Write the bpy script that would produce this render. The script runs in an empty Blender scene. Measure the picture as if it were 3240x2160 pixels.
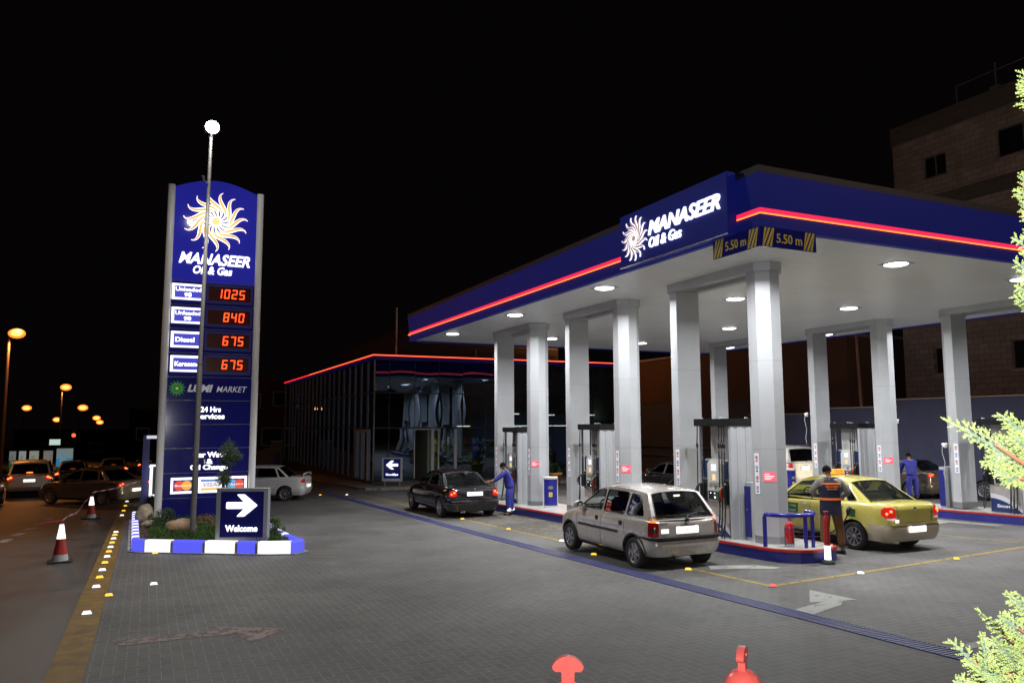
import bpy, bmesh, math, random
from mathutils import Vector, Matrix
from mathutils.bvhtree import BVHTree
from mathutils.geometry import tessellate_polygon
R = math.radians
rnd = random.Random(7)
C = bpy.context.scene
COL = C.collection

# ------------------------------------------------------------------ camera, world, light
cam = bpy.data.cameras.new('camera'); cam_o = bpy.data.objects.new('camera', cam); COL.objects.link(cam_o)
CH = 2.4
def cam_axes(yaw, pit, rol):
    cy, sy = math.cos(yaw), math.sin(yaw)
    fw = Vector((sy*math.cos(pit), cy*math.cos(pit), math.sin(pit)))
    r = Vector((cy, -sy, 0)); u = r.cross(fw)
    return r*math.cos(rol)+u*math.sin(rol), u*math.cos(rol)-r*math.sin(rol), fw
cr_, cu_, cf_ = cam_axes(R(25.02), R(6.106), R(-.187))
m = Matrix((cr_, cu_, -cf_)).transposed().to_4x4(); m.translation = Vector((0, 0, CH))
cam_o.matrix_world = m
cam.sensor_width = 36; cam.lens = 2450/3240*36; cam.clip_start = .05; cam.clip_end = 2000
C.camera = cam_o

W = bpy.data.worlds.new('World'); C.world = W; W.use_nodes = True
bg = W.node_tree.nodes['Background']; bg.inputs[0].default_value = (.0016, .0011, .0012, 1); bg.inputs[1].default_value = 1

C.view_settings.view_transform = 'Standard'; C.view_settings.look = 'None'
C.view_settings.exposure = 0; C.view_settings.gamma = 1
C.cycles.use_denoising = True
try: C.cycles.denoiser = 'OPENIMAGEDENOISE'
except Exception: pass
C.cycles.max_bounces = 8; C.cycles.diffuse_bounces = 3; C.cycles.glossy_bounces = 4
C.cycles.transparent_max_bounces = 16; C.cycles.sample_clamp_indirect = 4; C.cycles.sample_clamp_direct = 0
C.cycles.caustics_reflective = False; C.cycles.caustics_refractive = False

def light(name, kind, loc, watts, col, size=.1, rot=None, spot=None, blend=.5, spread=180):
    l = bpy.data.lights.new(name, kind); l.energy = watts; l.color = col
    if kind == 'AREA': l.shape = 'DISK'; l.size = size; l.spread = R(spread)
    else: l.shadow_soft_size = size
    if kind == 'SPOT': l.spot_size = spot; l.spot_blend = blend
    o = bpy.data.objects.new(name, l); COL.objects.link(o); o.location = loc
    if rot is not None: o.rotation_euler = rot
    return o
# the camera's own flash, which lights the conifer twigs and the red posts close by
light('camera_flash', 'POINT', (.05, -.05, CH+.16), 1100, (1, .98, .95), .03)

def gz(y): return -.02*y            # the whole place falls 2 % away from the camera

# ------------------------------------------------------------------ materials
MATS = {}
def srgb(r, g, b):
    f = lambda c: (c/255/12.92 if c/255 <= .04045 else ((c/255+.055)/1.055)**2.4)
    return (f(r), f(g), f(b), 1)
def mat(name, col=(.5, .5, .5), rough=.5, metal=0, emit=None, es=1, noise=0, nscale=6, bump=0, bscale=40, coat=0, spec=.5):
    if name in MATS: return MATS[name]
    m = bpy.data.materials.new(name); m.use_nodes = True; MATS[name] = m
    nt = m.node_tree; b = nt.nodes['Principled BSDF']
    b.inputs['Base Color'].default_value = (*col[:3], 1); b.inputs['Roughness'].default_value = rough
    b.inputs['Metallic'].default_value = metal; b.inputs['Coat Weight'].default_value = coat
    b.inputs['Specular IOR Level'].default_value = spec
    if coat: b.inputs['Coat Roughness'].default_value = .04
    if emit: b.inputs['Emission Color'].default_value = (*emit[:3], 1); b.inputs['Emission Strength'].default_value = es
    if noise or bump:
        tc = nt.nodes.new('ShaderNodeTexCoord')
    if noise:
        n = nt.nodes.new('ShaderNodeTexNoise'); n.inputs['Scale'].default_value = nscale; n.inputs['Detail'].default_value = 6
        nt.links.new(tc.outputs['Object'], n.inputs['Vector'])
        mp = nt.nodes.new('ShaderNodeMapRange'); mp.inputs['From Min'].default_value = .3; mp.inputs['From Max'].default_value = .7
        mp.inputs['To Min'].default_value = 1-noise; mp.inputs['To Max'].default_value = 1+noise
        nt.links.new(n.outputs['Fac'], mp.inputs['Value'])
        mx = nt.nodes.new('ShaderNodeVectorMath'); mx.operation = 'SCALE'; mx.inputs[0].default_value = col[:3]
        nt.links.new(mp.outputs['Result'], mx.inputs['Scale']); nt.links.new(mx.outputs[0], b.inputs['Base Color'])
        mr = nt.nodes.new('ShaderNodeMapRange'); mr.inputs['To Min'].default_value = max(.03, rough-.12); mr.inputs['To Max'].default_value = min(1, rough+.12)
        nt.links.new(n.outputs['Fac'], mr.inputs['Value']); nt.links.new(mr.outputs['Result'], b.inputs['Roughness'])
    if bump:
        n2 = nt.nodes.new('ShaderNodeTexNoise'); n2.inputs['Scale'].default_value = bscale; n2.inputs['Detail'].default_value = 4
        nt.links.new(tc.outputs['Object'], n2.inputs['Vector'])
        bp = nt.nodes.new('ShaderNodeBump'); bp.inputs['Strength'].default_value = bump; bp.inputs['Distance'].default_value = .02
        nt.links.new(n2.outputs['Fac'], bp.inputs['Height']); nt.links.new(bp.outputs[0], b.inputs['Normal'])
    return m
def emis(name, col, s):
    return mat(name, (.02, .02, .02), .6, emit=col, es=s)
def glassy(name, tint, gloss=.02, ior=1.5, boost=0.0, wave=0, gcol=(.9, .95, 1)):
    """thin pane: tinted see-through plus mirror reflection"""
    m = bpy.data.materials.new(name); m.use_nodes = True; MATS[name] = m
    nt = m.node_tree; nt.nodes.clear()
    o = nt.nodes.new('ShaderNodeOutputMaterial'); mx = nt.nodes.new('ShaderNodeMixShader')
    t = nt.nodes.new('ShaderNodeBsdfTransparent'); t.inputs[0].default_value = (*tint, 1)
    g = nt.nodes.new('ShaderNodeBsdfGlossy'); g.inputs['Roughness'].default_value = gloss; g.inputs['Color'].default_value = (*gcol, 1)
    f = nt.nodes.new('ShaderNodeFresnel'); f.inputs[0].default_value = ior
    a = nt.nodes.new('ShaderNodeMath'); a.operation = 'ADD'; a.inputs[1].default_value = boost; a.use_clamp = True
    nt.links.new(f.outputs[0], a.inputs[0]); nt.links.new(a.outputs[0], mx.inputs[0])
    nt.links.new(t.outputs[0], mx.inputs[1]); nt.links.new(g.outputs[0], mx.inputs[2]); nt.links.new(mx.outputs[0], o.inputs[0])
    if wave:
        tc = nt.nodes.new('ShaderNodeTexCoord'); n = nt.nodes.new('ShaderNodeTexNoise'); n.inputs['Scale'].default_value = .55; n.inputs['Detail'].default_value = 1
        nt.links.new(tc.outputs['Object'], n.inputs['Vector'])
        bp = nt.nodes.new('ShaderNodeBump'); bp.inputs['Strength'].default_value = 1; bp.inputs['Distance'].default_value = wave
        nt.links.new(n.outputs['Fac'], bp.inputs['Height']); nt.links.new(bp.outputs[0], g.inputs['Normal']); nt.links.new(bp.outputs[0], f.inputs['Normal'])
    return m
def brickmat(name, c1, c2, mortar, w, h, msize, rough=.75, rotz=0, noise=.25, bump=.3, plane='XY', offset=.5, nscale=.8, spec=.35):
    m = bpy.data.materials.new(name); m.use_nodes = True; MATS[name] = m
    nt = m.node_tree; b = nt.nodes['Principled BSDF']; b.inputs['Specular IOR Level'].default_value = spec
    g = nt.nodes.new('ShaderNodeNewGeometry'); mp = nt.nodes.new('ShaderNodeMapping'); mp.inputs['Rotation'].default_value = (0, 0, rotz)
    if plane == 'XY': nt.links.new(g.outputs['Position'], mp.inputs['Vector'])
    else:
        s = nt.nodes.new('ShaderNodeSeparateXYZ'); c = nt.nodes.new('ShaderNodeCombineXYZ'); nt.links.new(g.outputs['Position'], s.inputs[0])
        nt.links.new(s.outputs['Y' if plane == 'YZ' else 'X'], c.inputs['X']); nt.links.new(s.outputs['Z'], c.inputs['Y']); nt.links.new(c.outputs[0], mp.inputs['Vector'])
    br = nt.nodes.new('ShaderNodeTexBrick'); br.inputs['Scale'].default_value = 1; br.offset = offset
    br.inputs['Color1'].default_value = (*c1, 1); br.inputs['Color2'].default_value = (*c2, 1); br.inputs['Mortar'].default_value = (*mortar, 1)
    br.inputs['Brick Width'].default_value = w; br.inputs['Row Height'].default_value = h; br.inputs['Mortar Size'].default_value = msize
    br.inputs['Mortar Smooth'].default_value = .3
    nt.links.new(mp.outputs[0], br.inputs['Vector'])
    n = nt.nodes.new('ShaderNodeTexNoise'); n.inputs['Scale'].default_value = nscale; n.inputs['Detail'].default_value = 8; n.inputs['Roughness'].default_value = .62
    nt.links.new(g.outputs['Position'], n.inputs['Vector'])
    r = nt.nodes.new('ShaderNodeMapRange'); r.inputs['From Min'].default_value = .3; r.inputs['From Max'].default_value = .7
    r.inputs['To Min'].default_value = 1-noise; r.inputs['To Max'].default_value = 1+noise
    nt.links.new(n.outputs['Fac'], r.inputs['Value'])
    v = nt.nodes.new('ShaderNodeVectorMath'); v.operation = 'SCALE'
    nt.links.new(br.outputs['Color'], v.inputs[0]); nt.links.new(r.outputs['Result'], v.inputs['Scale']); nt.links.new(v.outputs[0], b.inputs['Base Color'])
    rr = nt.nodes.new('ShaderNodeMapRange'); rr.inputs['To Min'].default_value = rough-.15; rr.inputs['To Max'].default_value = rough+.12
    nt.links.new(n.outputs['Fac'], rr.inputs['Value']); nt.links.new(rr.outputs['Result'], b.inputs['Roughness'])
    if bump:
        n3 = nt.nodes.new('ShaderNodeTexNoise'); n3.inputs['Scale'].default_value = 60; nt.links.new(g.outputs['Position'], n3.inputs['Vector'])
        ad = nt.nodes.new('ShaderNodeMath'); ad.operation = 'MULTIPLY_ADD'; ad.inputs[1].default_value = .4
        iv = nt.nodes.new('ShaderNodeMath'); iv.operation = 'SUBTRACT'; iv.inputs[0].default_value = 1
        nt.links.new(br.outputs['Fac'], iv.inputs[1]); nt.links.new(n3.outputs['Fac'], ad.inputs[0]); nt.links.new(iv.outputs[0], ad.inputs[2])
        bp = nt.nodes.new('ShaderNodeBump'); bp.inputs['Strength'].default_value = bump; bp.inputs['Distance'].default_value = .008
        nt.links.new(ad.outputs[0], bp.inputs['Height']); nt.links.new(bp.outputs[0], b.inputs['Normal'])
    return m
def worn(name, col, base=.5, scale=3, rough=.7):
    """worn paint: breaks up to see-through where it has rubbed off"""
    m = bpy.data.materials.new(name); m.use_nodes = True; MATS[name] = m
    nt = m.node_tree; b = nt.nodes['Principled BSDF']; b.inputs['Base Color'].default_value = (*col, 1); b.inputs['Roughness'].default_value = rough
    g = nt.nodes.new('ShaderNodeNewGeometry'); n = nt.nodes.new('ShaderNodeTexNoise'); n.inputs['Scale'].default_value = scale; n.inputs['Detail'].default_value = 10; n.inputs['Roughness'].default_value = .75
    nt.links.new(g.outputs['Position'], n.inputs['Vector'])
    r = nt.nodes.new('ShaderNodeMapRange'); r.inputs['From Min'].default_value = .66-base*.42; r.inputs['From Max'].default_value = .80-base*.42
    nt.links.new(n.outputs['Fac'], r.inputs['Value']); nt.links.new(r.outputs['Result'], b.inputs['Alpha'])
    return m

# ------------------------------------------------------------------ geometry buffer
class MB:
    def __init__(s): s.v = []; s.f = []; s.mi = []; s.sm = []
    def add(s, vs, fs, mi=0, smooth=False):
        o = len(s.v); s.v += [tuple(v) for v in vs]; s.f += [tuple(i+o for i in f) for f in fs]; s.mi += [mi]*len(fs); s.sm += [smooth]*len(fs)
        return s
    def box(s, c, d, rz=0, mi=0, M=None, bev=0):
        x, y, z = d[0]/2, d[1]/2, d[2]/2
        if bev:
            b = min(bev, x*.9, y*.9, z*.9); pts = []
            bm = bmesh.new(); bmesh.ops.create_cube(bm, size=1)
            for v in bm.verts: v.co = Vector((v.co.x*2*x, v.co.y*2*y, v.co.z*2*z))
            bmesh.ops.bevel(bm, geom=bm.edges[:], offset=b, segments=2, affect='EDGES')
            vs = [v.co.copy() for v in bm.verts]; bm.verts.index_update(); fs = [[v.index for v in f.verts] for f in bm.faces]; bm.free()
        else:
            vs = [Vector((a*x, b*y, e*z)) for a in (-1, 1) for b in (-1, 1) for e in (-1, 1)]
            fs = [(0, 1, 3, 2), (4, 6, 7, 5), (0, 4, 5, 1), (2, 3, 7, 6), (0, 2, 6, 4), (1, 5, 7, 3)]
        Rm = M or Matrix.Rotation(rz, 3, 'Z')
        return s.add([Rm @ v + Vector(c) for v in vs], fs, mi)
    def b2(s, x0, x1, y0, y1, z0, z1, mi=0, bev=0):
        return s.box(((x0+x1)/2, (y0+y1)/2, (z0+z1)/2), (abs(x1-x0), abs(y1-y0), abs(z1-z0)), mi=mi, bev=bev)
    def cyl(s, p0, p1, r0, r1=None, n=16, mi=0, caps=True, smooth=True):
        r1 = r0 if r1 is None else r1; p0, p1 = Vector(p0), Vector(p1); d = (p1-p0).normalized()
        a = d.orthogonal().normalized(); b = d.cross(a); vs = []
        for p, r in ((p0, r0), (p1, r1)):
            for i in range(n):
                t = 2*math.pi*i/n; vs.append(p+(a*math.cos(t)+b*math.sin(t))*r)
        fs = [(i, (i+1) % n, n+(i+1) % n, n+i) for i in range(n)]
        s.add(vs, fs, mi, smooth)
        if caps: s.add(vs[:n], [tuple(range(n))[::-1]], mi); s.add(vs[n:], [tuple(range(n))], mi)
        return s
    def tube(s, pts, r, n=8, mi=0, closed=False, caps=True):
        pts = [Vector(p) for p in pts]; k = len(pts); rs = r if isinstance(r, (list, tuple)) else [r]*k; vs = []; ref = None
        for i, p in enumerate(pts):
            if closed: d = pts[(i+1) % k]-pts[i-1]
            else: d = pts[min(i+1, k-1)]-pts[max(i-1, 0)]
            d.normalize()
            if ref is None: ref = d.orthogonal().normalized()
            else: ref = (ref-d*ref.dot(d)).normalized()
            b = d.cross(ref)
            for j in range(n):
                t = 2*math.pi*j/n; vs.append(p+(ref*math.cos(t)+b*math.sin(t))*rs[i])
        fs = []
        for i in range(k if closed else k-1):
            a0, b0 = i*n, ((i+1) % k)*n
            fs += [(a0+j, a0+(j+1) % n, b0+(j+1) % n, b0+j) for j in range(n)]
        s.add(vs, fs, mi, True)
        if caps and not closed: s.add(vs[:n], [tuple(range(n))[::-1]], mi); s.add(vs[-n:], [tuple(range(n))], mi)
        return s
    def prism(s, poly, z0, z1, mi=0, f=None, holes=(), sidemi=None, smooth=False):
        """2-D polygon (with holes) extruded; f maps (x, y, z) to the final point"""
        f = f or (lambda x, y, z: (x, y, z)); loops = [list(poly)]+[list(h) for h in holes]
        tris = tessellate_polygon([[Vector((x, y, 0)) for x, y in l] for l in loops]); flat = [p for l in loops for p in l]
        for z, rev in ((z0, False), (z1, True)):
            s.add([f(x, y, z) for x, y in flat], [tuple(t) if rev else tuple(t)[::-1] for t in tris], mi)
        if abs(z1-z0) > 1e-6:
            for l in loops:
                k = len(l); vs = [f(x, y, z0) for x, y in l]+[f(x, y, z1) for x, y in l]
                s.add(vs, [(i, (i+1) % k, k+(i+1) % k, k+i) for i in range(k)], mi if sidemi is None else sidemi, smooth)
        return s
    def sheet(s, poly, f, mi=0, holes=()):
        loops = [list(poly)]+[list(h) for h in holes]
        tris = tessellate_polygon([[Vector((x, y, 0)) for x, y in l] for l in loops]); flat = [p for l in loops for p in l]
        return s.add([f(x, y) for x, y in flat], [tuple(t) for t in tris], mi)
    def grid(s, fn, nu, nv, mi=0, smooth=True, cell=None):
        vs = [fn(i/nu, j/nv) for i in range(nu+1) for j in range(nv+1)]; o = len(s.v); s.v += [tuple(v) for v in vs]
        for i in range(nu):
            for j in range(nv):
                k = i*(nv+1)+j; mm = mi if cell is None else cell(i, j)
                if mm is None: continue
                s.f.append((o+k, o+k+nv+1, o+k+nv+2, o+k+1)); s.mi.append(mm); s.sm.append(smooth)
        return s
    def lathe(s, prof, c=(0, 0, 0), n=24, mi=0, M=None):
        M = M or Matrix.Identity(3); c = Vector(c); k = len(prof); vs = []
        for i in range(n):
            t = 2*math.pi*i/n
            for r, z in prof: vs.append(c+M @ Vector((r*math.cos(t), r*math.sin(t), z)))
        fs = [(i*k+j, ((i+1) % n)*k+j, ((i+1) % n)*k+j+1, i*k+j+1) for i in range(n) for j in range(k-1)]
        return s.add(vs, fs, mi, True)
    def ball(s, c, r, n=12, mi=0, M=None):
        r = r if isinstance(r, (tuple, list)) else (r, r, r); k = n//2+1
        M = M or Matrix.Identity(3); vs = []
        for i in range(n):
            for j in range(k+1):
                t, p = 2*math.pi*i/n, math.pi*j/k-math.pi/2
                vs.append(Vector(c)+M @ Vector((r[0]*math.cos(p)*math.cos(t), r[1]*math.cos(p)*math.sin(t), r[2]*math.sin(p))))
        fs = [(i*(k+1)+j, ((i+1) % n)*(k+1)+j, ((i+1) % n)*(k+1)+j+1, i*(k+1)+j+1) for i in range(n) for j in range(k)]
        return s.add(vs, fs, mi, True)
    def mesh(s, name, mats, weld=0):
        me = bpy.data.meshes.new(name); me.from_pydata(s.v, [], s.f)
        for mm in (mats if isinstance(mats, (list, tuple)) else [mats]): me.materials.append(mm)
        me.polygons.foreach_set('material_index', s.mi); me.polygons.foreach_set('use_smooth', s.sm)
        bm = bmesh.new(); bm.from_mesh(me)
        if weld: bmesh.ops.remove_doubles(bm, verts=bm.verts, dist=weld)
        bmesh.ops.recalc_face_normals(bm, faces=bm.faces); bm.to_mesh(me); bm.free(); me.update()
        return me
    def build(s, name, mats, parent=None, weld=0, loc=None):
        o = bpy.data.objects.new(name, s.mesh(name, mats, weld)); COL.objects.link(o)
        if parent is not None: o.parent = parent
        if loc is not None: o.location = loc
        return o
def tag(o, label, cat, group=None, kind=None):
    if label: o['label'] = label
    if cat: o['category'] = cat
    if group: o['group'] = group
    if kind: o['kind'] = kind
    return o
def struct(o): o['kind'] = 'structure'; return o
def thing(name, label, cat, loc=(0, 0, 0), rz=0, group=None):
    o = bpy.data.objects.new(name, None); COL.objects.link(o); o.empty_display_size = .2
    o.location = loc; o.rotation_euler = (0, 0, rz)
    return tag(o, label, cat, group)
def copy_tree(o, parent=None):
    c = o.copy(); COL.objects.link(c)
    if parent is not None: c.parent = parent
    for ch in list(o.children): copy_tree(ch, c)
    return c
def dup(o, loc, label, rz=None):
    c = copy_tree(o); c.location = loc; c['label'] = label
    if rz is not None: c.rotation_euler = (0, 0, rz)
    return c

_tc = {}
def text_mesh(body, bold=0, shear=0, space=1):
    k = (body, bold, shear, space)
    if k in _tc: return _tc[k]
    cu = bpy.data.curves.new('t', 'FONT'); cu.body = body; cu.offset = bold; cu.shear = shear; cu.fill_mode = 'BOTH'; cu.resolution_u = 3; cu.space_character = space
    o = bpy.data.objects.new('t', cu); COL.objects.link(o); bpy.context.view_layer.update()
    me = bpy.data.meshes.new_from_object(o.evaluated_get(bpy.context.evaluated_depsgraph_get()))
    vs = [v.co.copy() for v in me.vertices]; fs = [tuple(p.vertices) for p in me.polygons]
    bpy.data.objects.remove(o); bpy.data.curves.remove(cu); bpy.data.meshes.remove(me)
    x0, x1 = min(v.x for v in vs), max(v.x for v in vs); y0, y1 = min(v.y for v in vs), max(v.y for v in vs)
    vs = [((v.x-x0)/(x1-x0), (v.y-y0)/(y1-y0)) for v in vs]
    # boundary edges give the sides of the letters
    ed = {}
    for f in fs:
        for i in range(len(f)):
            e = (f[i], f[(i+1) % len(f)]); ed[tuple(sorted(e))] = ed.get(tuple(sorted(e)), 0)+1
    bd = [e for e, n in ed.items() if n == 1]
    _tc[k] = (vs, fs, bd, (x1-x0)/(y1-y0)); return _tc[k]
def put_text(mb, body, O, ux, uz, w, h, d=.01, bold=.0, shear=0, mi=0, space=1, side=None):
    """text fitted to a w x h rectangle whose lower left corner is O; ux right, uz up; d = how far it stands out"""
    vs, fs, bd, asp = text_mesh(body, bold, shear, space); O, ux, uz = Vector(O), Vector(ux), Vector(uz); n = ux.cross(uz)
    if w is None: w = h*asp
    back = [O+ux*(x*w)+uz*(y*h)+n*.001 for x, y in vs]; fr = [p+n*d for p in back]; k = len(vs)
    mb.add(fr, fs, mi); mb.add(back+fr, [(a, b, b+k, a+k) for a, b in bd], mi if side is None else side)
    return w
def round_poly(pts, r, n=4):
    out = []; k = len(pts)
    for i in range(k):
        p = Vector(pts[i]).to_2d() if len(pts[i]) > 1 else None; a = Vector(pts[i-1]); b = Vector(pts[(i+1) % k]); p = Vector(pts[i])
        da, db = (a-p), (b-p); rr = min(r if not isinstance(r, (list, tuple)) else r[i], da.length*.45, db.length*.45)
        s, e = p+da.normalized()*rr, p+db.normalized()*rr
        for j in range(n+1):
            t = j/n; q = s*(1-t)**2+p*2*t*(1-t)+e*t*t; out.append((q.x, q.y))
    return out
def fr(O, ux, uz):
    """maps plane coordinates (x, y, depth) into space"""
    O, ux, uz = Vector(O), Vector(ux), Vector(uz); n = ux.cross(uz)
    return lambda x, y, z=0: tuple(O+ux*x+uz*y+n*z)
def sun_ray(k, n, r0, r1, wd):
    """one curled flame of the sun emblem as a 2-D polygon"""
    a0 = 2*math.pi*k/n+.12; C_ = []; N = 14; u = Vector((math.cos(a0), math.sin(a0))); v = Vector((-math.sin(a0), math.cos(a0)))
    for i in range(N+1):
        t = i/N; s = (r0+(r1-r0)*t)/r1; C_.append(u*(s*r1)-v*(r1*.30*math.sin(math.pi*s/.68)*max(0, 1-s)**.6))
    L, Rr = [], []
    for i, c in enumerate(C_):
        t = i/N; d = (C_[min(i+1, N)]-C_[max(i-1, 0)]).normalized(); tn = Vector((-d.y, d.x))
        w = wd*(.30+.70*math.sin(math.pi*min(1, t*1.05))**1.1 if t < .5 else max(.04, math.sin(math.pi*min(1, t*1.0))**.9))
        L.append(c+tn*w); Rr.append(c-tn*w)
    return [(p.x, p.y) for p in L+Rr[::-1]]
def herring(name, c1, c2, joint, w, js, rough=.75, noise=.3):
    """90 degree herringbone of 2:1 pavers in world coordinates"""
    m = bpy.data.materials.new(name); m.use_nodes = True; MATS[name] = m; nt = m.node_tree; b = nt.nodes['Principled BSDF']; b.inputs['Specular IOR Level'].default_value = .35
    def M(op, a, c=None, d=None, clamp=False):
        n = nt.nodes.new('ShaderNodeMath'); n.operation = op; n.use_clamp = clamp
        for i, q in enumerate((a, c, d)):
            if q is None: continue
            if isinstance(q, (int, float)): n.inputs[i].default_value = q
            else: nt.links.new(q, n.inputs[i])
        return n.outputs[0]
    g = nt.nodes.new('ShaderNodeNewGeometry'); s = nt.nodes.new('ShaderNodeSeparateXYZ'); nt.links.new(g.outputs['Position'], s.inputs[0])
    X, Y = M('DIVIDE', s.outputs['X'], w), M('DIVIDE', s.outputs['Y'], w)
    i, j = M('FLOOR', X), M('FLOOR', Y); fx, fy = M('SUBTRACT', X, i), M('SUBTRACT', Y, j)
    mm = M('FLOORED_MODULO', M('SUBTRACT', i, j), 4)
    eq = lambda k: M('COMPARE', mm, float(k), .1)
    e0, e1, e2, e3 = eq(0), eq(1), eq(2), eq(3)
    d = M('MINIMUM', M('MINIMUM', M('MULTIPLY_ADD', e1, 9, fx), M('MULTIPLY_ADD', e0, 9, M('SUBTRACT', 1, fx))), M('MINIMUM', M('MULTIPLY_ADD', e2, 9, fy), M('MULTIPLY_ADD', e3, 9, M('SUBTRACT', 1, fy))))
    jt = M('SUBTRACT', 1, M('DIVIDE', M('SUBTRACT', d, js*.5), js), clamp=True)
    cb = nt.nodes.new('ShaderNodeCombineXYZ'); nt.links.new(M('SUBTRACT', i, e1), cb.inputs[0]); nt.links.new(M('ADD', j, e3), cb.inputs[1])
    wn = nt.nodes.new('ShaderNodeTexWhiteNoise'); nt.links.new(cb.outputs[0], wn.inputs['Vector'])
    mx = nt.nodes.new('ShaderNodeMix'); mx.data_type = 'RGBA'; nt.links.new(wn.outputs['Value'], mx.inputs[0]); mx.inputs[6].default_value = (*c1, 1); mx.inputs[7].default_value = (*c2, 1)
    m2 = nt.nodes.new('ShaderNodeMix'); m2.data_type = 'RGBA'; nt.links.new(jt, m2.inputs[0]); nt.links.new(mx.outputs[2], m2.inputs[6]); m2.inputs[7].default_value = (*joint, 1)
    n = nt.nodes.new('ShaderNodeTexNoise'); n.inputs['Scale'].default_value = .7; n.inputs['Detail'].default_value = 9; n.inputs['Roughness'].default_value = .65; nt.links.new(g.outputs['Position'], n.inputs['Vector'])
    r = nt.nodes.new('ShaderNodeMapRange'); r.inputs['From Min'].default_value = .3; r.inputs['From Max'].default_value = .7; r.inputs['To Min'].default_value = 1-noise; r.inputs['To Max'].default_value = 1+noise; nt.links.new(n.outputs['Fac'], r.inputs['Value'])
    v = nt.nodes.new('ShaderNodeVectorMath'); v.operation = 'SCALE'; nt.links.new(m2.outputs[2], v.inputs[0]); nt.links.new(r.outputs['Result'], v.inputs['Scale']); nt.links.new(v.outputs[0], b.inputs['Base Color'])
    r2 = nt.nodes.new('ShaderNodeMapRange'); r2.inputs['To Min'].default_value = rough-.15; r2.inputs['To Max'].default_value = rough+.15; nt.links.new(n.outputs['Fac'], r2.inputs['Value']); nt.links.new(r2.outputs['Result'], b.inputs['Roughness'])
    s1 = nt.nodes.new('ShaderNodeTexNoise'); s1.inputs['Scale'].default_value = 2.3; s1.inputs['Detail'].default_value = 5; nt.links.new(g.outputs['Position'], s1.inputs['Vector'])
    s2 = nt.nodes.new('ShaderNodeTexNoise'); s2.inputs['Scale'].default_value = .22; s2.inputs['Detail'].default_value = 3; nt.links.new(g.outputs['Position'], s2.inputs['Vector'])
    drip = M('SUBTRACT', 1, M('MULTIPLY', M('MULTIPLY', M('SUBTRACT', s1.outputs['Fac'], .62), 6, clamp=True), .32)); patch = M('MULTIPLY_ADD', s2.outputs['Fac'], .7, .66)
    v2 = nt.nodes.new('ShaderNodeVectorMath'); v2.operation = 'SCALE'; nt.links.new(v.outputs[0], v2.inputs[0]); nt.links.new(M('MULTIPLY', drip, patch), v2.inputs['Scale']); nt.links.new(v2.outputs[0], b.inputs['Base Color'])
    n3 = nt.nodes.new('ShaderNodeTexNoise'); n3.inputs['Scale'].default_value = 70; nt.links.new(g.outputs['Position'], n3.inputs['Vector'])
    bp = nt.nodes.new('ShaderNodeBump'); bp.inputs['Strength'].default_value = .35; bp.inputs['Distance'].default_value = .006
    nt.links.new(M('SUBTRACT', M('MULTIPLY', n3.outputs['Fac'], .5), jt), bp.inputs['Height']); nt.links.new(bp.outputs[0], b.inputs['Normal'])
    return m
def bw(mb, name, mats, parent=None, weld=0):
    """build from world coordinates under a thing"""
    o = mb.build(name, mats, parent, weld)
    if parent is not None and parent.type == 'EMPTY': o.matrix_parent_inverse = Matrix.Translation(-Vector(parent.location))
    return o

# ------------------------------------------------------------------ shared materials
blue_paint = mat('blue_paint', (.018, .02, .19), .35, noise=.08, nscale=2)
blue_panel = mat('blue_panel', (.010, .011, .125), .1, spec=.4, emit=(.008, .008, .09), es=.2)
blue_lit = mat('blue_lit', (.016, .015, .15), .06, emit=(.012, .013, .21), es=1)
silver = mat('silver_cladding', (.48, .49, .51), .46, metal=.15, noise=.07, nscale=1.3)
silver_d = mat('silver_dark', (.30, .30, .31), .35, metal=.6, noise=.06)
steel = mat('steel', (.55, .55, .57), .22, metal=1)
black = mat('black_plastic', (.012, .012, .013), .4)
rubber = mat('rubber', (.016, .016, .017), .75)
red_paint = mat('red_paint', (.42, .02, .015), .4, noise=.1)
red_plastic = mat('red_plastic', (.75, .115, .10), .32, noise=.06, nscale=20, bump=.05)
white_paint = mat('white_paint', (.75, .75, .75), .4)
white_glow = emis('white_letters', (1, .98, .93), 2.2)
blue_glow = emis('blue_white_letters', (.8, .84, 1), 1.8)
grey_letter = mat('grey_letters', (.55, .56, .6), .4)
red_glow = emis('neon_red', (1, .015, .075), 1.3)
orange_glow = emis('neon_core', (1, .19, .03), 2.6)
led_glow = emis('led_digits', (1, .06, .01), 2.8)
led_halo = emis('led_halo', (.9, .03, .01), .8)
yellow_paint = mat('yellow_paint', (.55, .38, .03), .55)
reflect_w = emis('reflector_white', (1, .97, 1), 1.7)  # reflectors emit, standing in for the flash they throw back
reflect_y = emis('reflector_amber', (1, .55, .03), 1.6)
reflect_r = emis('reflector_red', (1, .12, .08), 1.1)
concrete = mat('concrete', (.26, .25, .23), .8, noise=.2, nscale=3, bump=.3)
skin_m = mat('skin', (.27, .13, .075), .55, noise=.06, nscale=30)
leafy = mat('leaf_green', (.045, .085, .02), .6, noise=.3, nscale=9)

# ------------------------------------------------------------------ ground
pavers = herring('pavers', (.089, .086, .084), (.108, .104, .100), (.175, .170, .163), .115, .045, .72, .32)
asphalt = mat('asphalt', (.06, .056, .053), .48, noise=.35, nscale=1.1, bump=.5, bscale=90)
far_ground = mat('dark_ground', (.05, .045, .04), .9, noise=.3, nscale=.3)
def flat(pts, dz): return lambda x, y: (x, y, gz(y)+dz)
def ground_sheet(name, pts, dz, m):
    return MB().sheet(pts, flat(pts, dz)).build(name, m)
struct(ground_sheet('ground', [(-700, -80), (700, -80), (700, 900), (-700, 900)], -.10, far_ground))
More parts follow.
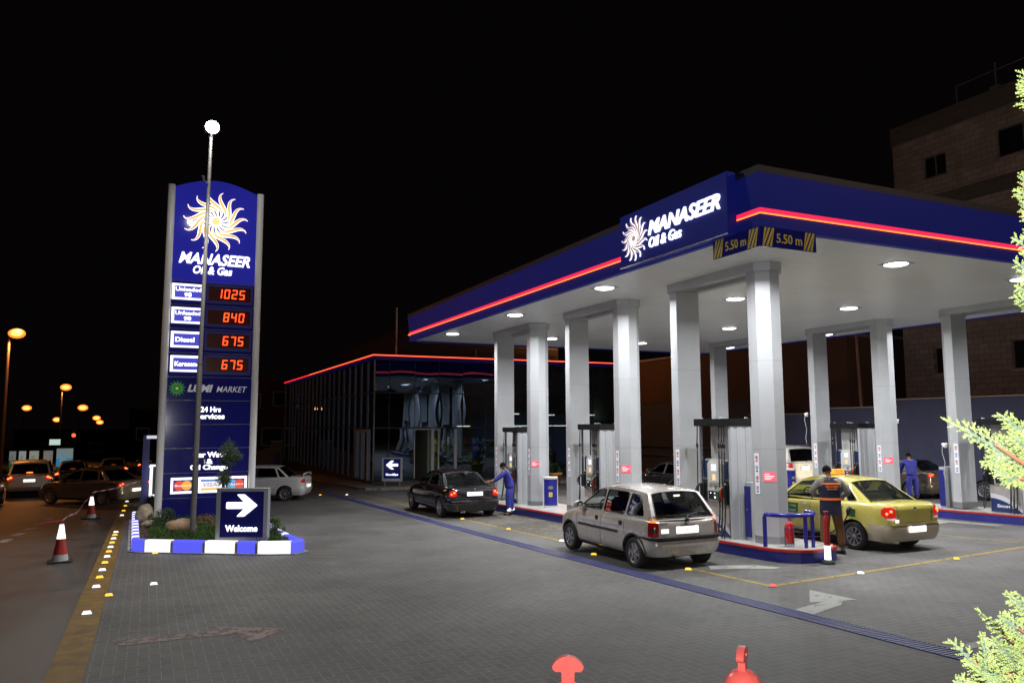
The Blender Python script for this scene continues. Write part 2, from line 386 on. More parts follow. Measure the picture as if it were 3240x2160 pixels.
# road beside the station
struct(ground_sheet('road', [(-16, -20), (-.84, -20), (-.84, 60), (-2.5, 100), (-12, 300), (-40, 300), (-26, 100), (-18, 60)], -.004, asphalt))
struct(ground_sheet('forecourt', [(-.84, -20), (60, -20), (60, 90), (-.84, 90)], 0, pavers))
# yellow painted kerb strip between road and forecourt
kmat = brickmat('kerb_yellow', (.21, .115, .016), (.17, .10, .024), (.10, .09, .08), .5, 1.0, .012, .7, R(90), .45, .4, nscale=4)
k = MB().prism([(-.86, -20), (-.50, -20), (-.50, 34.5), (-.86, 34.5)], .0, .014, f=lambda x, y, z: (x, y, gz(y)+z+.001)).build('kerb_strip', kmat)
struct(k)
# road markings
mk = MB()
for i in range(9):
    y = 17.2+i*1.46; x = -3.55+(y-17.2)*.062
    mk.sheet([(x-.12, y), (x+.12, y), (x+.19, y+.72), (x-.05, y+.72)], flat(0, .003))
for i in range(14):
    y = 36+i*6; mk.sheet([(-6.9, y), (-6.75, y), (-6.75, y+3), (-6.9, y+3)], flat(0, .003))
struct(mk.build('lane_dashes', worn('dash_paint', (.5, .42, .34), .7, 9)))
def line(pts, w): # stripe along a polyline on the ground
    out = []
    for (a, b) in zip(pts, pts[1:]):
        a, b = Vector(a), Vector(b); n = (b-a).normalized(); n = Vector((-n.y, n.x))*w/2
        out.append([tuple(a+n), tuple(b+n), tuple(b-n), tuple(a-n)])
    return out
yl = MB()
for p in line([(9.18, 9.84), (8.95, 14.5), (8.72, 22.4), (8.72, 34.6)], .11)+line([(9.18, 9.84), (11.25, 10.02), (16.9, 10.6), (24, 11.1)], .11)+line([(17.2, 12.95), (17.5, 10.6)], .08)+line([(3.3, 17.3), (3.75, 17.0)], .06): yl.sheet(p, flat(0, .004))
struct(yl.build('yellow_bay_line', worn('yellow_line', (.27, .19, .035), .80, 7)))
wl = MB()
wl.sheet([(9.46, 9.31), (8.77, 8.64), (8.98, 8.58), (8.42, 8.44), (7.86, 8.29), (7.84, 8.02), (8.25, 8.06), (9.02, 8.3), (9.28, 8.5), (9.51, 8.45)], flat(0, .005))
wl.sheet([(8.54, 6.14), (8.41, 5.98), (10.4, 6.1), (10.6, 6.32)], flat(0, .005))
wl.sheet([(15.9, 9.3), (18.0, 9.05), (18.0, 9.25), (16.0, 9.45)], flat(0, .005))
wl.sheet([(17.4, 14.1), (20.2, 15.1), (20.4, 13.3), (20.05, 13.25), (19.9, 14.45), (17.6, 13.9)], flat(0, .005))
wl.sheet([(9.35, 11.55), (9.6, 11.9), (10.4, 11.5), (10.6, 11.1), (10.4, 11.05), (9.9, 11.35)], flat(0, .005))
wl.sheet([(9.35, 16.7), (9.85, 17.4), (10.35, 16.9), (9.95, 16.4)], flat(0, .005))
wl.sheet([(9.5, 34.9), (11.4, 33.9), (11.5, 34.0), (9.6, 35.05)], flat(0, .005))
wl.sheet([(5.0, 30.9), (8.2, 30.4), (8.2, 30.5), (5.0, 31.0)], flat(0, .005))
struct(wl.build('white_arrow_marks', worn('white_line', (.30, .30, .28), .84, 6)))
pa = MB().sheet([(-.3, 10.98), (.95, 10.93), (.92, 11.14), (1.72, 10.6), (1.25, 10.1), (1.08, 10.62), (-.2, 10.66)], flat(0, .005))
struct(pa.build('faded_pink_arrow', worn('pink_line', (.21, .15, .135), .64, 8)))
st = MB().sheet([(8.8, 15), (10.8, 15), (10.6, 30), (9.2, 32), (8.8, 24)], flat(0, .002)).build('tan_patch', worn('tan_patch', (.145, .125, .092), .50, 1.6)); struct(st)  # see-through tan sheet, lighter than the pavers, broken into patches
# drain channel with a blue grating
dr = MB()
X0 = lambda y: 8.02-(y-8.2)*.030 if y < 18 else 7.726-(y-18)*.012
for y0, y1 in ((-2, 8), (8, 18), (18, 27), (27, 36)):
    dr.sheet([(X0(y0)-.24, y0), (X0(y0)+.24, y0), (X0(y1)+.24, y1), (X0(y1)-.24, y1)], flat(0, .003))
struct(dr.build('drain_channel', mat('drain_kerb', (.16, .155, .145), .8, noise=.2)))
gr = MB(); y = 2.0
while y < 36:
    x = X0(y); gr.box((x, y, gz(y)+.008), (.30, .034, .012)); y += .062
for s in (-.16, .16):
    for y0, y1 in ((2, 8), (8, 18), (18, 36)):
        gr.prism([(X0(y0)+s-.008, y0), (X0(y0)+s+.008, y0), (X0(y1)+s+.008, y1), (X0(y1)+s-.008, y1)], .004, .017, f=lambda x, y, z: (x, y, gz(y)+z))
drt = thing('drain_grating', 'long blue slatted drain grating crossing the paved forecourt', 'drain grating', (7.9, 12, gz(12)))
bw(gr, 'slats', mat('grating_blue', (.028, .034, .15), .5, noise=.25, nscale=2), drt)
dk = MB().sheet([(X0(2)-.152, 2), (X0(2)+.152, 2), (X0(18)+.152, 18), (X0(18)-.152, 18)], flat(0, .0045)).sheet([(X0(18)-.152, 18), (X0(18)+.152, 18), (X0(36)+.152, 36), (X0(36)-.152, 36)], flat(0, .0045))
bw(dk, 'trough', mat('trough', (.006, .006, .02), .9), drt)

# road studs: low wedges with a reflector on the face towards the camera
def stud(x, y, m, name, label, ang=0, s=1):
    t = thing(name, label, 'road stud', (x, y, gz(y)+(.015 if abs(x+.68) < .1 else 0)), ang, 'road studs on the paving')
    b = MB().prism(round_poly([(-.07*s, -.05*s), (.07*s, -.05*s), (.06*s, .05*s), (-.06*s, .05*s)], .02), .001, .012)
    b.add([(-.06*s, -.045*s, .012), (.06*s, -.045*s, .012), (.05*s, .04*s, .012), (-.05*s, .04*s, .012), (-.045*s, -.015*s, .036*s), (.045*s, -.015*s, .036*s), (.04*s, .015*s, .036*s), (-.04*s, .015*s, .036*s)],
          [(0, 1, 5, 4), (1, 2, 6, 5), (2, 3, 7, 6), (3, 0, 4, 7), (4, 5, 6, 7)]); b.build('base', concrete, t)
    MB().add([(-.056*s, -.049*s, .011), (.056*s, -.049*s, .011), (.042*s, -.019*s, .038*s), (-.042*s, -.019*s, .038*s), (-.038*s, .01*s, .04*s), (.038*s, .01*s, .04*s)], [(0, 1, 2, 3), (3, 2, 5, 4)]).build('reflector', m, t)
ys = [12.75, 14.98, 15.98, 16.87, 17.86, 18.79, 19.62, 20.44, 21.32, 22.21, 23.04, 23.76, 29.12, 31.07, 33.46, 35.91]
cols = 'WWYWYWYWYWYWWYYW'; ordn = 'first second third fourth fifth sixth seventh eighth ninth tenth eleventh twelfth thirteenth fourteenth fifteenth sixteenth'.split()
for i, (y, c) in enumerate(zip(ys, cols)):
    stud(-.68, y, reflect_w if c == 'W' else reflect_y, 'road_stud', f"{'white' if c == 'W' else 'amber'} stud on the yellow kerb strip, {ordn[i]} from the near end", 0, 1.15)
for x, y, m_, lb in ((-.46, 14.15, reflect_y, 'amber stud just off the yellow kerb strip in the near left'), (.19, 14.88, reflect_w, 'lone white stud on the dark pavers in front of the planter'),
        (.24, 18.95, reflect_y, 'amber stud at the foot of the white kerb block of the planter'), (9.17, 9.8, reflect_r, 'red stud at the corner where the yellow bay lines meet'),
        (8.97, 11.7, reflect_y, 'amber stud on the bay line behind the silver hatchback'), (8.43, 14.1, reflect_y, 'amber stud beside the sill of the silver hatchback'),
        (8.88, 16.3, reflect_w, 'white stud on the bay line in front of the silver hatchback'), (8.8, 19.1, reflect_y, 'amber stud on the bay line behind the black sedan'),
        (8.7, 22.2, reflect_y, 'amber stud near the left rear wheel of the black sedan'), (11.3, 9.95, reflect_w, 'clear stud on the yellow line in front of the red and white bollard'),
        (14.15, 10.2, reflect_y, 'amber stud on the yellow line behind the taxi'), (16.4, 12.6, reflect_w, 'white stud on the pale yellow line right of the taxi'),
        (6.35, 36.4, reflect_w, 'far white stud nearest the white sedan tail'), (7.05, 35.3, reflect_y, 'far amber stud by the kerb of the glass building'), (8.1, 34.7, reflect_w, 'small far white stud at the end of the drain'), (15.6, 30.5, reflect_r, 'red stud seen between the blue bin and the second pump')):
    stud(x, y, m_, 'road_stud', lb, 0 if x < 3 else R(-35), 1.1)

# ------------------------------------------------------------------ canopy
cx0, cx1, cy0, cy1, zs, zt = 9.27, 23.95, 9.87, 29.55, 5.70, 6.78
can = thing('canopy', 'large flat filling station roof with blue fascia and white soffit', 'canopy', (16.6, 19.7, zs))
soff = brickmat('soffit_panels', (.88, .89, .89), (.85, .86, .86), (.50, .49, .47), 6, .15, .006, .38, 0, .05, .15, nscale=.5, spec=.5)
bw(MB().b2(cx0+.12, cx1-.12, cy0+.12, cy1-.12, zs+.03, zs+.10), 'soffit', soff, can)
fb = mat('fascia_blue', (.007, .012, .17), .5, emit=(.006, .010, .12), es=.40, spec=.15)  # slight emission put into the paint; the fascia itself is no lamp
fl = .06
def ring(o0, z0, o1, z1, mi=0):   # band round the canopy
    a = [(cx0-o0, cy0-o0), (cx1+o0, cy0-o0), (cx1+o0, cy1+o0), (cx0-o0, cy1+o0)]; b = [(cx0-o1, cy0-o1), (cx1+o1, cy0-o1), (cx1+o1, cy1+o1), (cx0-o1, cy1+o1)]
    return [(x, y, z0) for x, y in a]+[(x, y, z1) for x, y in b], [(i, (i+1) % 4, 4+(i+1) % 4, 4+i) for i in range(4)]
f_ = MB()
for o0, z0, o1, z1 in ((0, zs, .0, 5.90), (.0, 5.90, -.03, 5.92), (-.03, 5.92, -.03, 6.03), (-.03, 6.03, .0, 6.05), (.0, 6.05, fl, zt-.12)): f_.add(*ring(o0, z0, o1, z1))
f_.add(*ring(-.13, zs+.001, 0, zs)); bw(f_, 'fascia', fb, can)
bw(MB().add(*ring(fl, zt-.12, fl+.01, zt)).add(*ring(fl+.01, zt, -.35, zt+.0)), 'rim', mat('canopy_rim', (.018, .018, .04), .5), can)
bw(MB().b2(cx0+.3, cx1-.3, cy0+.3, cy1-.3, zs+.2, zt-.15), 'roof_deck', concrete, can)
n1 = MB(); n1.add(*ring(.012, 5.975, .012, 6.055)); 
bw(n1, 'neon_strip', red_glow, can)
n2 = MB(); n2.tube([(cx0-.035, cy0-.035, 5.955), (cx1+.035, cy0-.035, 5.955), (cx1+.035, cy1+.035, 5.955), (cx0-.035, cy1+.035, 5.955)], .014, 8, closed=True)
bw(n2, 'neon_tube', orange_glow, can)
jt = MB()   # vertical panel joints of the fascia
for i in range(1, 13):
    y = cy0+i*1.5; jt.b2(cx0-.004, cx0+.01, y-.004, y+.004, zs+.01, 5.9)
for i in range(1, 10):
    x = cx0+i*1.5; jt.b2(x-.004, x+.004, cy0-.004, cy0+.01, zs+.01, 5.9)
bw(jt, 'panel_joints', black, can)

for iy, ly in enumerate((11.1, 16.05, 21.2, 26.6)):
    for ix, lx in enumerate((9.85+.15, 14.1, 18.3, 22.9)):
        rown = ('nearest', 'second', 'third', 'farthest')[iy]; coln = ('leftmost', 'second from left', 'third from left', 'rightmost')[ix]
        t = thing('canopy_light', f'white dish light under the canopy, {rown} row, {coln}', 'ceiling light', (lx, ly, zs+.03), 0, 'dish lights under the canopy')
        MB().box((0, 0, -.008), (.50, .50, .016), bev=.004).build('frame', mat('lamp_frame', (.45, .45, .47), .4), t)
        prof = [(0, -.05), (.10, -.048), (.17, -.040), (.22, -.026), (.235, -.016)]
        MB().lathe(prof, n=20).build('lens', emis('lens_glow', (.97, .96, 1), 9), t)
        light('canopy_lamp', 'AREA', (lx, ly, zs-.052), 205, (.97, .99, 1), .24, spread=160)

# sign box on the left fascia, letters and sun emblem
sg = thing('fascia_sign', 'blue sign box with lit sun emblem and white name on the canopy edge', 'sign', (9.1, 12.07, 5.7))
bw(MB().b2(9.0, 9.2, 10.36, 13.78, 5.70, 6.81, bev=.012), 'box', fb, sg)
bw(MB().b2(8.99, 9.02, 10.36, 13.78, 5.688, 5.699), 'edge_trim', steel, sg)
O = (8.998, 13.78, 5.70); ux, uz = (0, -1, 0), (0, 0, 1)
def F(x, y): return fr(O, ux, uz)(x, y)
lt = MB(); put_text(lt, 'MANASEER', F(1.07, .475), ux, uz, 2.17, .29, .035, .012, .28)
put_text(lt, 'Oil & Gas', F(1.08, .215), ux, uz, 1.05, .21, .03, .012, .22); bw(lt, 'lettering', blue_glow, sg)
def sun(mats, parent, P, ra, flat_d=.03, n=15, r0=.2, name='sun_emblem', tk=1.0):
    """white outline rays, amber rays on them and a yellow disc"""
    o = MB(); y = MB(); f = P
    for k_ in range(n):
        o.prism(sun_ray(k_, n, ra*.10, ra, ra*.074*tk), 0.002, flat_d, f=lambda a, b, z: f(a, b, z))
        y.prism(sun_ray(k_, n, ra*.16, ra*.985, ra*.050*tk), flat_d, flat_d+.006, f=lambda a, b, z: f(a, b, z))
    o.prism([(ra*.175*math.cos(t*.314159), ra*.175*math.sin(t*.314159)) for t in range(20)], 0.002, flat_d-.002, f=lambda a, b, z: f(a, b, z))
    c = [(ra*.125*math.cos(t*.314159), ra*.125*math.sin(t*.314159)) for t in range(20)]
    y.prism(c, flat_d, flat_d+.006, f=lambda a, b, z: f(a, b, z))
    e = bw(o, name, mats[0], parent); bw(y, 'flame_inlay', mats[1], e)
def flame_mat(name, c, ra, s, inner=(1, .72, .14), outer=(1, .2, .04), rim=(1, .05, .03)):
    """emission that runs from yellow at the middle to red at the tips, by distance from the emblem's centre"""
    m = bpy.data.materials.new(name); m.use_nodes = True; nt = m.node_tree; b = nt.nodes['Principled BSDF']; b.inputs['Base Color'].default_value = (.1, .05, .01, 1)
    g = nt.nodes.new('ShaderNodeNewGeometry'); d = nt.nodes.new('ShaderNodeVectorMath'); d.operation = 'DISTANCE'; d.inputs[1].default_value = c
    nt.links.new(g.outputs['Position'], d.inputs[0]); r = nt.nodes.new('ShaderNodeValToRGB'); mm = nt.nodes.new('ShaderNodeMath'); mm.operation = 'DIVIDE'; mm.inputs[1].default_value = ra
    nt.links.new(d.outputs['Value'], mm.inputs[0]); nt.links.new(mm.outputs[0], r.inputs[0])
    e = r.color_ramp.elements; e[0].color = (*inner, 1); e[0].position = .3; e[1].color = (*rim, 1); e[1].position = 1; x = e.new(.68); x.color = (*outer, 1)
    nt.links.new(r.outputs[0], b.inputs['Emission Color']); b.inputs['Emission Strength'].default_value = s
    return m
P = fr(F(.56, .53), ux, uz)
sun((blue_glow, flame_mat('flame_canopy', F(.56, .53), .46, .55, (.75, .5, .25), (.6, .3, .25), (.5, .25, .3))), sg, P, .47, tk=.8)

# clearance signs at the corner
ymark = mat('sign_yellow', (.95, .72, .06), .45)
def height_sign(label, O, ux, w):
    t = thing('height_sign', label, 'height sign', O, 0, 'clearance signs at the canopy corner'); f = fr(O, ux, (0, 0, 1)); h = .345
    bw(MB().prism([(0, 0), (w, 0), (w, h), (0, h)], -.03, 0, f=f), 'panel', blue_panel, t)
    for x0 in (.02, w-.30):
        y = MB()
        for i in range(4):
            a = x0+i*.085-.10
            lo, hi, s = .012, h-.012, .8
            q = [(a, lo), (a+.05, lo), (a+.05+s*(hi-lo)*.6, hi), (a+s*(hi-lo)*.6, hi)]
            q = [(min(max(x, x0), x0+.27), z) for x, z in q]
            if q[1][0]-q[0][0] > .004 or q[2][0]-q[3][0] > .004: y.prism(q, .001, .004, f=f)
        bw(y, 'hazard_stripes', ymark, t)
    l = MB(); put_text(l, '5.50 m', f(.335, .085), ux, (0, 0, 1), w-.67, .165, .006, .012); bw(l, 'lettering', ymark, t)
height_sign('striped 5.50 m height sign left of the canopy corner', (9.235, 11.06, 5.38), (0, -1, 0), 1.20)
height_sign('striped 5.50 m height sign right of the canopy corner', (9.25, 9.84, 5.38), (1, 0, 0), 1.25)

# ------------------------------------------------------------------ column pairs
def column(t, x0, x1, y0, y1, side, ztop, z0, notice, row):
    c = .205; w = x1-x0
    if side < 0: poly = [(x0, y1), (x0, y0+c), (x0+c, y0), (x1-c, y0), (x1, y0+c), (x1, y1)]
    else: poly = [(x0, y0), (x1, y0), (x1, y1-c), (x1-c, y1), (x0+c, y1), (x0, y1-c)]
    col = bw(MB().prism(poly, z0, ztop), 'column', silver, t)
    cxm, cym = (x0+x1)/2, (y0+y1)/2; pl = [(cxm+(x-cxm)*1.012, cym+(y-cym)*1.015) for x, y in poly]
    bw(MB().prism(pl, z0, z0+.17), 'plinth', silver_d, col)
    for zz in (z0+1.9, z0+3.7): bw(MB().prism([(cxm+(x-cxm)*1.003, cym+(y-cym)*1.004) for x, y in poly], zz, zz+.006), 'seam', silver_d, col)
    # strip of four pictograms on the road-side face
    O = (x0-.001, (y1-.06) if side < 0 else (y0+.15), z0+1.0); f = fr(O, (0, -1, 0), (0, 0, 1)); wd = .125; hh = .82
    s = bw(MB().prism([(0, 0), (wd, 0), (wd, hh), (0, hh)], .001, .005, f=f), 'notice_strip', mat('sticker_white', (.82, .82, .85), .4, emit=(.9, .9, 1), es=.12), col)
    s['label'] = 'white strip of four red and blue safety pictograms'
    rd, bl = MB(), MB()
    for i in range(4):
        zc = hh-.085-i*.205; tgt = rd if i % 2 == 0 else bl
        cpts = [(wd/2+.042*math.cos(a*.3927), zc+.042*math.sin(a*.3927)) for a in range(16)]; hole = [(wd/2+.033*math.cos(a*.3927), zc+.033*math.sin(a*.3927)) for a in range(16)]
        tgt.prism(cpts, .005, .007, f=f, holes=[hole]); tgt.prism([(.03, zc-.085), (wd-.03, zc-.085), (wd-.03, zc-.058), (.03, zc-.058)], .005, .007, f=f)
        bl.prism([(wd/2-.012, zc-.024), (wd/2+.008, zc-.024), (wd/2+.016, zc+.02), (wd/2-.004, zc+.024)], .005, .007, f=f)
        if i % 2 == 0: rd.prism([(wd/2-.03, zc+.022), (wd/2-.022, zc+.03), (wd/2+.03, zc-.022), (wd/2+.022, zc-.03)], .006, .009, f=f)
    bw(rd, 'red_pictogram', mat('pict_red', (.6, .03, .03), .5), s); bw(bl, 'blue_pictogram', mat('pict_blue', (.03, .04, .35), .5), s)
    if notice:
        q = Vector((1, -1, 0)).normalized(); O2 = Vector((x0, y0+c, z0+1.26))+q*.02; n = Vector((-1, -1, 0)).normalized()
        f2 = fr(O2+n*.001, q, (0, 0, 1)); p = bw(MB().prism([(0, 0), (.25, 0), (.25, .19), (0, .19)], .001, .006, f=f2), 'red_notice', mat('notice_red', (.8, .08, .1), .4, emit=(1, .14, .24), es=.6), col)  # notice and its lines glow to imitate flash on reflective film
        l = MB()
        for zz, ww in ((.135, .10), (.10, .19), (.07, .16), (.04, .12)): l.prism([(.03, zz), (.03+ww, zz), (.03+ww, zz+.017), (.03, zz+.017)], .006, .008, f=f2)
        bw(l, 'notice_lines', emis('notice_white', (1, .85, .88), 1.1), p)
RN = {11.28: 'near row', 21.09: 'far row'}; PN = ('nearest pair', 'middle pair', 'farthest pair')
for x0 in (11.28, 21.09):
    for j, yb in enumerate((12.03, 17.25, 22.55)):
        x1 = x0+.66; zi = gz(yb+1)+.25
        t = thing('column_pair', f"pair of grey canopy columns joined on top, {RN[x0]}, {PN[j]}", 'columns', ((x0+x1)/2, yb+1.6, zi), 0, 'column pairs carrying the canopy')
        column(t, x0, x1, yb, yb+.46, -1, 5.56, zi-.01, True, x0); column(t, x0, x1, yb+2.87, yb+3.33, 1, 5.56, zi-.01, False, x0)
        c = .23; a0, a1, b0, b1 = x0-.05, x1+.05, yb-.05, yb+3.38
        bw(MB().prism([(a0, b0+c), (a0+c, b0), (a1-c, b0), (a1, b0+c), (a1, b1-c), (a1-c, b1), (a0+c, b1), (a0, b1-c)], 5.545, 5.735, holes=[[(a0+.2, b0+.65), (a1-.2, b0+.65), (a1-.2, b1-.65), (a0+.2, b1-.65)]]), 'cap_beam', silver, t)

# pump islands
def island(label, xl0, xl1, xr0, xr1, ya, yb, nose):
    n = 10; poly = []
    for i in range(n+1):
        t = math.pi+math.pi*i/n; w = (xr0-xl0)/2; poly.append((xl0+w+w*math.cos(t), ya+nose+nose*math.sin(t)))
    poly += [(xr1, yb), (xl1, yb)]
    t = thing('pump_island', label, 'kerb island', ((xl0+xr0)/2, (ya+yb)/2, gz((ya+yb)/2)))
    f = lambda x, y, z: (x, y, gz(y)+z)
    bw(MB().prism(poly, -.02, .20, f=f), 'kerb', mat('kerb_blue', (.02, .022, .2), .5, noise=.2, nscale=4, bump=.2), t)
    gx, gy = (xl0+xr0)/2, ya+nose
    pp = [(gx+(x-gx)*1.012, gy+(y-gy)*1.01 if y < gy else y) for x, y in poly]
    bw(MB().prism(pp, .20, .245, f=f), 'red_edge', red_paint, t)
    pi = [(gx+(x-gx)*.93, y+.05 if y < gy+.2 else y-.02) for x, y in poly]
    bw(MB().prism(pi, .245, .25, f=f), 'top', mat('island_top', (.42, .42, .40), .35, noise=.2, nscale=3), t)
island('long blue and red kerb island with the near row of pumps', 10.93, 10.62, 12.5, 12.5, 11.12, 26.6, .72)
island('blue and red kerb island under the far row of pumps', 20.75, 20.55, 22.3, 22.3, 11.6, 26.6, .72)
# ------------------------------------------------------------------ fuel pumps
navy = mat('navy_panel', (.012, .03, .12), .4); pump_grey = mat('pump_grey', (.42, .42, .42), .4, noise=.06); pump_light = mat('pump_light', (.58, .57, .54), .45)
dirty = mat('dirty_panel', (.36, .33, .32), .5, noise=.12, nscale=5)
green_pl = mat('green_plastic', (.01, .22, .07), .4); red_pl = mat('red_grip', (.5, .03, .02), .4)
screen_b = emis('screen_blue', (.78, .74, 1), 1.3); screen_o = emis('screen_orange', (1, .75, .4), 1.0)
Z = Vector((0, 0, 1))
def nozzle(mb, p, s, mi_grip):
    """fuel nozzle hung in its boot: spout up and inwards, handle down"""
    p = Vector(p)
    mb.tube([p+Vector((s*.05, 0, -.16)), p+Vector((s*.09, 0, -.05)), p+Vector((s*.08, 0, .06)), p+Vector((s*.02, 0, .13))], [.022, .03, .034, .02], 8, mi=mi_grip)
    mb.tube([p+Vector((s*.02, 0, .13)), p+Vector((-s*.03, 0, .1)), p+Vector((-s*.06, 0, .03))], [.014, .011, .010], 6, mi=2)
    mb.tube([p+Vector((s*.11, 0, .05)), p+Vector((s*.155, 0, -.02)), p+Vector((s*.12, 0, -.12)), p+Vector((s*.06, 0, -.16))], .009, 5, mi=0)
def pump_proto():
    t = thing('fuel_pump', '', 'fuel pump', (11.56, 13.635, gz(13.6)+.25), 0, 'fuel pumps between the columns')
    b = MB().b2(-.29, .29, -.5, .42, .0, .78, bev=.008); b.build('lower_cabinet', dirty, t)
    MB().b2(-.25, .25, -.5, .42, .78, 1.645, bev=.008).build('upper_cabinet', pump_grey, t)
    e = MB(); pts = [(-.36, -.585)]
    for i in range(12):   # grooved cladding of the end column
        x = -.36+.72*i/12; d = (0, .006, .02, .006)[i % 4]; pts += [(x+.012, -.585+d), (x+.06, -.585+d)]
    pts += [(.36, -.585), (.36, -.505), (-.36, -.505)]; e.prism(pts, 0, 2.375); e.build('end_column', silver, t)
    MB().b2(-.355, -.315, .40, .45, .78, 2.375).b2(.315, .355, .40, .45, .78, 2.375).b2(-.365, -.355, -.51, -.495, 0, 2.375).b2(.355, .365, -.51, -.495, 0, 2.375).build('posts', steel, t)
    MB().b2(-.06, .06, -.22, .42, 1.645, 2.375).prism([(-.2, 1.66), (.14, 2.36), (-.22, 2.36)], -.075, -.061, f=lambda y, z, x: (x, y, z)).build('mast_panel', pump_grey, t)
    MB().b2(-.39, .39, -.60, .60, 2.37, 2.53, bev=.006).build('hood', mat('hood_black', (.008, .008, .009), .6, spec=.2), t)
    cl = MB()
    for x, y in ((-.3, -.2), (.1, .3), (-.3, .5), (.2, -.4)): cl.tube([(x, y, 2.53), (x+.03, y+.02, 2.56), (x+.09, y-.02, 2.54)], .008, 5)
    cl.build('hood_clips', pump_light, t)
    for s in (-1, 1):
        Fx = lambda y, z, d: (s*(.25+d), y, z)
        arch = [(-.25, .76), (.25, .76), (.245, 1.55), (.2, 1.6)]+[(.2*math.cos(a), 1.60+.06*math.sin(a)) for a in (.5, .9, 1.3, 1.57, 1.85, 2.25, 2.65)]+[(-.2, 1.6), (-.245, 1.55)]
        h = MB().prism(arch, 0, .075, f=Fx).prism(round_poly([(-.19, 1.15), (.19, 1.15), (.19, 1.58), (-.19, 1.58)], .03), .075, .10, f=Fx).build('head_unit', pump_light, t)
        MB().prism([(-.085, 1.40), (.085, 1.40), (.085, 1.55), (-.085, 1.55)], .1, .104, f=Fx).build('display', screen_b, h)
        MB().prism([(-.055, 1.20), (.055, 1.20), (.055, 1.33), (-.055, 1.33)], .1, .104, f=Fx).build('card_screen', screen_o, h)
        MB().prism([(-.09, 1.09), (.05, 1.09), (-.02, .98)], .075, .08, f=Fx).b2(s*.33, s*.335, .12, .18, 1.06, 1.09).build('keypad', silver_d, h)
        bl, rd, kb = MB(), MB(), MB()
        (bl).prism([(-.045, .78), (.07, .78), (.07, .97), (-.045, .97)], .076, .08, f=Fx); rd.prism([(-.21, .78), (-.05, .78), (-.05, .97), (-.21, .97)], .076, .08, f=Fx); kb.prism([(.075, .78), (.225, .78), (.225, .97), (.075, .97)], .076, .08, f=Fx)
        bl.build('blue_grade_panel', navy, h); rd.build('red_grade_panel', red_pl, h); kb.build('diesel_grade_panel', black, h)
        ux = (0, -s, 0) if s < 0 else (0, 1, 0)
        ux = (0, -1, 0) if s < 0 else (0, 1, 0)
        lt = MB(); put_text(lt, '90', (s*.331, .03 if s < 0 else -.02, .81), ux, Z, .05, .045, .003, .02); put_text(lt, '95', (s*.331, -.11 if s < 0 else .09-.25, .81), ux, Z, .06, .045, .003, .02)
        lt.b2(s*.33, s*.334, .0, .03, .91, .93).b2(s*.33, s*.334, .13, .16, .91, .93); lt.build('grade_numbers', white_glow, h)
        MB().prism([(.26, 1.24), (.40, 1.24), (.40, 1.61), (.26, 1.61)], .001, .03, f=Fx).build('blue_side_panel', navy, t); MB().prism([(-.48, 1.24), (-.26, 1.24), (-.26, 1.61), (-.48, 1.61)], .001, .03, f=Fx).build('blue_side_panel', navy, t)
        MB().prism([(.26, .74), (.41, .74), (.41, 1.20), (.26, 1.20)], .001, .05, f=Fx).b2(s*.30, s*.37, .40, .47, .78, 1.12, bev=.01).build('nozzle_boot', black, t)
        MB().prism([(-.49, .70), (-.26, .70), (-.26, 1.20), (-.49, 1.20)], .001, .05, f=Fx).b2(s*.30, s*.36, -.47, -.31, .85, 1.15, bev=.02).build('nozzle_boot', black, t)
        for pz_, gm in (((s*.37, .44, .98), 0), ((s*.36, -.25, .93), 1), ((s*.37, -.33, .95), 3), ((s*.37, -.42, 1.02), 0)):
            nz = MB(); nozzle(nz, pz_, s, gm); nz.build('nozzle', [black, green_pl, steel, red_pl], t)
        for yy, zl, ye in ((.52, .1, .44), (-.21, .04, -.25), (-.38, -.24, -.33), (-.30, .10, -.42)):
            x = s*.355; ho = MB()
            ho.tube([(x, yy, 2.37), (x+s*.01, yy-.01, 2.2), (x+s*.012, yy, 2.05)], .014, 6)
            P = [(x+s*.012, yy, 2.05), (x+s*.012, yy, 1.83), (x+s*.02, yy, 1.2), (x+s*.05, yy-.02, .6), (x+s*.09, yy-.01, zl+.14), (x+s*.12, (yy+ye)/2, zl), (x+s*.11, ye, zl+.14), (x+s*.07, ye, .45), (s*.42, ye, .80)]
            sm = []
            for i in range(len(P)-1):   # Catmull-Rom through the points
                p0, p1, p2, p3 = [Vector(P[min(max(i+q, 0), len(P)-1)]) for q in (-1, 0, 1, 2)]
                for u in range(5):
                    w = u/5; sm.append(.5*((2*p1)+(p2-p0)*w+(2*p0-5*p1+4*p2-p3)*w*w+(3*p1-p0-3*p2+p3)*w**3))
            ho.tube(sm+[Vector(P[-1])], .0135, 6); hob = ho.build('hose', rubber, t)
            x = s*.367; MB().cyl((x, yy, 2.06), (x, yy, 1.98), .013, .02, 8).cyl((x, yy, 1.98), (x, yy, 1.90), .026, .026, 8, mi=1).cyl((x, yy, 1.90), (x, yy, 1.82), .02, .013, 8).build('coupling', [steel, black], hob)
        # skirt with a navy arc and the maker's lettering
        Fs = lambda y, z, d: (s*(.29+d), y, z)
        q = 1 if s < 0 else -1
        arc_w = [(q*.40, .02)]+[(q*(.40-.88*i/10), .50-.42*(i/10)**2.2) for i in range(11)]+[(-q*.48, .02)]
        arc_n = [(q*.40, .02)]+[(q*(.40-.86*i/10), .38-.36*(i/10)**1.9) for i in range(11)]
        sk = MB().prism(arc_w, .001, .004, f=Fs).build('white_arc', mat('arc_white', (.6, .6, .66), .4), t)
        MB().prism(arc_n, .004, .008, f=Fs).build('navy_arc', navy, sk)
        lt = MB(); put_text(lt, 'Encore S', Fs(q*.22, .14, .009), ux, Z, .46, .085, .004, .025); lt.build('lettering', mat('lettering_white', (.8, .8, .82), .4), sk)
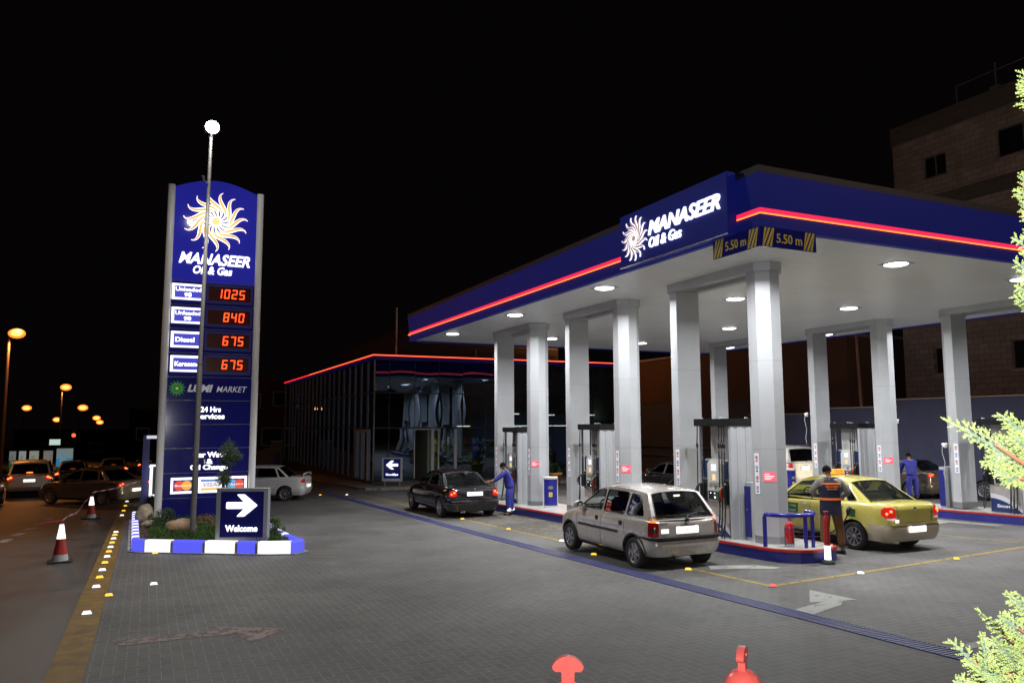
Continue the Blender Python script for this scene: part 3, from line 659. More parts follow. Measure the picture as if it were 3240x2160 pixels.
        c1 = [(-q*.38+.028*math.cos(a*.5236), .28+.028*math.sin(a*.5236)) for a in range(12)]; c2 = [(-q*.38+.02*math.cos(a*.5236), .28+.02*math.sin(a*.5236)) for a in range(12)]
        MB().prism(c1, .004, .007, f=Fs, holes=[c2]).build('ring_mark', navy, sk)
    return t
pp = pump_proto(); pp['label'] = 'fuel pump behind the silver hatchback, nearest in the near row'
for x, y, lb in ((11.56, 18.9, 'fuel pump in the middle of the near row, left of the hatchback roof'), (11.56, 24.15, 'fuel pump beside the black sedan and its attendant'),
                 (21.38, 13.65, 'fuel pump at the far right behind the conifer twigs'), (21.38, 18.85, 'fuel pump of the far row behind the taxi roof'), (21.38, 24.1, 'fuel pump of the far row hidden behind the near column')):
    dup(pp, (x, y, gz(y)+.25), lb)

# blue bins with a curved front
def bin_proto():
    t = thing('litter_bin', '', 'bin', (11.64, 22.1, gz(22.1)+.25), 0, 'blue bins on the pump islands')
    pl = [(-.22, .08), (-.22, -.25)]+[(-.22+.44*i/8, -.25-.09*math.sin(math.pi*i/8)) for i in range(1, 8)]+[(.22, -.25), (.22, .08)]
    o = [(x*.97, y*.97) for x, y in pl]
    MB().prism(o, .06, .88).build('body', mat('bin_blue', (.02, .022, .27), .3), t)
    MB().b2(-.235, -.205, -.25, .08, 0, .9).b2(.205, .235, -.25, .08, 0, .9).prism(pl, 0, .06).build('side_frame', pump_light, t)
    MB().prism([(x*1.06, y*1.04) for x, y in pl], .88, .94).build('lid', pump_light, t)
    el = [(.085*math.cos(a*.3927), .62+.055*math.sin(a*.3927)) for a in range(16)]
    MB().prism(el, .337, .345, f=lambda x, z, d: (x, -d, z)).build('oval_badge', mat('badge_grey', (.2, .2, .17), .4), t)
    y = MB().prism([(-.055, .34), (.055, .34), (.055, .47), (-.055, .47)], .338, .344, f=lambda x, z, d: (x, -d, z)).build('yellow_sticker', mat('sticker_yellow', (.75, .6, .02), .5), t)
    MB().prism([(-.02, .375), (.02, .375), (.02, .385), (-.01, .385), (-.01, .425), (.02, .425), (.02, .435), (-.02, .435)], .3445, .346, f=lambda x, z, d: (x, -d, z)).build('sticker_mark', black, y)
    return t
bp_ = bin_proto(); bp_['label'] = 'blue litter bin with oval badge between the first two column pairs of the black sedan'
bp_['label'] = 'blue litter bin with yellow sticker right of the black sedan attendant'
bp_.rotation_euler = (0, 0, R(-26))
dup(bp_, (11.9, 16.75, gz(16.75)+.25), 'litter bin just showing its lid above the silver hatchback roof')
dup(bp_, (21.45, 22.0, gz(22)+.25), 'litter bin on the far island in front of the white off-roader', R(0))
# slim blue and grey boxes beside the columns
def slim_proto(x, y, lb):
    t = thing('service_box', lb, 'service box', (x, y, gz(y)+.25), 0, 'slim service boxes beside the columns')
    MB().b2(-.20, .26, 0, .17, 0, 1.18, bev=.006).build('case', silver, t)
    MB().b2(-.225, -.205, .0, .17, .06, 1.1).build('blue_edge', blue_paint, t)
    MB().cyl((-.225, .08, .62), (-.245, .08, .62), .014, n=8).build('lock', steel, t); return t
slim_proto(11.66, 12.78, 'slim grey box with blue edge between the nearest pump and its column')
slim_proto(21.32, 15.42, 'slim grey box with blue edge beside the brown sedan tail')

# blue guard rail and fire extinguishers at the island end
gt = thing('guard_rail', 'bent blue tube guard rail on the rounded island end', 'guard rail', (11.55, 11.7, gz(11.7)+.25))
zb = gz(11.7)+.25
def arc_pts(): 
    out = [(11.02, 11.98, zb+.55)]
    for i in range(13):
        t = math.pi+math.pi*i/12; out.append((11.55+.53*math.cos(t), 11.90+.50*math.sin(t), zb+.62))
    return out+[(12.08, 11.98, zb+.55)]
ap = arc_pts(); g_ = MB().tube([(ap[1][0], ap[1][1]+.03, zb)]+[(ap[1][0], ap[1][1]+.03, zb+.56)]+ap[1:-1]+[(12.08, 11.93, zb+.56), (12.08, 11.93, zb)], .042, 10)
bw(g_, 'top_tube', mat('rail_blue', (.02, .02, .3), .22, coat=.4), gt)
pf = MB().cyl((11.55, 11.40, zb), (11.55, 11.40, zb+.62), .036, n=10).cyl((11.75, 11.42, zb), (11.75, 11.42, zb+.62), .036, n=10); bw(pf, 'middle_posts', MATS['rail_blue'], gt)
def exting(x, y, lb, s=1.0):
    t = thing('fire_extinguisher', lb, 'fire extinguisher', (x, y, gz(y)+.25), R(30), 'red fire extinguishers on the islands')
    MB().lathe([(0, .05), (.078, .055), (.088, .08), (.088, .40), (.07, .45), (.03, .475), (.025, .49)], n=18).build('cylinder', mat('ext_red', (.5, .012, .012), .25, coat=.5), t)
    MB().cyl((0, 0, .48), (0, 0, .53), .022, n=10).b2(-.015, .015, -.09, .05, .53, .545).b2(-.012, .012, -.10, .0, .56, .57).build('valve', steel, t)
    MB().tube([(.03, 0, .51), (.10, 0, .50), (.15, 0, .40), (.145, 0, .25), (.115, 0, .14)], .011, 6).build('hose', rubber, t)
    c = MB()
    for z_ in (.05, .36):
        c.tube([(.093*math.cos(a*.5236), .093*math.sin(a*.5236), z_) for a in range(12)], .006, 5, closed=True)
    for a in (0, 2.09, 4.19, 1.2): c.tube([(.094*math.cos(a), .094*math.sin(a), .36), (.094*math.cos(a), .094*math.sin(a), .05), (.10*math.cos(a), .10*math.sin(a), 0)], .006, 5)
    c.build('stand', blue_paint, t); return t
exting(11.47, 11.74, 'red fire extinguisher inside the blue guard rail')
exting(12.15, 20.9, 'red extinguisher between the blue bin and the middle pump')
exting(21.9, 20.9, 'small red extinguisher below the white off-roader tail')

# red and white flexible bollard
bt_ = thing('flexible_bollard', 'thin red bollard with white lower sleeve and black foot beside the taxi attendant', 'bollard', (11.67, 11.0, gz(11)))
MB().lathe([(0, .07), (.062, .07), (.056, .34)], n=18).build('reflective_sleeve', reflect_w, bt_)
MB().lathe([(.056, .34), (.053, .80), (.045, .87), (.018, .905), (.017, .93)], n=18).build('red_tube', mat('bollard_red', (.33, .012, .012), .4), bt_)
MB().lathe([(.017, .93), (.045, .955), (.047, .97), (.02, .975), (0, .975)], n=14).build('cap', mat('bollard_red', (.33, .012, .012), .4), bt_)
ft = MB().lathe([(0, 0), (.13, .0), (.132, .02), (.10, .055), (.065, .08), (.0, .085)], n=20)
for i in range(8): a = i*.785; ft.cyl((.105*math.cos(a), .105*math.sin(a), .02), (.105*math.cos(a), .105*math.sin(a), .05), .012, n=6)
ft.build('foot', rubber, bt_)

# ------------------------------------------------------------------ price pylon
py = thing('price_pylon', 'tall blue price pylon with lit sun emblem, name and red digits', 'price sign', (1.58, 24.78, gz(24.8)+.2))
PYF = 24.6; L0, R0 = .43, 2.76
f = lambda x, z, d=0: (x, PYF-d, z)
UX, UZ = (1, 0, 0), (0, 0, 1)
panels = [(6.655, 9.5, 'logo_panel', blue_lit), (5.955, 6.645, 'price_panel', blue_panel), (5.245, 5.945, 'price_panel', blue_panel), (4.53, 5.235, 'price_panel', blue_panel), (3.82, 4.52, 'price_panel', blue_panel),
          (3.135, 3.81, 'market_panel', blue_panel), (2.435, 3.125, 'services_panel', blue_panel), (1.745, 2.425, 'plain_panel', blue_panel), (1.035, 1.735, 'wash_panel', blue_panel), (.325, 1.025, 'card_panel', blue_panel), (-.5, .315, 'foot_panel', blue_panel)]
po = []
for z0, z1, nm, mm in panels:
    if nm == 'logo_panel':
        poly = [(L0, z0), (R0, z0)]+[(R0-(R0-L0)*i/14, 9.5+.30*math.sin(math.pi*i/14)) for i in range(15)]
        poly = poly[:2]+poly[2:]; mb = MB().prism(poly, 0, .36, f=lambda x, z, d: (x, PYF+d, z))
    else: mb = MB().b2(L0, R0, PYF, PYF+.36, z0, z1, bev=.006)
    po.append(bw(mb, nm, mm, py))
sp = MB()
for xc in (L0-.10, R0+.10):   # rounded silver posts
    pr = [(xc-.10, PYF+.38), (xc-.10, PYF+.0)]+[(xc-.10*math.cos(math.pi*i/8), PYF-.09*math.sin(math.pi*i/8)) for i in range(1, 8)]+[(xc+.10, PYF), (xc+.10, PYF+.38)]
    sp.prism(pr, -.5, 9.53, smooth=True)
bw(sp, 'side_posts', mat('post_silver', (.88, .88, .88), .35), py)
bk = MB()
for z0, z1, nm, mm in panels[1:]:
    for xx in (L0+.02, R0-.02): bk.cyl((xx, PYF-.002, z1+.005), (xx, PYF-.02, z1+.005), .018, n=8)
    bk.b2(L0+.02, R0-.02, PYF+.01, PYF+.3, z1-.001, z1+.011)
bw(bk, 'panel_joints', silver_d, py)
sun((white_glow, flame_mat('flame_pylon', (1.585, PYF, 8.53), .93, 1.2, (1, .72, .25), (1, .42, .12), (1, .22, .12))), py, fr((1.585, PYF-.001, 8.53), UX, UZ), .92, .04, 15, .2, tk=.80)
l = MB(); put_text(l, 'MANASEER', (.60, PYF-.001, 7.19), UX, UZ, 2.0, .34, .04, .022, .28); put_text(l, 'Oil & Gas', (1.0, PYF-.001, 6.90), UX, UZ, 1.1, .24, .035, .022, .2); bw(l, 'lettering', white_glow, po[0])
blue_white = emis('price_frame_white', (1, .98, 1), 1.7)
lbl_blue = emis('label_blue', (.07, .07, .62), .9)
SEG = {0: 'abcdef', 1: 'bc', 2: 'abged', 4: 'fgbc', 5: 'afgcd', 6: 'afgedc', 7: 'abc', 8: 'abcdefg'}
def digit(mb, n, x, z, w, h, t, mi, y):
    sl = .09*h
    def bar(x0, z0, x1, z1):
        p = [(x0+sl*(z0-z)/h, z0), (x1+sl*(z0-z)/h, z0), (x1+sl*(z1-z)/h, z1), (x0+sl*(z1-z)/h, z1)]; mb.prism(round_poly(p, t*.45, 2), 0, .006, f=lambda a, b, d: (a, y-d, b), mi=mi)
    g = t*.12; m_ = z+h/2
    q = {'a': (x+g, z+h-t, x+w-g, z+h), 'd': (x+g, z, x+w-g, z+t), 'g': (x+g, m_-t/2, x+w-g, m_+t/2), 'f': (x, m_+g, x+t, z+h-g), 'e': (x, z+g, x+t, m_-g), 'b': (x+w-t, m_+g, x+w, z+h-g), 'c': (x+w-t, z+g, x+w, m_-g)}
    for s in SEG[n]: bar(*q[s])
for i, (txt, num) in enumerate(((('Unleaded', '95'), '1025'), (('Unleaded', '90'), '840'), (('Diesel',), '675'), (('Kerosene',), '675'))):
    z0, z1 = panels[i+1][0], panels[i+1][1]; P = po[i+1]; zc = (z0+z1)/2+.03
    outer = [(.45+i*.012, zc-.235), (1.33, zc-.235), (1.33, zc+.235), (.45+i*.012, zc+.235)]; inn = [(.45+i*.012+.075, zc-.18), (1.27, zc-.18), (1.27, zc+.17), (.45+i*.012+.075, zc+.17)]
    fp = bw(MB().prism(outer, 0, .05, f=f, holes=[inn]), 'label_frame', blue_white, P)
    bw(MB().prism(inn, 0, .03, f=f), 'label_face', lbl_blue, fp)
    lt = MB(); x0 = .45+i*.012+.12
    if len(txt) == 2: put_text(lt, txt[0], (x0-.02, PYF-.031, zc+.015), UX, UZ, .70, .115, .01, .018); put_text(lt, txt[1], (x0+.22, PYF-.031, zc-.15), UX, UZ, .2, .12, .01, .05)
    else: put_text(lt, txt[0], (x0, PYF-.031, zc-.075), UX, UZ, .52 if i == 2 else .66, .14, .01, .03)
    bw(lt, 'lettering', white_glow, fp)
    bx = [(1.40, zc-.30), (2.72, zc-.30), (2.72, zc+.28), (1.40, zc+.28)]; bi = [(1.455, zc-.22), (2.66, zc-.22), (2.66, zc+.21), (1.455, zc+.21)]
    dp = bw(MB().prism(bx, 0, .035, f=f, holes=[bi]), 'display_frame', mat('display_blue', (.03, .03, .26), .35), P)
    bw(MB().prism(bi, 0, .012, f=f), 'display_face', mat('display_dark', (.012, .004, .004), .25, emit=(.012, .0006, .0003), es=1), dp)
    dg = MB(); n = len(num); x = 2.49-.17; hs = []
    for ch in reversed(num): digit(dg, int(ch), x, zc-.135, .155, .28, .036, 0, PYF-.013); x -= .215
    bw(dg, 'digits', led_glow, dp)
# market panel: small green sun and grey name
mp_ = po[5]; gs = MB(); f5 = fr((.70, PYF-.001, 3.475), UX, UZ)
for k_ in range(14): gs.prism(sun_ray(k_, 14, .045, .235, .021), .001, .01, f=f5)
gs.prism([(.05*math.cos(a*.5236), .05*math.sin(a*.5236)) for a in range(12)], .01, .014, f=f5, mi=1); bw(gs, 'green_sun', [mat('green_sun', (.03, .22, .04), .5, emit=(.05, .28, .06), es=.35), mat('green_sun_core', (.2, .35, .04), .5, emit=(.4, .5, .1), es=.5)], mp_)
l = MB(); put_text(l, 'LUMI', (.98, PYF-.001, 3.375), UX, UZ, .70, .22, .01, .05, .25); put_text(l, 'MARKET', (1.78, PYF-.001, 3.385), UX, UZ, .86, .17, .01, .004, .25); bw(l, 'lettering', mat('market_letters', (.5, .5, .54), .4, emit=(.5, .5, .55), es=.32), mp_)
l = MB(); put_text(l, '24 Hrs', (1.36, PYF-.001, 2.79), UX, UZ, .56, .16, .02, .02); put_text(l, 'Services', (1.25, PYF-.001, 2.59), UX, UZ, .78, .155, .02, .03); bw(l, 'lettering', white_glow, po[6])
l = MB(); put_text(l, 'Car Wash', (1.20, PYF-.001, 1.47), UX, UZ, .92, .16, .02, .03); put_text(l, '&', (1.58, PYF-.001, 1.28), UX, UZ, .17, .15, .02, .04); put_text(l, 'Oil Change', (1.14, PYF-.001, 1.07), UX, UZ, 1.02, .19, .02, .03); bw(l, 'lettering', white_glow, po[8])
cp = po[9]
cards = [(.64, 1.29), (1.38, 2.02), (2.10, 2.72)]
def disc(x, z, r, n=20): return [(x+r*math.cos(2*math.pi*a/n), z+r*math.sin(2*math.pi*a/n)) for a in range(n)]
for i, (a, b) in enumerate(cards):
    z0, z1 = .45, .90; inn = [(a+.06, z0+.06), (b-.06, z0+.06), (b-.06, z1-.06), (a+.06, z1-.06)]
    fp = bw(MB().prism([(a, z0), (b, z0), (b, z1), (a, z1)], 0, .03, f=f, holes=[inn]), 'card_frame', white_glow, cp)
    if i == 1:
        m3 = MB().prism([(a+.06, z0+.06), (b-.06, z0+.06), (b-.06, z0+.13), (a+.06, z0+.13)], 0, .02, f=f, mi=0).prism([(a+.06, z1-.13), (b-.06, z1-.13), (b-.06, z1-.06), (a+.06, z1-.06)], 0, .02, f=f, mi=1).prism([(a+.06, z0+.13), (b-.06, z0+.13), (b-.06, z1-.13), (a+.06, z1-.13)], 0, .02, f=f, mi=2)
        put_text(m3, 'VISA', (a+.13, PYF-.021, z0+.17), UX, UZ, b-a-.26, .115, .006, .02, .2, mi=3)
        bw(m3, 'card_face', [emis('card_gold', (1, .55, .1), 1), emis('card_blue', (.15, .3, .7), .9), emis('card_white', (1, 1, 1), 1), emis('card_ink', (.55, .42, .6), .9)], fp)
    else:
        m3 = MB().prism(inn, 0, .015, f=f, mi=0); xm = (a+b)/2; ins = .118
        m3.prism(disc(xm-.10 if i == 0 else xm-.10, (z0+z1)/2, ins+.02), .015, .019, f=f, mi=1 if i == 0 else 3).prism(disc(xm+.10, (z0+z1)/2, ins+.02), .015, .021, f=f, mi=2 if i == 0 else 1)
        put_text(m3, 'MasterCard' if i == 0 else 'Maestro', (a+.11, PYF-.022, (z0+z1)/2-.03), UX, UZ, b-a-.22, .06, .003, .01, .1, mi=4)
        bw(m3, 'card_face', [emis('card_navy', (.05, .06, .3), .7), emis('card_red', (.9, .09, .06), .9), emis('card_orange', (1, .45, .05), 1), emis('card_cyan', (.15, .5, .9), .9), emis('card_white2', (1, .95, .9), 1)], fp)

# floodlight on a tall pole
lp = thing('floodlight_pole', 'tall grey pole with a glaring white floodlight in front of the pylon', 'lamp post', (1.11, 20.12, gz(20.1)+.2))
bw(MB().cyl((1.04, 20.12, -.3), (1.06, 20.12, 3.9), .066, .064, 16).cyl((1.06, 20.12, 3.9), (1.11, 20.12, 9.6), .052, .040, 16).cyl((1.06, 20.12, 3.88), (1.06, 20.12, 3.93), .07, .07, 16).b2(.91, 1.17, 19.99, 20.25, -.24, -.21), 'pole', mat('pole_galv', (.20, .19, .185), .45, metal=.3, noise=.1), lp)
bw(MB().tube([(1.11, 20.12, 8.35), (1.05, 20.05, 8.36), (.97, 20.0, 8.42)], .014, 6).cyl((.97, 20.0, 8.38), (.94, 19.95, 8.5), .04, .05, 8).b2(1.22, 1.25, 19.9, 20.1, 1.5, 1.6), 'bracket', steel, lp)
hd = bw(MB().ball((1.12, 20.15, 9.80), (.22, .20, .15), 16).cyl((1.11, 20.12, 9.55), (1.11, 20.12, 9.66), .05, .08, 12), 'lamp_head', steel, lp)
bw(MB().ball((1.12, 19.98, 9.77), (.165, .13, .155), 18), 'lens', emis('flood_glow', (1, 1, .93), 30), hd)
light('floodlight_glow', 'POINT', (1.12, 19.2, 9.77), 230, (1, 1, .93), .1)
light('floodlight', 'SPOT', (1.12, 18.7, 9.6), 2500, (1, 1, .95), .2, (R(14), 0, R(-168)), R(116), .6)

# ------------------------------------------------------------------ planter island
ol = [(-.24, 19.62), (.0, 19.30), (2.38, 17.56), (2.86, 17.36), (3.20, 17.66), (3.1, 18.4), (3.02, 20), (3.14, 27.2), (2.7, 27.8), (-.1, 27.8), (-.36, 27.4)]
pt = thing('planter_island', 'planted kerb island under the pylon edged with reflective white and blue blocks', 'planter', (1.4, 22.5, gz(22.5)))
bw(MB().prism([(1.4+(x-1.4)*.96, 22.5+(y-22.5)*.975) for x, y in ol], 0, .21, f=lambda x, y, z: (x, y, gz(y)+z)), 'soil', mat('soil', (.05, .03, .018), .95, noise=.5, nscale=14, bump=1, bscale=25), pt)
wb_m = emis('kerb_white_glow', (1, .98, 1), 1.25); bb_m = emis('kerb_blue_glow', (.11, .12, 1.0), .95); gap = mat('kerb_gap', (.3, .28, .24), .8, noise=.2)  # block colours glow in place of flash returned by reflective kerb paint
bmix = MB(); blocks = []
def blk(mb, a, b, th=.16, h=.275, o=0):
    a, b = Vector(a), Vector(b); d = (b-a).normalized(); n = Vector((-d.y, d.x))   # inwards on an anticlockwise outline
    p = [a-n*o, b-n*o, b+n*th, a+n*th]; ch = .022
    q = [a+n*ch-n*o, b+n*ch-n*o, b+n*(th-.01), a+n*(th-.01)]
    mb.add([(v.x, v.y, gz(v.y)+.0) for v in p]+[(v.x, v.y, gz(v.y)+h-.04) for v in p]+[(v.x, v.y, gz(v.y)+h) for v in q],
           [(0, 1, 5, 4), (1, 2, 6, 5), (2, 3, 7, 6), (3, 0, 4, 7), (4, 5, 9, 8), (5, 6, 10, 9), (6, 7, 11, 10), (7, 4, 8, 11), (8, 9, 10, 11)])
white_first = False
for i in range(len(ol)):
    a, b = Vector(ol[i]), Vector(ol[(i+1) % len(ol)]); Ls = (b-a).length
    if i == 1: cuts = [0, .69, 1.47, 2.24, 2.72, Ls]; 
    elif i in (5, 6, 10, 9, 8): nn = max(1, round(Ls/.38)); cuts = [Ls*j/nn for j in range(nn+1)]
    elif i == 0: cuts = [0, Ls]
    elif i == 2: cuts = [0, Ls]
    else: nn = max(1, round(Ls/.5)); cuts = [Ls*j/nn for j in range(nn+1)]
    if i == 10: a0 = a
    for j in range(len(cuts)-1):
        g0 = .035 if (j > 0 or i in (1, 10)) else .0; p0 = a+(b-a)*((cuts[j]+g0)/Ls); p1 = a+(b-a)*((cuts[j+1]-(.035 if j < len(cuts)-2 else 0))/Ls)
        col_w = (j % 2 == 0) if i == 1 else (j % 2 == 1)
        if i == 0: col_w = False
        if i == 1: col_w = j % 2 == 0
        if i == 2: col_w = True
        if i == 3: col_w = False
        if i == 10: col_w = (j % 2 == 0)
        q_ = MB(); blk(q_, p0, p1); blocks.append((q_, col_w))
    blk(bmix, a, b, .13, .262, -.014)
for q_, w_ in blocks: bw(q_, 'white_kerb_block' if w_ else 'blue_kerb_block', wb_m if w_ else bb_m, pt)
bw(bmix, 'kerb_joints', gap, pt)
bw(MB().prism([(1.4+(x-1.4)*1.045, 22.5+(y-22.5)*1.022) for x, y in ol], .001, .02, f=lambda x, y, z: (x, y, gz(y)+z)), 'footing', concrete, pt)
# grass: many thin blades
def inside(p, poly):
    x, y = p; c = False; j = len(poly)-1
    for i in range(len(poly)):
        xi, yi = poly[i]; xj, yj = poly[j]
        if (yi > y) != (yj > y) and x < (xj-xi)*(y-yi)/(yj-yi)+xi: c = not c
        j = i
    return c
gp = [(.1, 19.9), (2.4, 18.1), (2.95, 18.2), (2.9, 20.5), (2.95, 27), (-.0, 27), (.15, 22.5)]
g = MB(); n_ = 0
while n_ < 17000:
    x, y = rnd.uniform(-.1, 3.0), 17.9+9.1*rnd.random()**1.7
    if not inside((x, y), gp): continue
    n_ += 1; h = rnd.uniform(.05, .13)*(1+.5*math.sin(x*5)*math.sin(y*4)); a = rnd.uniform(0, 6.28); w = .006; z = gz(y)+.21
    dx, dy = math.cos(a)*w, math.sin(a)*w; l1, l2 = rnd.uniform(-.05, .05), rnd.uniform(-.05, .05)
    g.add([(x-dx, y-dy, z), (x+dx, y+dy, z), (x+l1*.4+dx*.6, y+l2*.4+dy*.6, z+h*.6), (x+l1, y+l2, z+h)], [(0, 1, 2), (0, 2, 3)])
go = g.build('grass', mat('grass', (.05, .12, .015), .6, noise=.4, nscale=3)); tag(go, 'short green grass growing inside the planter island', 'grass', kind='stuff')
cl = MB()
for i in range(420):   # clods and bark along the front edge
    t = rnd.random(); x = .05+2.85*t+rnd.uniform(-.1, .1); y = 19.45-1.95*t+rnd.uniform(.0, .5)
    if rnd.random() < .3: x, y = rnd.uniform(-.15, .15), rnd.uniform(19.6, 26)
    r = rnd.uniform(.012, .035); cl.ball((x, y, gz(y)+.215), (r, r*1.2, r*.6), 5)
tag(cl.build('bark_mulch', mat('bark', (.06, .03, .018), .9, noise=.5, nscale=30)), 'dark bark and clods along the front of the planter', 'mulch', kind='stuff')

def rock(x, y, sx, sy, sz, label, colr, seed):
    r_ = random.Random(seed); bm = bmesh.new(); bmesh.ops.create_icosphere(bm, subdivisions=3, radius=1)
    from mathutils import noise
    for v in bm.verts:
        d = 1+.18*noise.noise(v.co*1.3+Vector((seed, 0, 0)))+.05*noise.noise(v.co*4); v.co = Vector((v.co.x*sx*d, v.co.y*sy*d, v.co.z*sz*d))
    me = bpy.data.meshes.new('rock'); bm.to_mesh(me); bm.free(); me.materials.append(colr)
    for p in me.polygons: p.use_smooth = True
    o = bpy.data.objects.new('rock', me); COL.objects.link(o); o.location = (x, y, gz(y)+.21+sz*.6); return tag(o, label, 'rock')
sand = mat('sandstone', (.34, .22, .13), .75, noise=.18, nscale=9, bump=.4, bscale=18)
rock(.83, 21.25, .38, .25, .20, 'smooth oval sandstone boulder lying on the grass left of the lamp pole', sand, 3)
rock(.0, 24.6, .24, .3, .30, 'rough pale boulder at the left edge of the planter', mat('pale_rock', (.42, .34, .25), .8, noise=.3, nscale=7, bump=.6), 5)
rock(.15, 23.3, .22, .15, .09, 'small flat stone in front of the rough pale boulder', mat('pale_rock', (.42, .34, .25), .8), 9)

def bush(name, label, cat, x, y, w, h, n, m, lean=0, ls=.05, z0=None, shape=1.0):
    """clumped leaf crown round a few stems"""
    z0 = gz(y)+.2 if z0 is None else z0; t = thing(name, label, cat, (x, y, z0)); b = MB()
    clumps = [(Vector((rnd.gauss(0, .33)*w, rnd.gauss(0, .33)*w, h*(.15+.8*rnd.random()))), rnd.uniform(.18, .42)*w) for _ in range(14)]
    for i in range(n):
        c, r = rnd.choice(clumps); p = c+Vector((rnd.gauss(0, .5), rnd.gauss(0, .5), rnd.gauss(0, .5)))*r
        env = w*(1-abs(p.z/h-.42)**2*1.8*shape); q = math.hypot(p.x, p.y)
        if p.z < 0 or p.z > h*1.05 or q > max(.03, env): continue
        s = ls*rnd.uniform(.5, 1.2); d = Vector((rnd.gauss(0, 1), rnd.gauss(0, 1), rnd.gauss(.4, 1))).normalized(); e = d.orthogonal().normalized()*s*.3
        b.add([p-e, p+d*s*.5-e*.4, p+d*s, p+e], [(0, 1, 2, 3)])
    b.build('foliage', m, t)
    s_ = MB()
    for i in range(5):
        a = rnd.uniform(0, 6.28); s_.tube([(0, 0, -.02), (math.cos(a)*w*.2, math.sin(a)*w*.2, h*.4), (math.cos(a)*w*.45, math.sin(a)*w*.45, h*.8)], [.014, .009, .004], 5)
    s_.build('stems', mat('twig', (.09, .06, .035), .8), t); return t
dk_green = mat('dark_green', (.028, .05, .014), .65, noise=.4, nscale=12)
bush('shrub', 'low round dark green shrub left of the sandstone boulder', 'shrub', .48, 22.6, .42, .50, 3500, dk_green, ls=.045)
bush('shrub', 'taller dark shrub behind the rough pale boulder', 'shrub', .1, 25.9, .36, .60, 2400, dk_green, ls=.05)
bush('shrub', 'small green shrub to the right of the welcome sign', 'shrub', 2.78, 19.2, .28, .42, 1800, leafy, ls=.04)
bush('shrub', 'bushy green plant left behind the welcome sign', 'shrub', 1.88, 21.6, .34, 1.0, 3000, leafy, ls=.05)
bush('shrub', 'low reddish plant at the foot of the lamp pole', 'shrub', 1.45, 22.3, .28, .32, 900, mat('red_leaf', (.16, .02, .015), .6), ls=.04)
# slim young tree in front of the pylon
ty = thing('young_tree', 'slim young tree with two dark leaf clumps in front of the pylon', 'tree', (1.95, 22.3, gz(22.3)+.2))
MB().tube([(0, 0, 0), (.02, 0, .8), (-.02, .02, 1.5), (.03, 0, 2.35)], [.028, .022, .016, .008], 7).tube([(0, 0, 1.3), (.12, 0, 1.55), (.22, 0, 1.75)], [.01, .008, .004], 5).build('trunk', MATS['twig'], ty)
tb = MB()
for (cx_, cz_, w_, h_, n_) in ((.03, 1.86, .25, .36, 3000), (-.06, 1.22, .20, .24, 1600), (.25, 1.80, .14, .12, 500), (-.05, .78, .16, .2, 700)):
    for i in range(n_):
        v = Vector((rnd.gauss(0, 1), rnd.gauss(0, 1), rnd.gauss(0, 1))).normalized()*rnd.random()**.5*(1+.25*math.sin(i*.37))
        p = Vector((cx_+v.x*w_, v.y*w_, cz_+v.z*h_)); s = rnd.uniform(.025, .055); d = Vector((rnd.gauss(0, 1), rnd.gauss(0, 1), rnd.gauss(.5, 1))).normalized(); e = d.orthogonal().normalized()*s*.28
        tb.add([p-e, p+d*s*.5-e*.4, p+d*s, p+e], [(0, 1, 2, 3)])
tb.build('foliage', dk_green, ty)
# spiky grass clump
yk = thing('spiky_plant', 'spiky plant with long thin arching blades left of the welcome sign', 'plant', (1.72, 21.0, gz(21)+.2)); yb = MB()
for i in range(60):
    a = rnd.uniform(0, 6.28); ln = rnd.uniform(.45, .8); el = rnd.uniform(.6, 1.35); pts = []
    for j in range(6):
        u = j/5; pts.append((math.cos(a)*ln*u*math.cos(el-.5*u), math.sin(a)*ln*u*math.cos(el-.5*u), ln*u*math.sin(el-.55*u)))
    yb.tube(pts, [.006, .007, .006, .005, .003, .001], 3)
yb.build('blades', mat('blade_green', (.10, .13, .05), .6), yk)

# ------------------------------------------------------------------ welcome and farewell signs
def arrow_sign(name, label, cat, loc, az, w, h, text, left, legs, th, glow, es):
    t = thing(name, label, cat, loc, az); e = .075*w/.95
    MB().b2(-w/2, w/2, 0, th, legs, legs+h*.115).b2(-w/2, -w/2+e, -.012, th+.0, legs+h*.115, h+legs-e*.8).b2(w/2-e, w/2, -.012, th, legs+h*.115, h+legs-e*.8).b2(-w/2, w/2, -.012, th, h+legs-e*.8, h+legs, bev=.004).build('frame', silver, t)
    p = MB().b2(-w/2+e+.002, w/2-e-.002, .0, th-.01, legs+h*.115+.003, legs+h-e*.8-.003).build('panel', blue_panel, t)
    zc = legs+h*.69; s = w*.30*(-1 if left else 1); ww = w*.31
    A = [(-s, -.062*w), (.15*s, -.062*w), (-.32*s, -.21*w), (.15*s, -.21*w), (1.0*s, 0), (.15*s, .21*w), (-.32*s, .21*w), (.15*s, .062*w), (-s, .062*w)]
    if left: A = A[::-1]
    MB().prism(round_poly([(x, zc+z) for x, z in A], .02), 0, .03, f=lambda x, z, d: (x, -.001-d, z)).build('arrow', glow, p)
    l = MB(); put_text(l, text, (-w*.31, -.001, legs+h*.22), (1, 0, 0), (0, 0, 1), w*.62, h*.115, .02, .020); l.build('lettering', glow, p)
    if legs: MB().b2(-w/2+.10, -w/2+.16, .05, .11, 0, legs).b2(w/2-.16, w/2-.10, .05, .11, 0, legs).build('legs', silver_d, t)
    return t
ang = math.atan2(17.97-19.4, 2.5-1.65)
arrow_sign('welcome_sign', 'blue welcome sign with lit white arrow pointing right in the planter', 'sign', (1.95, 18.35, gz(18.4)+.17), R(-25), 1.14, 1.21, 'Welcome', False, 0, .17, white_glow, 1)
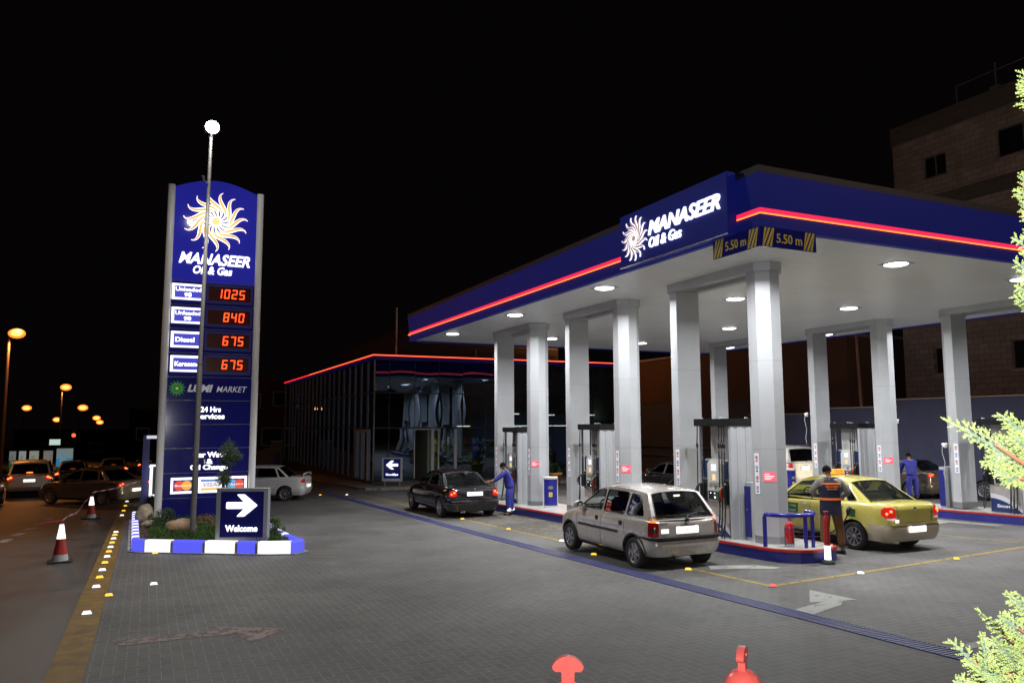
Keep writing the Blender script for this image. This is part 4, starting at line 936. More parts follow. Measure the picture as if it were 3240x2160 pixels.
arrow_sign('farewell_sign', 'small blue sign with left arrow standing on legs before the glass building', 'sign', (11.1, 38.0, gz(38)+.12), R(-30), 1.02, 1.17, 'GoodBye', True, .24, .14, blue_glow, 1)
# ------------------------------------------------------------------ glass building
gb = thing('glass_building', 'two storey dark glass building edged with a red neon line', 'building', (18.4, 55, gz(48)))
bx0, bx1, by0, by1, bz0, bz1 = 10.8, 26.3, 40.5, 70.5, -.70, 6.02
dark_in = mat('dark_interior', (.03, .03, .032), .8); inner = mat('inner_wall', (.30, .33, .27), .7, noise=.1)
bw(MB().b2(bx0+.15, bx1-.15, by0+.15, by1-.15, bz0-.8, bz0+.02).b2(bx0-.04, bx1+.04, by0-.04, by0+.3, bz0-.15, bz0+.12).b2(bx0-.04, bx0+.3, by0+.3, by1, bz0-.8, bz0+.12), 'plinth', mat('plinth_dark', (.05, .045, .05), .4), gb)
bw(MB().b2(bx0+.2, bx1-.2, by0+.2, by1-.2, bz1-.5, bz1-.05), 'roof', dark_in, gb)
bw(MB().b2(bx0-.06, bx1+.06, by0-.06, by1, bz1-.02, bz1+.06).b2(bx0-.05, bx0, by0-.05, by1, bz1-.16, bz1-.02).b2(bx0-.05, bx1, by0-.05, by0, bz1-.16, bz1-.02), 'parapet', blue_panel, gb)
bw(MB().tube([(bx0-.10, by1, bz1+.09), (bx0-.10, by0-.10, bz1+.09), (bx1+.1, by0-.10, bz1+.09)], .035, 8), 'neon_strip', emis('neon_red_building', (1, .02, .03), 1.7), gb)
bw(MB().tube([(bx0-.145, by1-12, bz1+.09), (bx0-.145, by0-.145, bz1+.09), (bx1+.1, by0-.145, bz1+.09)], .012, 6), 'neon_tube', orange_glow, gb)
bw(MB().b2(bx0+.2, bx1-.2, by0+.2, by1-.3, 2.35, 2.6).b2(13.9, 14.1, by0+.3, 52, bz0, 2.3).b2(bx0+.3, bx1-.2, 52, 52.15, bz0, 5.4).b2(bx1-.3, bx1-.1, by0+.2, by1-.2, bz0, 5.5).b2(bx0+.3, bx1-.3, by1-.3, by1-.1, bz0, 5.5), 'inner_walls', inner, gb)
sh = MB(); colz = [mat('goods_green', (.10, .18, .02), .6), mat('goods_white', (.45, .45, .42), .6), mat('goods_red', (.35, .03, .02), .5), mat('goods_blue', (.03, .06, .3), .5), mat('goods_yellow', (.6, .45, .02), .5), inner]
for (xs, yy) in ((15.2, 44.5), (17.6, 45.2), (20.4, 44.2), (22.8, 46)):
    for k_ in range(5):
        z = bz0+.15+k_*.45; sh.b2(xs, xs+1.6, yy, yy+.4, z, z+.03, mi=5)
        x = xs+.05
        while x < xs+1.5:
            w_ = rnd.uniform(.08, .3); sh.b2(x, x+w_*.9, yy+.02, yy+.3, z+.03, z+rnd.uniform(.15, .38), mi=rnd.choice((0, 0, 1, 2, 3, 4, 0))); x += w_
    for xx in (xs-.04, xs+1.6): sh.b2(xx, xx+.04, yy, yy+.4, bz0, bz0+2.3, mi=5)
bw(sh, 'shop_shelves', colz, gb)
tl = MB(); 
for (x0, x1, y_, z) in ((19.3, 21.4, 43.5, 2.28), (23.2, 24.0, 44.5, 2.28), (23.2, 24.0, 43.2, 2.28), (25.0, 26.0, 43.2, 2.28), (16.5, 17.3, 43, 2.28)): tl.b2(x0, x1, y_, y_+.06, z, z+.05)
for (x0, x1, y_, z) in ((19.2, 20.3, 42.5, 3.0), (22.6, 23.1, 43.2, 2.95), (25.0, 25.9, 43, 2.95)): tl.b2(x0, x1, y_, y_+.07, z, z+.06)
bw(tl, 'tube_lamps', emis('tube_glow', (.85, 1, .85), 3.5), gb)
light('shop_lamp', 'AREA', (17, 43.5, 2.2), 14, (.85, 1, .7), 1.5); light('shop_lamp', 'AREA', (22, 43.5, 2.2), 35, (.85, 1, .85), 1.5)
frame_m = mat('mullion_dark', (.03, .03, .035), .3, metal=.4); fr_white = mat('door_frame_white', (.5, .5, .5), .35, noise=.05)
gls = [glassy('pane_glass_a', (.22, .24, .24), .015, 1.5, .08, .004, (.55, .72, 1)), glassy('pane_glass_b', (.22, .24, .24), .015, 1.5, .08, .006, (.55, .72, 1)), glassy('pane_glass_c', (.20, .22, .22), .015, 1.5, .09, .003, (.55, .72, 1))]
mul = MB()
xs_ = [10.8, 11.64, 13.06, 14.46, 15.87, 17.27, 18.7, 20.1, 21.5, 22.9, 24.3, 25.7, 26.3]
rowsz = [(bz0+.12, 2.2), (2.26, 4.08), (4.14, 5.84)]
for i in range(12):
    x0, x1 = xs_[i]+.012, xs_[i+1]-.012; pn = MB(); a = rnd.uniform(-.006, .006)
    for z0, z1 in rowsz:
        d0, d1 = rnd.uniform(-.008, .008), rnd.uniform(-.008, .008)
        if i in (2,) and z1 < 3: continue
        bl_ = rnd.choice((-1, 1))*rnd.uniform(.0015, .0038)
        pn.grid(lambda u, v: (x0+(x1-x0)*u, by0+.03+d0*(1-2*u)*.5+d1*v*.5+bl_*math.sin(math.pi*u)*math.sin(math.pi*v), z0+(z1-z0)*v), 10, 10)
    bw(pn, 'window_bay', gls[i % 3], gb)
    mul.b2(xs_[i]-.012, xs_[i]+.012, by0, by0+.06, bz0+.12, 5.84)
ysb = [40.5+1.445*i for i in range(21)]; ysb[-1] = 70.4
for i in range(20):
    y0, y1 = ysb[i]+.012, ysb[i+1]-.012; pn = MB(); 
    for z0, z1 in rowsz:
        d0, d1 = rnd.uniform(-.006, .006), rnd.uniform(-.006, .006)
        bl_ = rnd.choice((-1, 1))*rnd.uniform(.001, .003)
        pn.grid(lambda u, v: (bx0+.03+d0*(1-2*u)*.5+d1*v*.5+bl_*math.sin(math.pi*u)*math.sin(math.pi*v), y0+(y1-y0)*u, z0+(z1-z0)*v), 8, 8)
    bw(pn, 'window_bay', gls[(i+1) % 3], gb)
ml2 = MB()
for y in ysb: ml2.b2(bx0-.035, bx0+.05, y-.022, y+.022, bz0+.12, 5.84)
bw(ml2, 'side_fins', mat('fin_metal', (.14, .135, .13), .4, metal=.5), gb)
for z in (2.2, 4.08): mul.b2(bx0-.01, bx1, by0, by0+.05, z, z+.06); mul.b2(bx0-.02, bx0+.05, by0+.06, by1, z, z+.06)
bw(mul, 'mullions', frame_m, gb)
dm = MB().b2(13.06, 14.46, by0-.03, by0+.05, 2.12, 2.19).b2(13.03, 13.08, by0-.03, by0+.05, bz0+.12, 2.12).b2(14.0, 14.18, by0-.03, by0+.05, bz0+.12, 2.12).b2(14.40, 14.47, by0-.03, by0+.05, bz0+.12, 2.12).b2(15.35, 15.5, by0-.03, by0+.05, bz0+.12, 2.15)
bw(dm, 'front_door_frame', fr_white, gb)
dm = MB()
for y in (41.65, 42.85, 44.05): dm.b2(bx0-.06, bx0+.04, y-.06, y+.06, bz0+.12, 2.15)
dm.b2(bx0-.06, bx0+.04, 41.71, 43.99, 2.0, 2.15); bw(dm, 'side_door_frame', fr_white, gb)
# raised pavement round the building
kp = [(9.6, 37.3), (10.3, 36.9), (30, 36.9), (30, 72), (9.4, 72), (9.4, 38)]
pv = thing('building_kerb', 'low stone kerb and pavement round the glass building', 'pavement', (15, 38, gz(38)))
bw(MB().prism(kp, 0, .13, f=lambda x, y, z: (x, y, gz(y)+z)), 'kerb_stones', brickmat('kerb_stones', (.20, .19, .17), (.25, .23, .2), (.08, .08, .08), .6, .5, .02, .8, 0, .3, .3), pv)
pot = thing('plant_pot', 'orange terracotta plant pot in front of the glass building', 'plant pot', (18.9, 35.4, gz(35.4)))
MB().lathe([(0, .02), (.26, .02), (.36, .55), (.40, .55), (.40, .66), (.35, .66), (.33, .58), (0, .58)], n=20).build('pot', mat('terracotta', (.62, .26, .06), .6), pot)
fo = MB()
for i in range(160):
    a = rnd.uniform(0, 6.28); q = rnd.uniform(.1, .35); fo.add([(0, 0, .6), (math.cos(a)*q, math.sin(a)*q, .75+rnd.random()*.3), (math.cos(a+.2)*q*.8, math.sin(a+.2)*q*.8, .8+rnd.random()*.4)], [(0, 1, 2)])
fo.build('foliage', dk_green, pot)
# dark plant room behind the neon line with a pole and a small box lamp
rb = thing('roof_block', 'dark rooftop block and pole above the glass building neon line', 'rooftop block', (18, 50, 6))
bw(MB().b2(14.5, 26, 48, 66, 5.9, 8.35).b2(14.4, 26.1, 47.9, 66.1, 8.35, 8.5), 'walls', mat('dark_render', (.045, .035, .03), .8, noise=.2), rb)
bw(MB().cyl((13.6, 46, 6), (13.6, 46, 9.6), .05, n=8).tube([(15.5, 47.8, 7.7), (25.8, 47.8, 7.6)], .03, 5).cyl((19.6, 47.7, 6), (19.6, 47.7, 7.4), .03, n=6), 'pipes', silver_d, rb)
bw(MB().lathe([(0, 0), (.25, .0), (.45, .7), (0, .7)], (20.3, 45.5, 6.15), 14), 'roof_pot', mat('terracotta', (.62, .26, .06), .6), rb)

# ------------------------------------------------------------------ boundary walls and the dark houses behind
wn = mat('wall_navy', (.075, .08, .145), .8, noise=.12, nscale=1.5, bump=.2); coping = mat('coping', (.42, .30, .22), .7)
wl_ = thing('boundary_wall', 'long blue grey rendered wall stepping up towards the right', 'wall', (30.2, 20, gz(20)))
w_, c_ = MB(), MB()
for y0, y1, z in ((27.74, 33.4, 2.86), (23.98, 27.74, 3.11), (8, 23.98, 3.42)):
    w_.b2(30, 30.3, y0+.001, y1-.001, -1.2, z); c_.b2(29.96, 30.34, y0+.001, y1-.001, z+.001, z+.05)
bw(w_, 'wall_body', wn, wl_); bw(c_, 'coping', coping, wl_)
ws = thing('slate_wall', 'dark slate grey wall running behind the pumps to the glass building', 'wall', (31.7, 52, gz(50)))
bw(MB().b2(31.5, 31.8, 33.42, 78, -2.5, 3.8), 'wall_body', mat('wall_slate', (.085, .078, .085), .8, noise=.15), ws); bw(MB().b2(31.46, 31.84, 33.42, 78, 3.801, 3.86), 'coping', mat('coping_dark', (.09, .08, .08), .7), ws)
bw(MB().b2(31.4, 31.45, 34, 60, .9, .95).b2(31.4, 31.45, 34, 60, .3, .35), 'rails', silver_d, ws)
bb = thing('brown_house', 'plain brown rendered house lit orange behind the slate wall', 'house', (40, 50, 0))
bmn = mat('brown_render', (.11, .055, .036), .85, noise=.18, nscale=.6)
bw(MB().b2(32.3, 44, 28.6, 78, -2.5, 6.85), 'walls', bmn, bb); bw(MB().b2(32.2, 44.1, 28.5, 78.1, 6.851, 7.0), 'roof', concrete, bb)
bw(MB().b2(32.25, 32.3, 30.2, 31.1, 4.4, 5.7).b2(32.25, 32.3, 56, 57.4, 4.4, 5.8), 'window', black, bb)
pl = thing('wooden_pole', 'thin brown pole standing behind the boundary wall', 'pole', (31.0, 26.2, gz(26)))
bw(MB().cyl((31.0, 26.6, -1), (31.0, 26.9, 8.6), .085, .065, 10), 'shaft', mat('pole_wood', (.30, .16, .11), .7), pl)
bw(MB().b2(30.95, 31.05, 26.1, 27.7, 8.3, 8.4), 'crossarm', mat('pole_wood', (.30, .16, .11), .7), pl)
# stone apartment house, upper right
ap = thing('apartment_house', 'dim stone apartment house rising behind the canopy at upper right', 'house', (42, 10, 0))
stn = brickmat('stone_courses', (.25, .205, .18), (.32, .26, .23), (.12, .095, .08), .5, .26, .012, .85, 0, .3, .3, plane='YZ', nscale=.5)
band = mat('stone_band', (.10, .088, .08), .85, noise=.25)
wins = [(23.75, 24.98, 14.27, 15.36), (19.0, 21.32, 14.2, 15.5), (23.75, 24.98, 10.4, 11.6), (19.0, 21.32, 10.4, 11.6), (23.4, 25.0, 4.7, 6.0), (19.3, 21.3, 4.7, 6.0), (14, 16.4, 14.2, 15.5), (14, 16.4, 10.4, 11.6)]
hl = [[(a, c), (b, c), (b, d), (a, d)] for a, b, c, d in wins]
bw(MB().prism([(-6, -2), (26.6, -2), (26.6, 17.0), (-6, 17.0)], 0, .3, f=lambda y, z, d: (34+d, y, z), holes=hl).b2(34.31, 48, 26.3, 26.6, -2, 17).b2(34.31, 48, -6, -5.7, -2, 17), 'walls', stn, ap)
bw(MB().b2(33.96, 48, -6.1, 26.65, 17.001, 17.4).b2(33.93, 33.999, -6.1, 26.64, 16.45, 16.95).b2(33.95, 33.999, -6.1, 26.64, 12.65, 13.35), 'bands', band, ap)
for i, (a, b, c, d) in enumerate(wins):
    wf = bw(MB().b2(34.12, 34.2, a, a+.06, c, d).b2(34.12, 34.2, b-.06, b, c, d).b2(34.12, 34.2, a+.06, b-.06, d-.06, d).b2(34.12, 34.2, a+.06, b-.06, c, c+.06).b2(34.13, 34.19, (a+b)/2-.03, (a+b)/2+.03, c+.06, d-.06).b2(33.94, 34.12, a-.05, b+.05, c-.08, c-.001), 'window', silver_d, ap)
    bw(MB().b2(34.16, 34.17, a+.06, b-.06, c+.06, d-.06), 'pane', mat('night_pane', (.01, .01, .012), .45, spec=.2), wf)
    bw(MB().b2(34.2, 34.22, a+.1, a+(b-a)*.4, c+.1, d-.1), 'curtain', mat('curtain', (.16, .10, .07), .9), wf) if c > 12 else None
bw(MB().tube([(34.3, 23.2, 17.4), (34.3, 23.2, 18.4)], .03, 5).tube([(34.3, 21.3, 17.4), (34.3, 21.3, 18.75)], .03, 5).tube([(34.3, 23.2, 18.38), (34.3, -4, 18.42)], .022, 5).tube([(34.3, 15, 17.4), (34.3, 15, 18.4)], .03, 5).b2(34.1, 34.5, 21.1, 21.5, 17.41, 17.6), 'roof_rail', silver_d, ap)
light('lane_lamp', 'POINT', (26, 47, 10), 600, (1, .38, .10), .3)
light('facade_fill', 'POINT', (24, 0, 13), 1150, (1, .72, .52), .3)  # added unseen fill that brightens the apartment facade

# houses and walls left of the glass building
def house(label, x0, x1, y0, y1, z1, m, wn_):
    t = thing('house', label, 'house', ((x0+x1)/2, (y0+y1)/2, gz(y0)))
    bw(MB().b2(x0, x1, y0, y1, gz(y1)-1, z1).b2(x0-.1, x1+.1, y0-.1, y1+.1, z1+.001, z1+.25), 'walls', m, t)
    for a, b, c, d in wn_:
        wf = bw(MB().b2(a-.06, b+.06, y0-.06, y0-.001, c-.06, c).b2(a-.06, b+.06, y0-.06, y0-.001, d, d+.06).b2(a-.06, a, y0-.06, y0-.001, c, d).b2(b, b+.06, y0-.06, y0-.001, c, d), 'window', silver_d, t)
        bw(MB().b2(a, b, y0-.02, y0-.005, c, d), 'pane', mat('night_pane', (.01, .01, .012), .45, spec=.2), wf)
    return t
hm0 = mat('render_dark', (.012, .008, .006), .9); hm = mat('render_tan', (.055, .03, .02), .85, noise=.25, nscale=.5)
house('dim tan house right behind the pylon with a wide dark window', 7.6, 15.0, 74, 84, 6.4, hm, [(9.4, 11.1, .6, 2.1), (8.3, 9.1, 4.0, 5.2), (10.3, 11.4, 4.2, 5.4)])
house('faint low house far left of the pylon beyond the road', -20, -2, 150, 160, 1.5, hm0, [(-16, -14, -2, -.5), (-9, -7, -2, -.5)])
house('faint taller house just left of the pylon in the distance', -2.5, 6, 120, 130, 4.5, hm0, [(-1.5, 0, .5, 2), (2, 3.5, .5, 2)])
rw = thing('ramp_wall', 'grey wall with sloping top and blue gate between pylon and glass building', 'wall', (8.5, 60, gz(60)))
bw(MB().prism([(6.2, -2.2), (9.4, -2.2), (9.4, 1.15), (8.6, 1.15), (8.6, .75), (6.2, -.1)], 0, .3, f=lambda x, z, d: (x, 62+d, z)), 'wall_body', mat('wall_grey', (.12, .12, .125), .8, noise=.15), rw)
bw(MB().b2(8.75, 9.15, 61.93, 61.99, -2.0, .3), 'gate', blue_paint, rw); bw(MB().b2(8.55, 9.45, 61.9, 62.35, 1.151, 1.2), 'coping', silver_d, rw)

# blue gantry with a lit white frame behind the planter
ga = thing('service_gantry', 'blue portal frame with lit white display box behind the pylon', 'gantry', (.6, 31.5, gz(31.5)))
bw(MB().b2(-.16, .07, 31.2, 31.45, -.65, 1.95).b2(1.4, 1.6, 31.2, 31.45, -.65, 1.95).b2(-.16, 1.6, 31.2, 31.45, 1.951, 2.05), 'posts', mat('gantry_blue', (.07, .08, .28), .4), ga)
bw(MB().b2(-.05, 1.6, 31.17, 31.19, 1.93, 2.04), 'light_bar', emis('gantry_white', (.9, .85, 1), .75), ga)
fb_ = bw(MB().prism([(.1, -.12), (.9, -.12), (.9, 1.0), (.1, 1.0)], 0, .25, f=lambda x, z, d: (x, 30.9+d, z), holes=[[(.2, -.06), (.8, -.06), (.8, .94), (.2, .94)]]), 'display_box', emis('box_white', (1, .97, 1), 1.3), ga)
bw(MB().b2(.2, .8, 31.0, 31.02, -.05, .93), 'display', mat('display_grey', (.04, .045, .04), .3), fb_); bw(MB().tube([(.3, 30.98, .75), (.42, 30.98, .8), (.45, 30.98, .5), (.33, 30.98, .4)], .02, 5).ball((.36, 30.97, .28), .05, 8), 'dial', silver_d, fb_)
bw(MB().b2(.12, .85, 30.95, 31.1, -.65, -.13), 'stand', mat('gantry_grey', (.4, .38, .5), .4), ga)

# ------------------------------------------------------------------ street lamps on the road
sod = emis('sodium_glow', (1, .20, .02), 2.0); sod_core = emis('sodium_core', (1, .34, .07), 3.2)
lamp_post_m = mat('lamp_post', (.045, .028, .02), .7)
def street_lamp(x, y, h, label, s=1.0, watts=0, arm=.35):
    z0 = gz(y); t = thing('street_lamp', label, 'street lamp', (x, y, z0), 0, 'orange street lamps along the road')
    MB().cyl((-arm, 0, 0), (-arm, 0, h-.6), .13, .09, 8).tube([(-arm, 0, h-.6), (-arm*.8, 0, h-.15), (-arm*.4, 0, h+.02), (0, 0, h+.05)], [.06, .05, .045, .04], 6).build('pole', lamp_post_m, t)
    hd = MB().ball((.05, 0, h+.05), (.45*s, .18*s, .10*s), 10).build('head', lamp_post_m, t)
    ln_ = MB().ball((.05, -.06, h-.05), (.46*s, .24*s, .30*s), 12).build('lens', sod, hd); MB().ball((.05, -.06-.17*s, h-.05), (.32*s, .10*s, .19*s), 12).build('bulb', sod_core, ln_)  # orange shell round a pale core shapes a halo into the lamp
    if watts: light('sodium_lamp', 'SPOT', (x+.05, y-.1, z0+h-.40), watts, (1, .33, .07), .15, (0, 0, 0), R(140), .8)
    return t
for (x, y, h, lb, s, w) in ((-7.4, 54, 9.0, 'nearest and brightest orange street lamp at far left', 1.0, 3800), (-9.0, 104, 9.0, 'second orange street lamp, above the silver off-roader', 1.3, 5000),
        (-12.0, 175, 9.5, 'third orange street lamp between two lower ones', 2.0, 6000), (-13.3, 245, 9.5, 'fourth orange street lamp, right of the third', 2.2, 0), (-16, 315, 10, 'fifth and lowest orange street lamp of the right string', 2.6, 0),
        (-17.8, 145, 8.2, 'small orange street lamp low in the left string', 1.5, 0), (-21.0, 225, 8.5, 'small orange street lamp above the blue billboard', 2.0, 0)):
    street_lamp(x, y, h, lb, s, w)
light('sodium_lamp', 'SPOT', (-9.5, 35, 8.2), 1500, (1, .33, .07), .2, (R(8), 0, 0), R(110), .9)

light('sodium_fill', 'POINT', (-7.2, 53.5, 8.2), 700, (1, .36, .09), .2)  # added orange fills without lamp heads, for the building side and roadside
light('sodium_fill', 'POINT', (-9.5, 24, 8.4), 70, (1, .40, .12), .2)
# lit posters beside the road
for i, (u0, u1, c1, c2) in enumerate(((20, 52, (.7, .02, .03), (.35, .4, .32)), (66, 80, (.02, .12, .04), (.5, .5, .5)), (86, 101, (.03, .12, .05), (.8, .85, .8)), (108, 128, (.06, .15, .05), (.8, .8, .65)), (138, 158, (.35, .25, .2), (.5, .5, .45)), (166, 202, (.05, .42, .75), (.55, .7, .68)))):
    Y = 78; z0, z1 = -1.25, .28 if i < 5 else .45
    X = lambda u: -12.2+(u-20)*.0347
    lb = ('red and white lit poster at the left end of the poster row', 'narrow dark green lit poster', 'bright white and green narrow lit poster', 'pale yellow lit poster above the silver off-roader', 'mottled pinkish lit poster', 'blue and white lit poster at the right end of the poster row')[i]
    t = thing('poster_board', lb, 'poster board', ((X(u0)+X(u1))/2, Y, gz(Y)), 0, 'lit posters beside the road')
    xm = (X(u0)+X(u1))/2; h0 = z0-gz(Y)
    MB().b2(X(u0)-xm-.05, X(u1)-xm+.05, .03, .12, z0-gz(Y)-.05, z1-gz(Y)+.05).b2(-.04, .04, .05, .1, 0, z0-gz(Y)).build('frame', black, t)
    pz = z0-gz(Y); H_ = z1-z0; m1, m2 = emis(f'poster_lo_{i}', c1, .4), emis(f'poster_hi_{i}', c2, .26)
    a, b = X(u0)-xm, X(u1)-xm
    p_ = MB().b2(a, b, 0, .02, pz, pz+H_*.5, mi=0).b2(a, b, 0, .02, pz+H_*.501, pz+H_, mi=1).b2(a+(b-a)*.2, a+(b-a)*.6, -.01, -.001, pz+H_*.3, pz+H_*.75, mi=2)
    if i == 0: p_.prism([(a, pz+.1), (a+(b-a)*.75, pz+H_*.5), (a, pz+H_-.1)], .02, .03, f=lambda x, z, d: (x, -d, z), mi=0)
    p_.build('poster', [m1, m2, emis(f'poster_mid_{i}', tuple((p+q)/2 for p, q in zip(c1, c2)), .35)], t)
# far white sign and red traffic light
ts = thing('traffic_light', 'red traffic light beside a small white lit sign far down the road', 'traffic light', (-7.2, 95, gz(95)))
MB().cyl((0, 0, 0), (0, 0, 3.4), .07, n=8).b2(-.2, .2, -.05, .15, 2.9, 3.9).build('post', black, ts); MB().ball((.0, -.06, 3.3), .19, 10).build('red_lens', emis('traffic_red', (1, .05, .02), 5), ts)
MB().b2(-2.2, -1.2, -.1, .0, 2.3, 2.9).build('white_sign', emis('sign_white', (.7, .9, .8), .7), ts)

# ------------------------------------------------------------------ traffic cones with barrier tape
cone_red = mat('cone_red', (.45, .03, .02), .5, noise=.15, nscale=10); cone_white = mat('cone_white', (.5, .5, .5), .5, noise=.1)
def cone(x, y, h, label, tape=True, glow=True):
    t = thing('traffic_cone', label, 'traffic cone', (x, y, gz(y)), rnd.uniform(0, 1), 'red and white traffic cones')
    r = lambda z: .155-(.155-.035)*z/(h-.03)
    MB().prism(round_poly([(-.23, -.23), (.23, -.23), (.23, .23), (-.23, .23)], .06), 0, .03).build('base', rubber, t)
    MB().lathe([(r(.20*h), .20*h), (r(.60*h), .60*h)], n=18).build('red_cone', cone_red, t)
    MB().lathe([(r(.97*h), .97*h), (.035, h), (.02, h), (0, h-.01)], n=18).build('cone_tip', cone_red, t)
    MB().lathe([(r(0), .03), (r(.20*h)-.001, .20*h)], n=18).build('white_band', cone_white, t)
    MB().lathe([(r(.60*h)+.004, .60*h), (r(.97*h)+.004, .97*h)], n=18).build('reflective_sleeve', reflect_w, t); return t
cone(-1.54, 18.71, .78, 'nearest traffic cone on the road side of the yellow kerb strip')
cone(-1.57, 28.83, .72, 'farther traffic cone standing before the turning grey sedan')
for x, y, l in ((26.5, 37.0, 'left'), (27.2, 36.4, 'middle'), (27.75, 36.4, 'right')):
    cone(x, y, .75, f'{l} one of three small cones seen between the columns')
tp = MB(); P = [(-1.95, 18.5, .42), (-1.54, 18.71, .44)]
for i in range(1, 13): u = i/12; P.append((-1.54-.03*u, 18.71+10.12*u, .44-.20*u-.35*4*u*(1-u)*.35+.03*math.sin(i)))
for i in range(1, 13): u = i/12; P.append((-1.57+1.35*u, 28.83+2.4*u, .24+.16*u-.05*math.sin(math.pi*u)))
for a, b in zip(P, P[1:]): tp.add([(a[0], a[1], a[2]), (b[0], b[1], b[2]), (b[0]+.02, b[1], b[2]+.05), (a[0]+.02, a[1], a[2]+.05)], [(0, 1, 2, 3)], mi=(P.index(a) % 2))
tag(tp.build('barrier_tape', [mat('tape_red', (.5, .08, .05), .5), mat('tape_white', (.55, .5, .45), .5)]), 'red and white barrier tape sagging between the two cones', 'tape')

# ------------------------------------------------------------------ red posts close to the camera
def red_post(x, y, zt, az, label, dome, hs=1.0):
    z0 = gz(y); t = thing('traffic_post', label, 'traffic post', (x, y, z0), az, 'red plastic traffic posts near the camera'); H = zt-z0
    hb = H-.135*hs   # top of the domed body
    r = dome
    prof = [(0, .03), (r*1.0, .03), (r*1.0, hb-r*.95)]+[(r*math.cos(a), hb-r*.95+r*.95*math.sin(a)) for a in (.2, .45, .7, .95, 1.2, 1.4)]+[(0, hb)]
    MB().lathe(prof, n=32).build('body', red_plastic, t)
    MB().lathe([(r*1.003, hb-.55), (r*1.003, hb-.35)], n=32).build('white_band', reflect_w, t)
    MB().prism(round_poly([(-.24, -.24), (.24, -.24), (.24, .24), (-.24, .24)], .1), 0, .06).build('foot', rubber, t)
    MB().tube([(q_[0]*1.004, 0, q_[1]) for q_ in prof[1:]], .0022, 4).build('seam', red_plastic, t); MB().tube([(-q_[0]*1.004*.78, -q_[0]*1.004*.62, q_[1]) for q_ in prof[1:-1]], .0022, 4).build('seam', red_plastic, t)
    # T-shaped handle with an arched top
    A = [(-.032, -.02), (.032, -.02), (.034, .055), (.062, .052), (.078, .064), (.082, .082), (.066, .106), (.036, .128), (0, .135), (-.036, .128), (-.066, .106), (-.082, .082), (-.078, .064), (-.062, .052), (-.034, .055)]
    h = MB().prism(round_poly([(x_, z_*hs+hb) for x_, z_ in A], .008, 2), -.018, .018, f=lambda a, b, d: (a, -d, b))
    h.cyl((0, -.018, hb+.085*hs), (0, -.024, hb+.085*hs), .010, n=10)
    o = h.build('handle', red_plastic, t)
    md = o.modifiers.new('Bevel', 'BEVEL'); md.width = .006; md.segments = 3; md.limit_method = 'ANGLE'
    return t
red_post(2.01, 3.64, 1.215, R(-27), 'red traffic post with T handle facing the camera, left of the two', .10, .95)
red_post(2.75, 3.17, 1.29, R(40), 'red domed traffic post with handle seen edge on, right of the two', .093, .80)

# ------------------------------------------------------------------ conifer at the right edge
cn_t = thing('conifer', 'flash lit yellow green conifer twigs at the right edge of the picture', 'tree', (2.45, 1.15, gz(1)))
cn = [mat('conifer_tip', (.175, .225, .065), .6, noise=.12, nscale=40), mat('conifer_leaf', (.11, .155, .095), .6, noise=.2, nscale=30)]
MB().tube([(0, 0, 0), (.02, 0, 1.2), (0, .02, 2.2), (.03, 0, 3.4), (.02, .03, 4.0)], [.05, .045, .035, .022, .01], 8).build('trunk', mat('twig_red', (.35, .12, .06), .8), cn_t)
S = [((1.43, 1.0, 2.4), (1.7, 1.02, 2.29)), ((1.52, 0.98, 2.43), (1.73, 1.03, 2.34)), ((1.51, 1.01, 2.32), (1.76, 1.05, 2.3)), ((1.55, 1.02, 2.28), (1.69, 1.02, 2.29)), ((1.5, 0.97, 2.38), (1.73, 1.03, 2.31)), ((1.54, 0.98, 2.35), (1.78, 1.05, 2.29)), ((1.54, 1.0, 2.3), (1.71, 1.02, 2.27)), ((1.57, 1.0, 2.4), (1.74, 1.03, 2.32))]+[((1.52, 1.0, 2.07), (1.73, 1.04, 1.97)), ((1.52, 1.02, 2.03), (1.76, 1.07, 1.92)), ((1.52, 1.05, 2.01), (1.77, 1.1, 1.89)), ((1.49, 1.09, 1.97), (1.63, 1.1, 1.85)), ((1.5, 1.02, 1.98), (1.64, 1.13, 1.83)), ((1.46, 1.06, 1.91), (1.69, 1.15, 1.79)), ((1.49, 1.07, 1.92), (1.68, 1.08, 1.82)), ((1.58, 1.05, 1.97), (1.77, 1.07, 1.88)), ((1.48, 1.03, 1.95), (1.77, 1.11, 1.8)), ((1.49, 1.05, 1.89), (1.7, 1.08, 1.79)), ((1.57, 1.03, 1.94), (1.77, 1.07, 1.84)), ((1.6, 1.03, 1.99), (1.8, 1.08, 1.91)), ((1.5, 1.02, 1.93), (1.71, 1.07, 1.81)), ((1.55, 1.02, 1.92), (1.77, 1.07, 1.82)), ((1.55, 1.03, 1.99), (1.74, 1.12, 1.86)), ((1.6, 1.03, 2.04), (1.74, 1.04, 1.98))]+[((1.49, 0.89, 3.07), (1.67, 0.94, 3.05)), ((1.52, 0.92, 2.92), (1.68, 0.99, 2.87)), ((1.54, 0.93, 2.87), (1.72, 1.01, 2.83)), ((1.56, 0.95, 2.84), (1.66, 0.97, 2.81)), ((1.48, 0.93, 2.78), (1.71, 0.99, 2.74)), ((1.52, 0.93, 2.79), (1.74, 1.01, 2.77)), ((1.53, 0.96, 2.74), (1.68, 0.98, 2.69)), ((1.57, 0.96, 2.72), (1.72, 1.0, 2.67)), ((1.5, 0.93, 2.68), (1.74, 1.02, 2.66)), ((1.53, 0.94, 2.66), (1.68, 0.99, 2.63)), ((1.54, 0.96, 2.67), (1.7, 1.01, 2.63))]
tw = MB(); br = MB(); rc = random.Random(4)
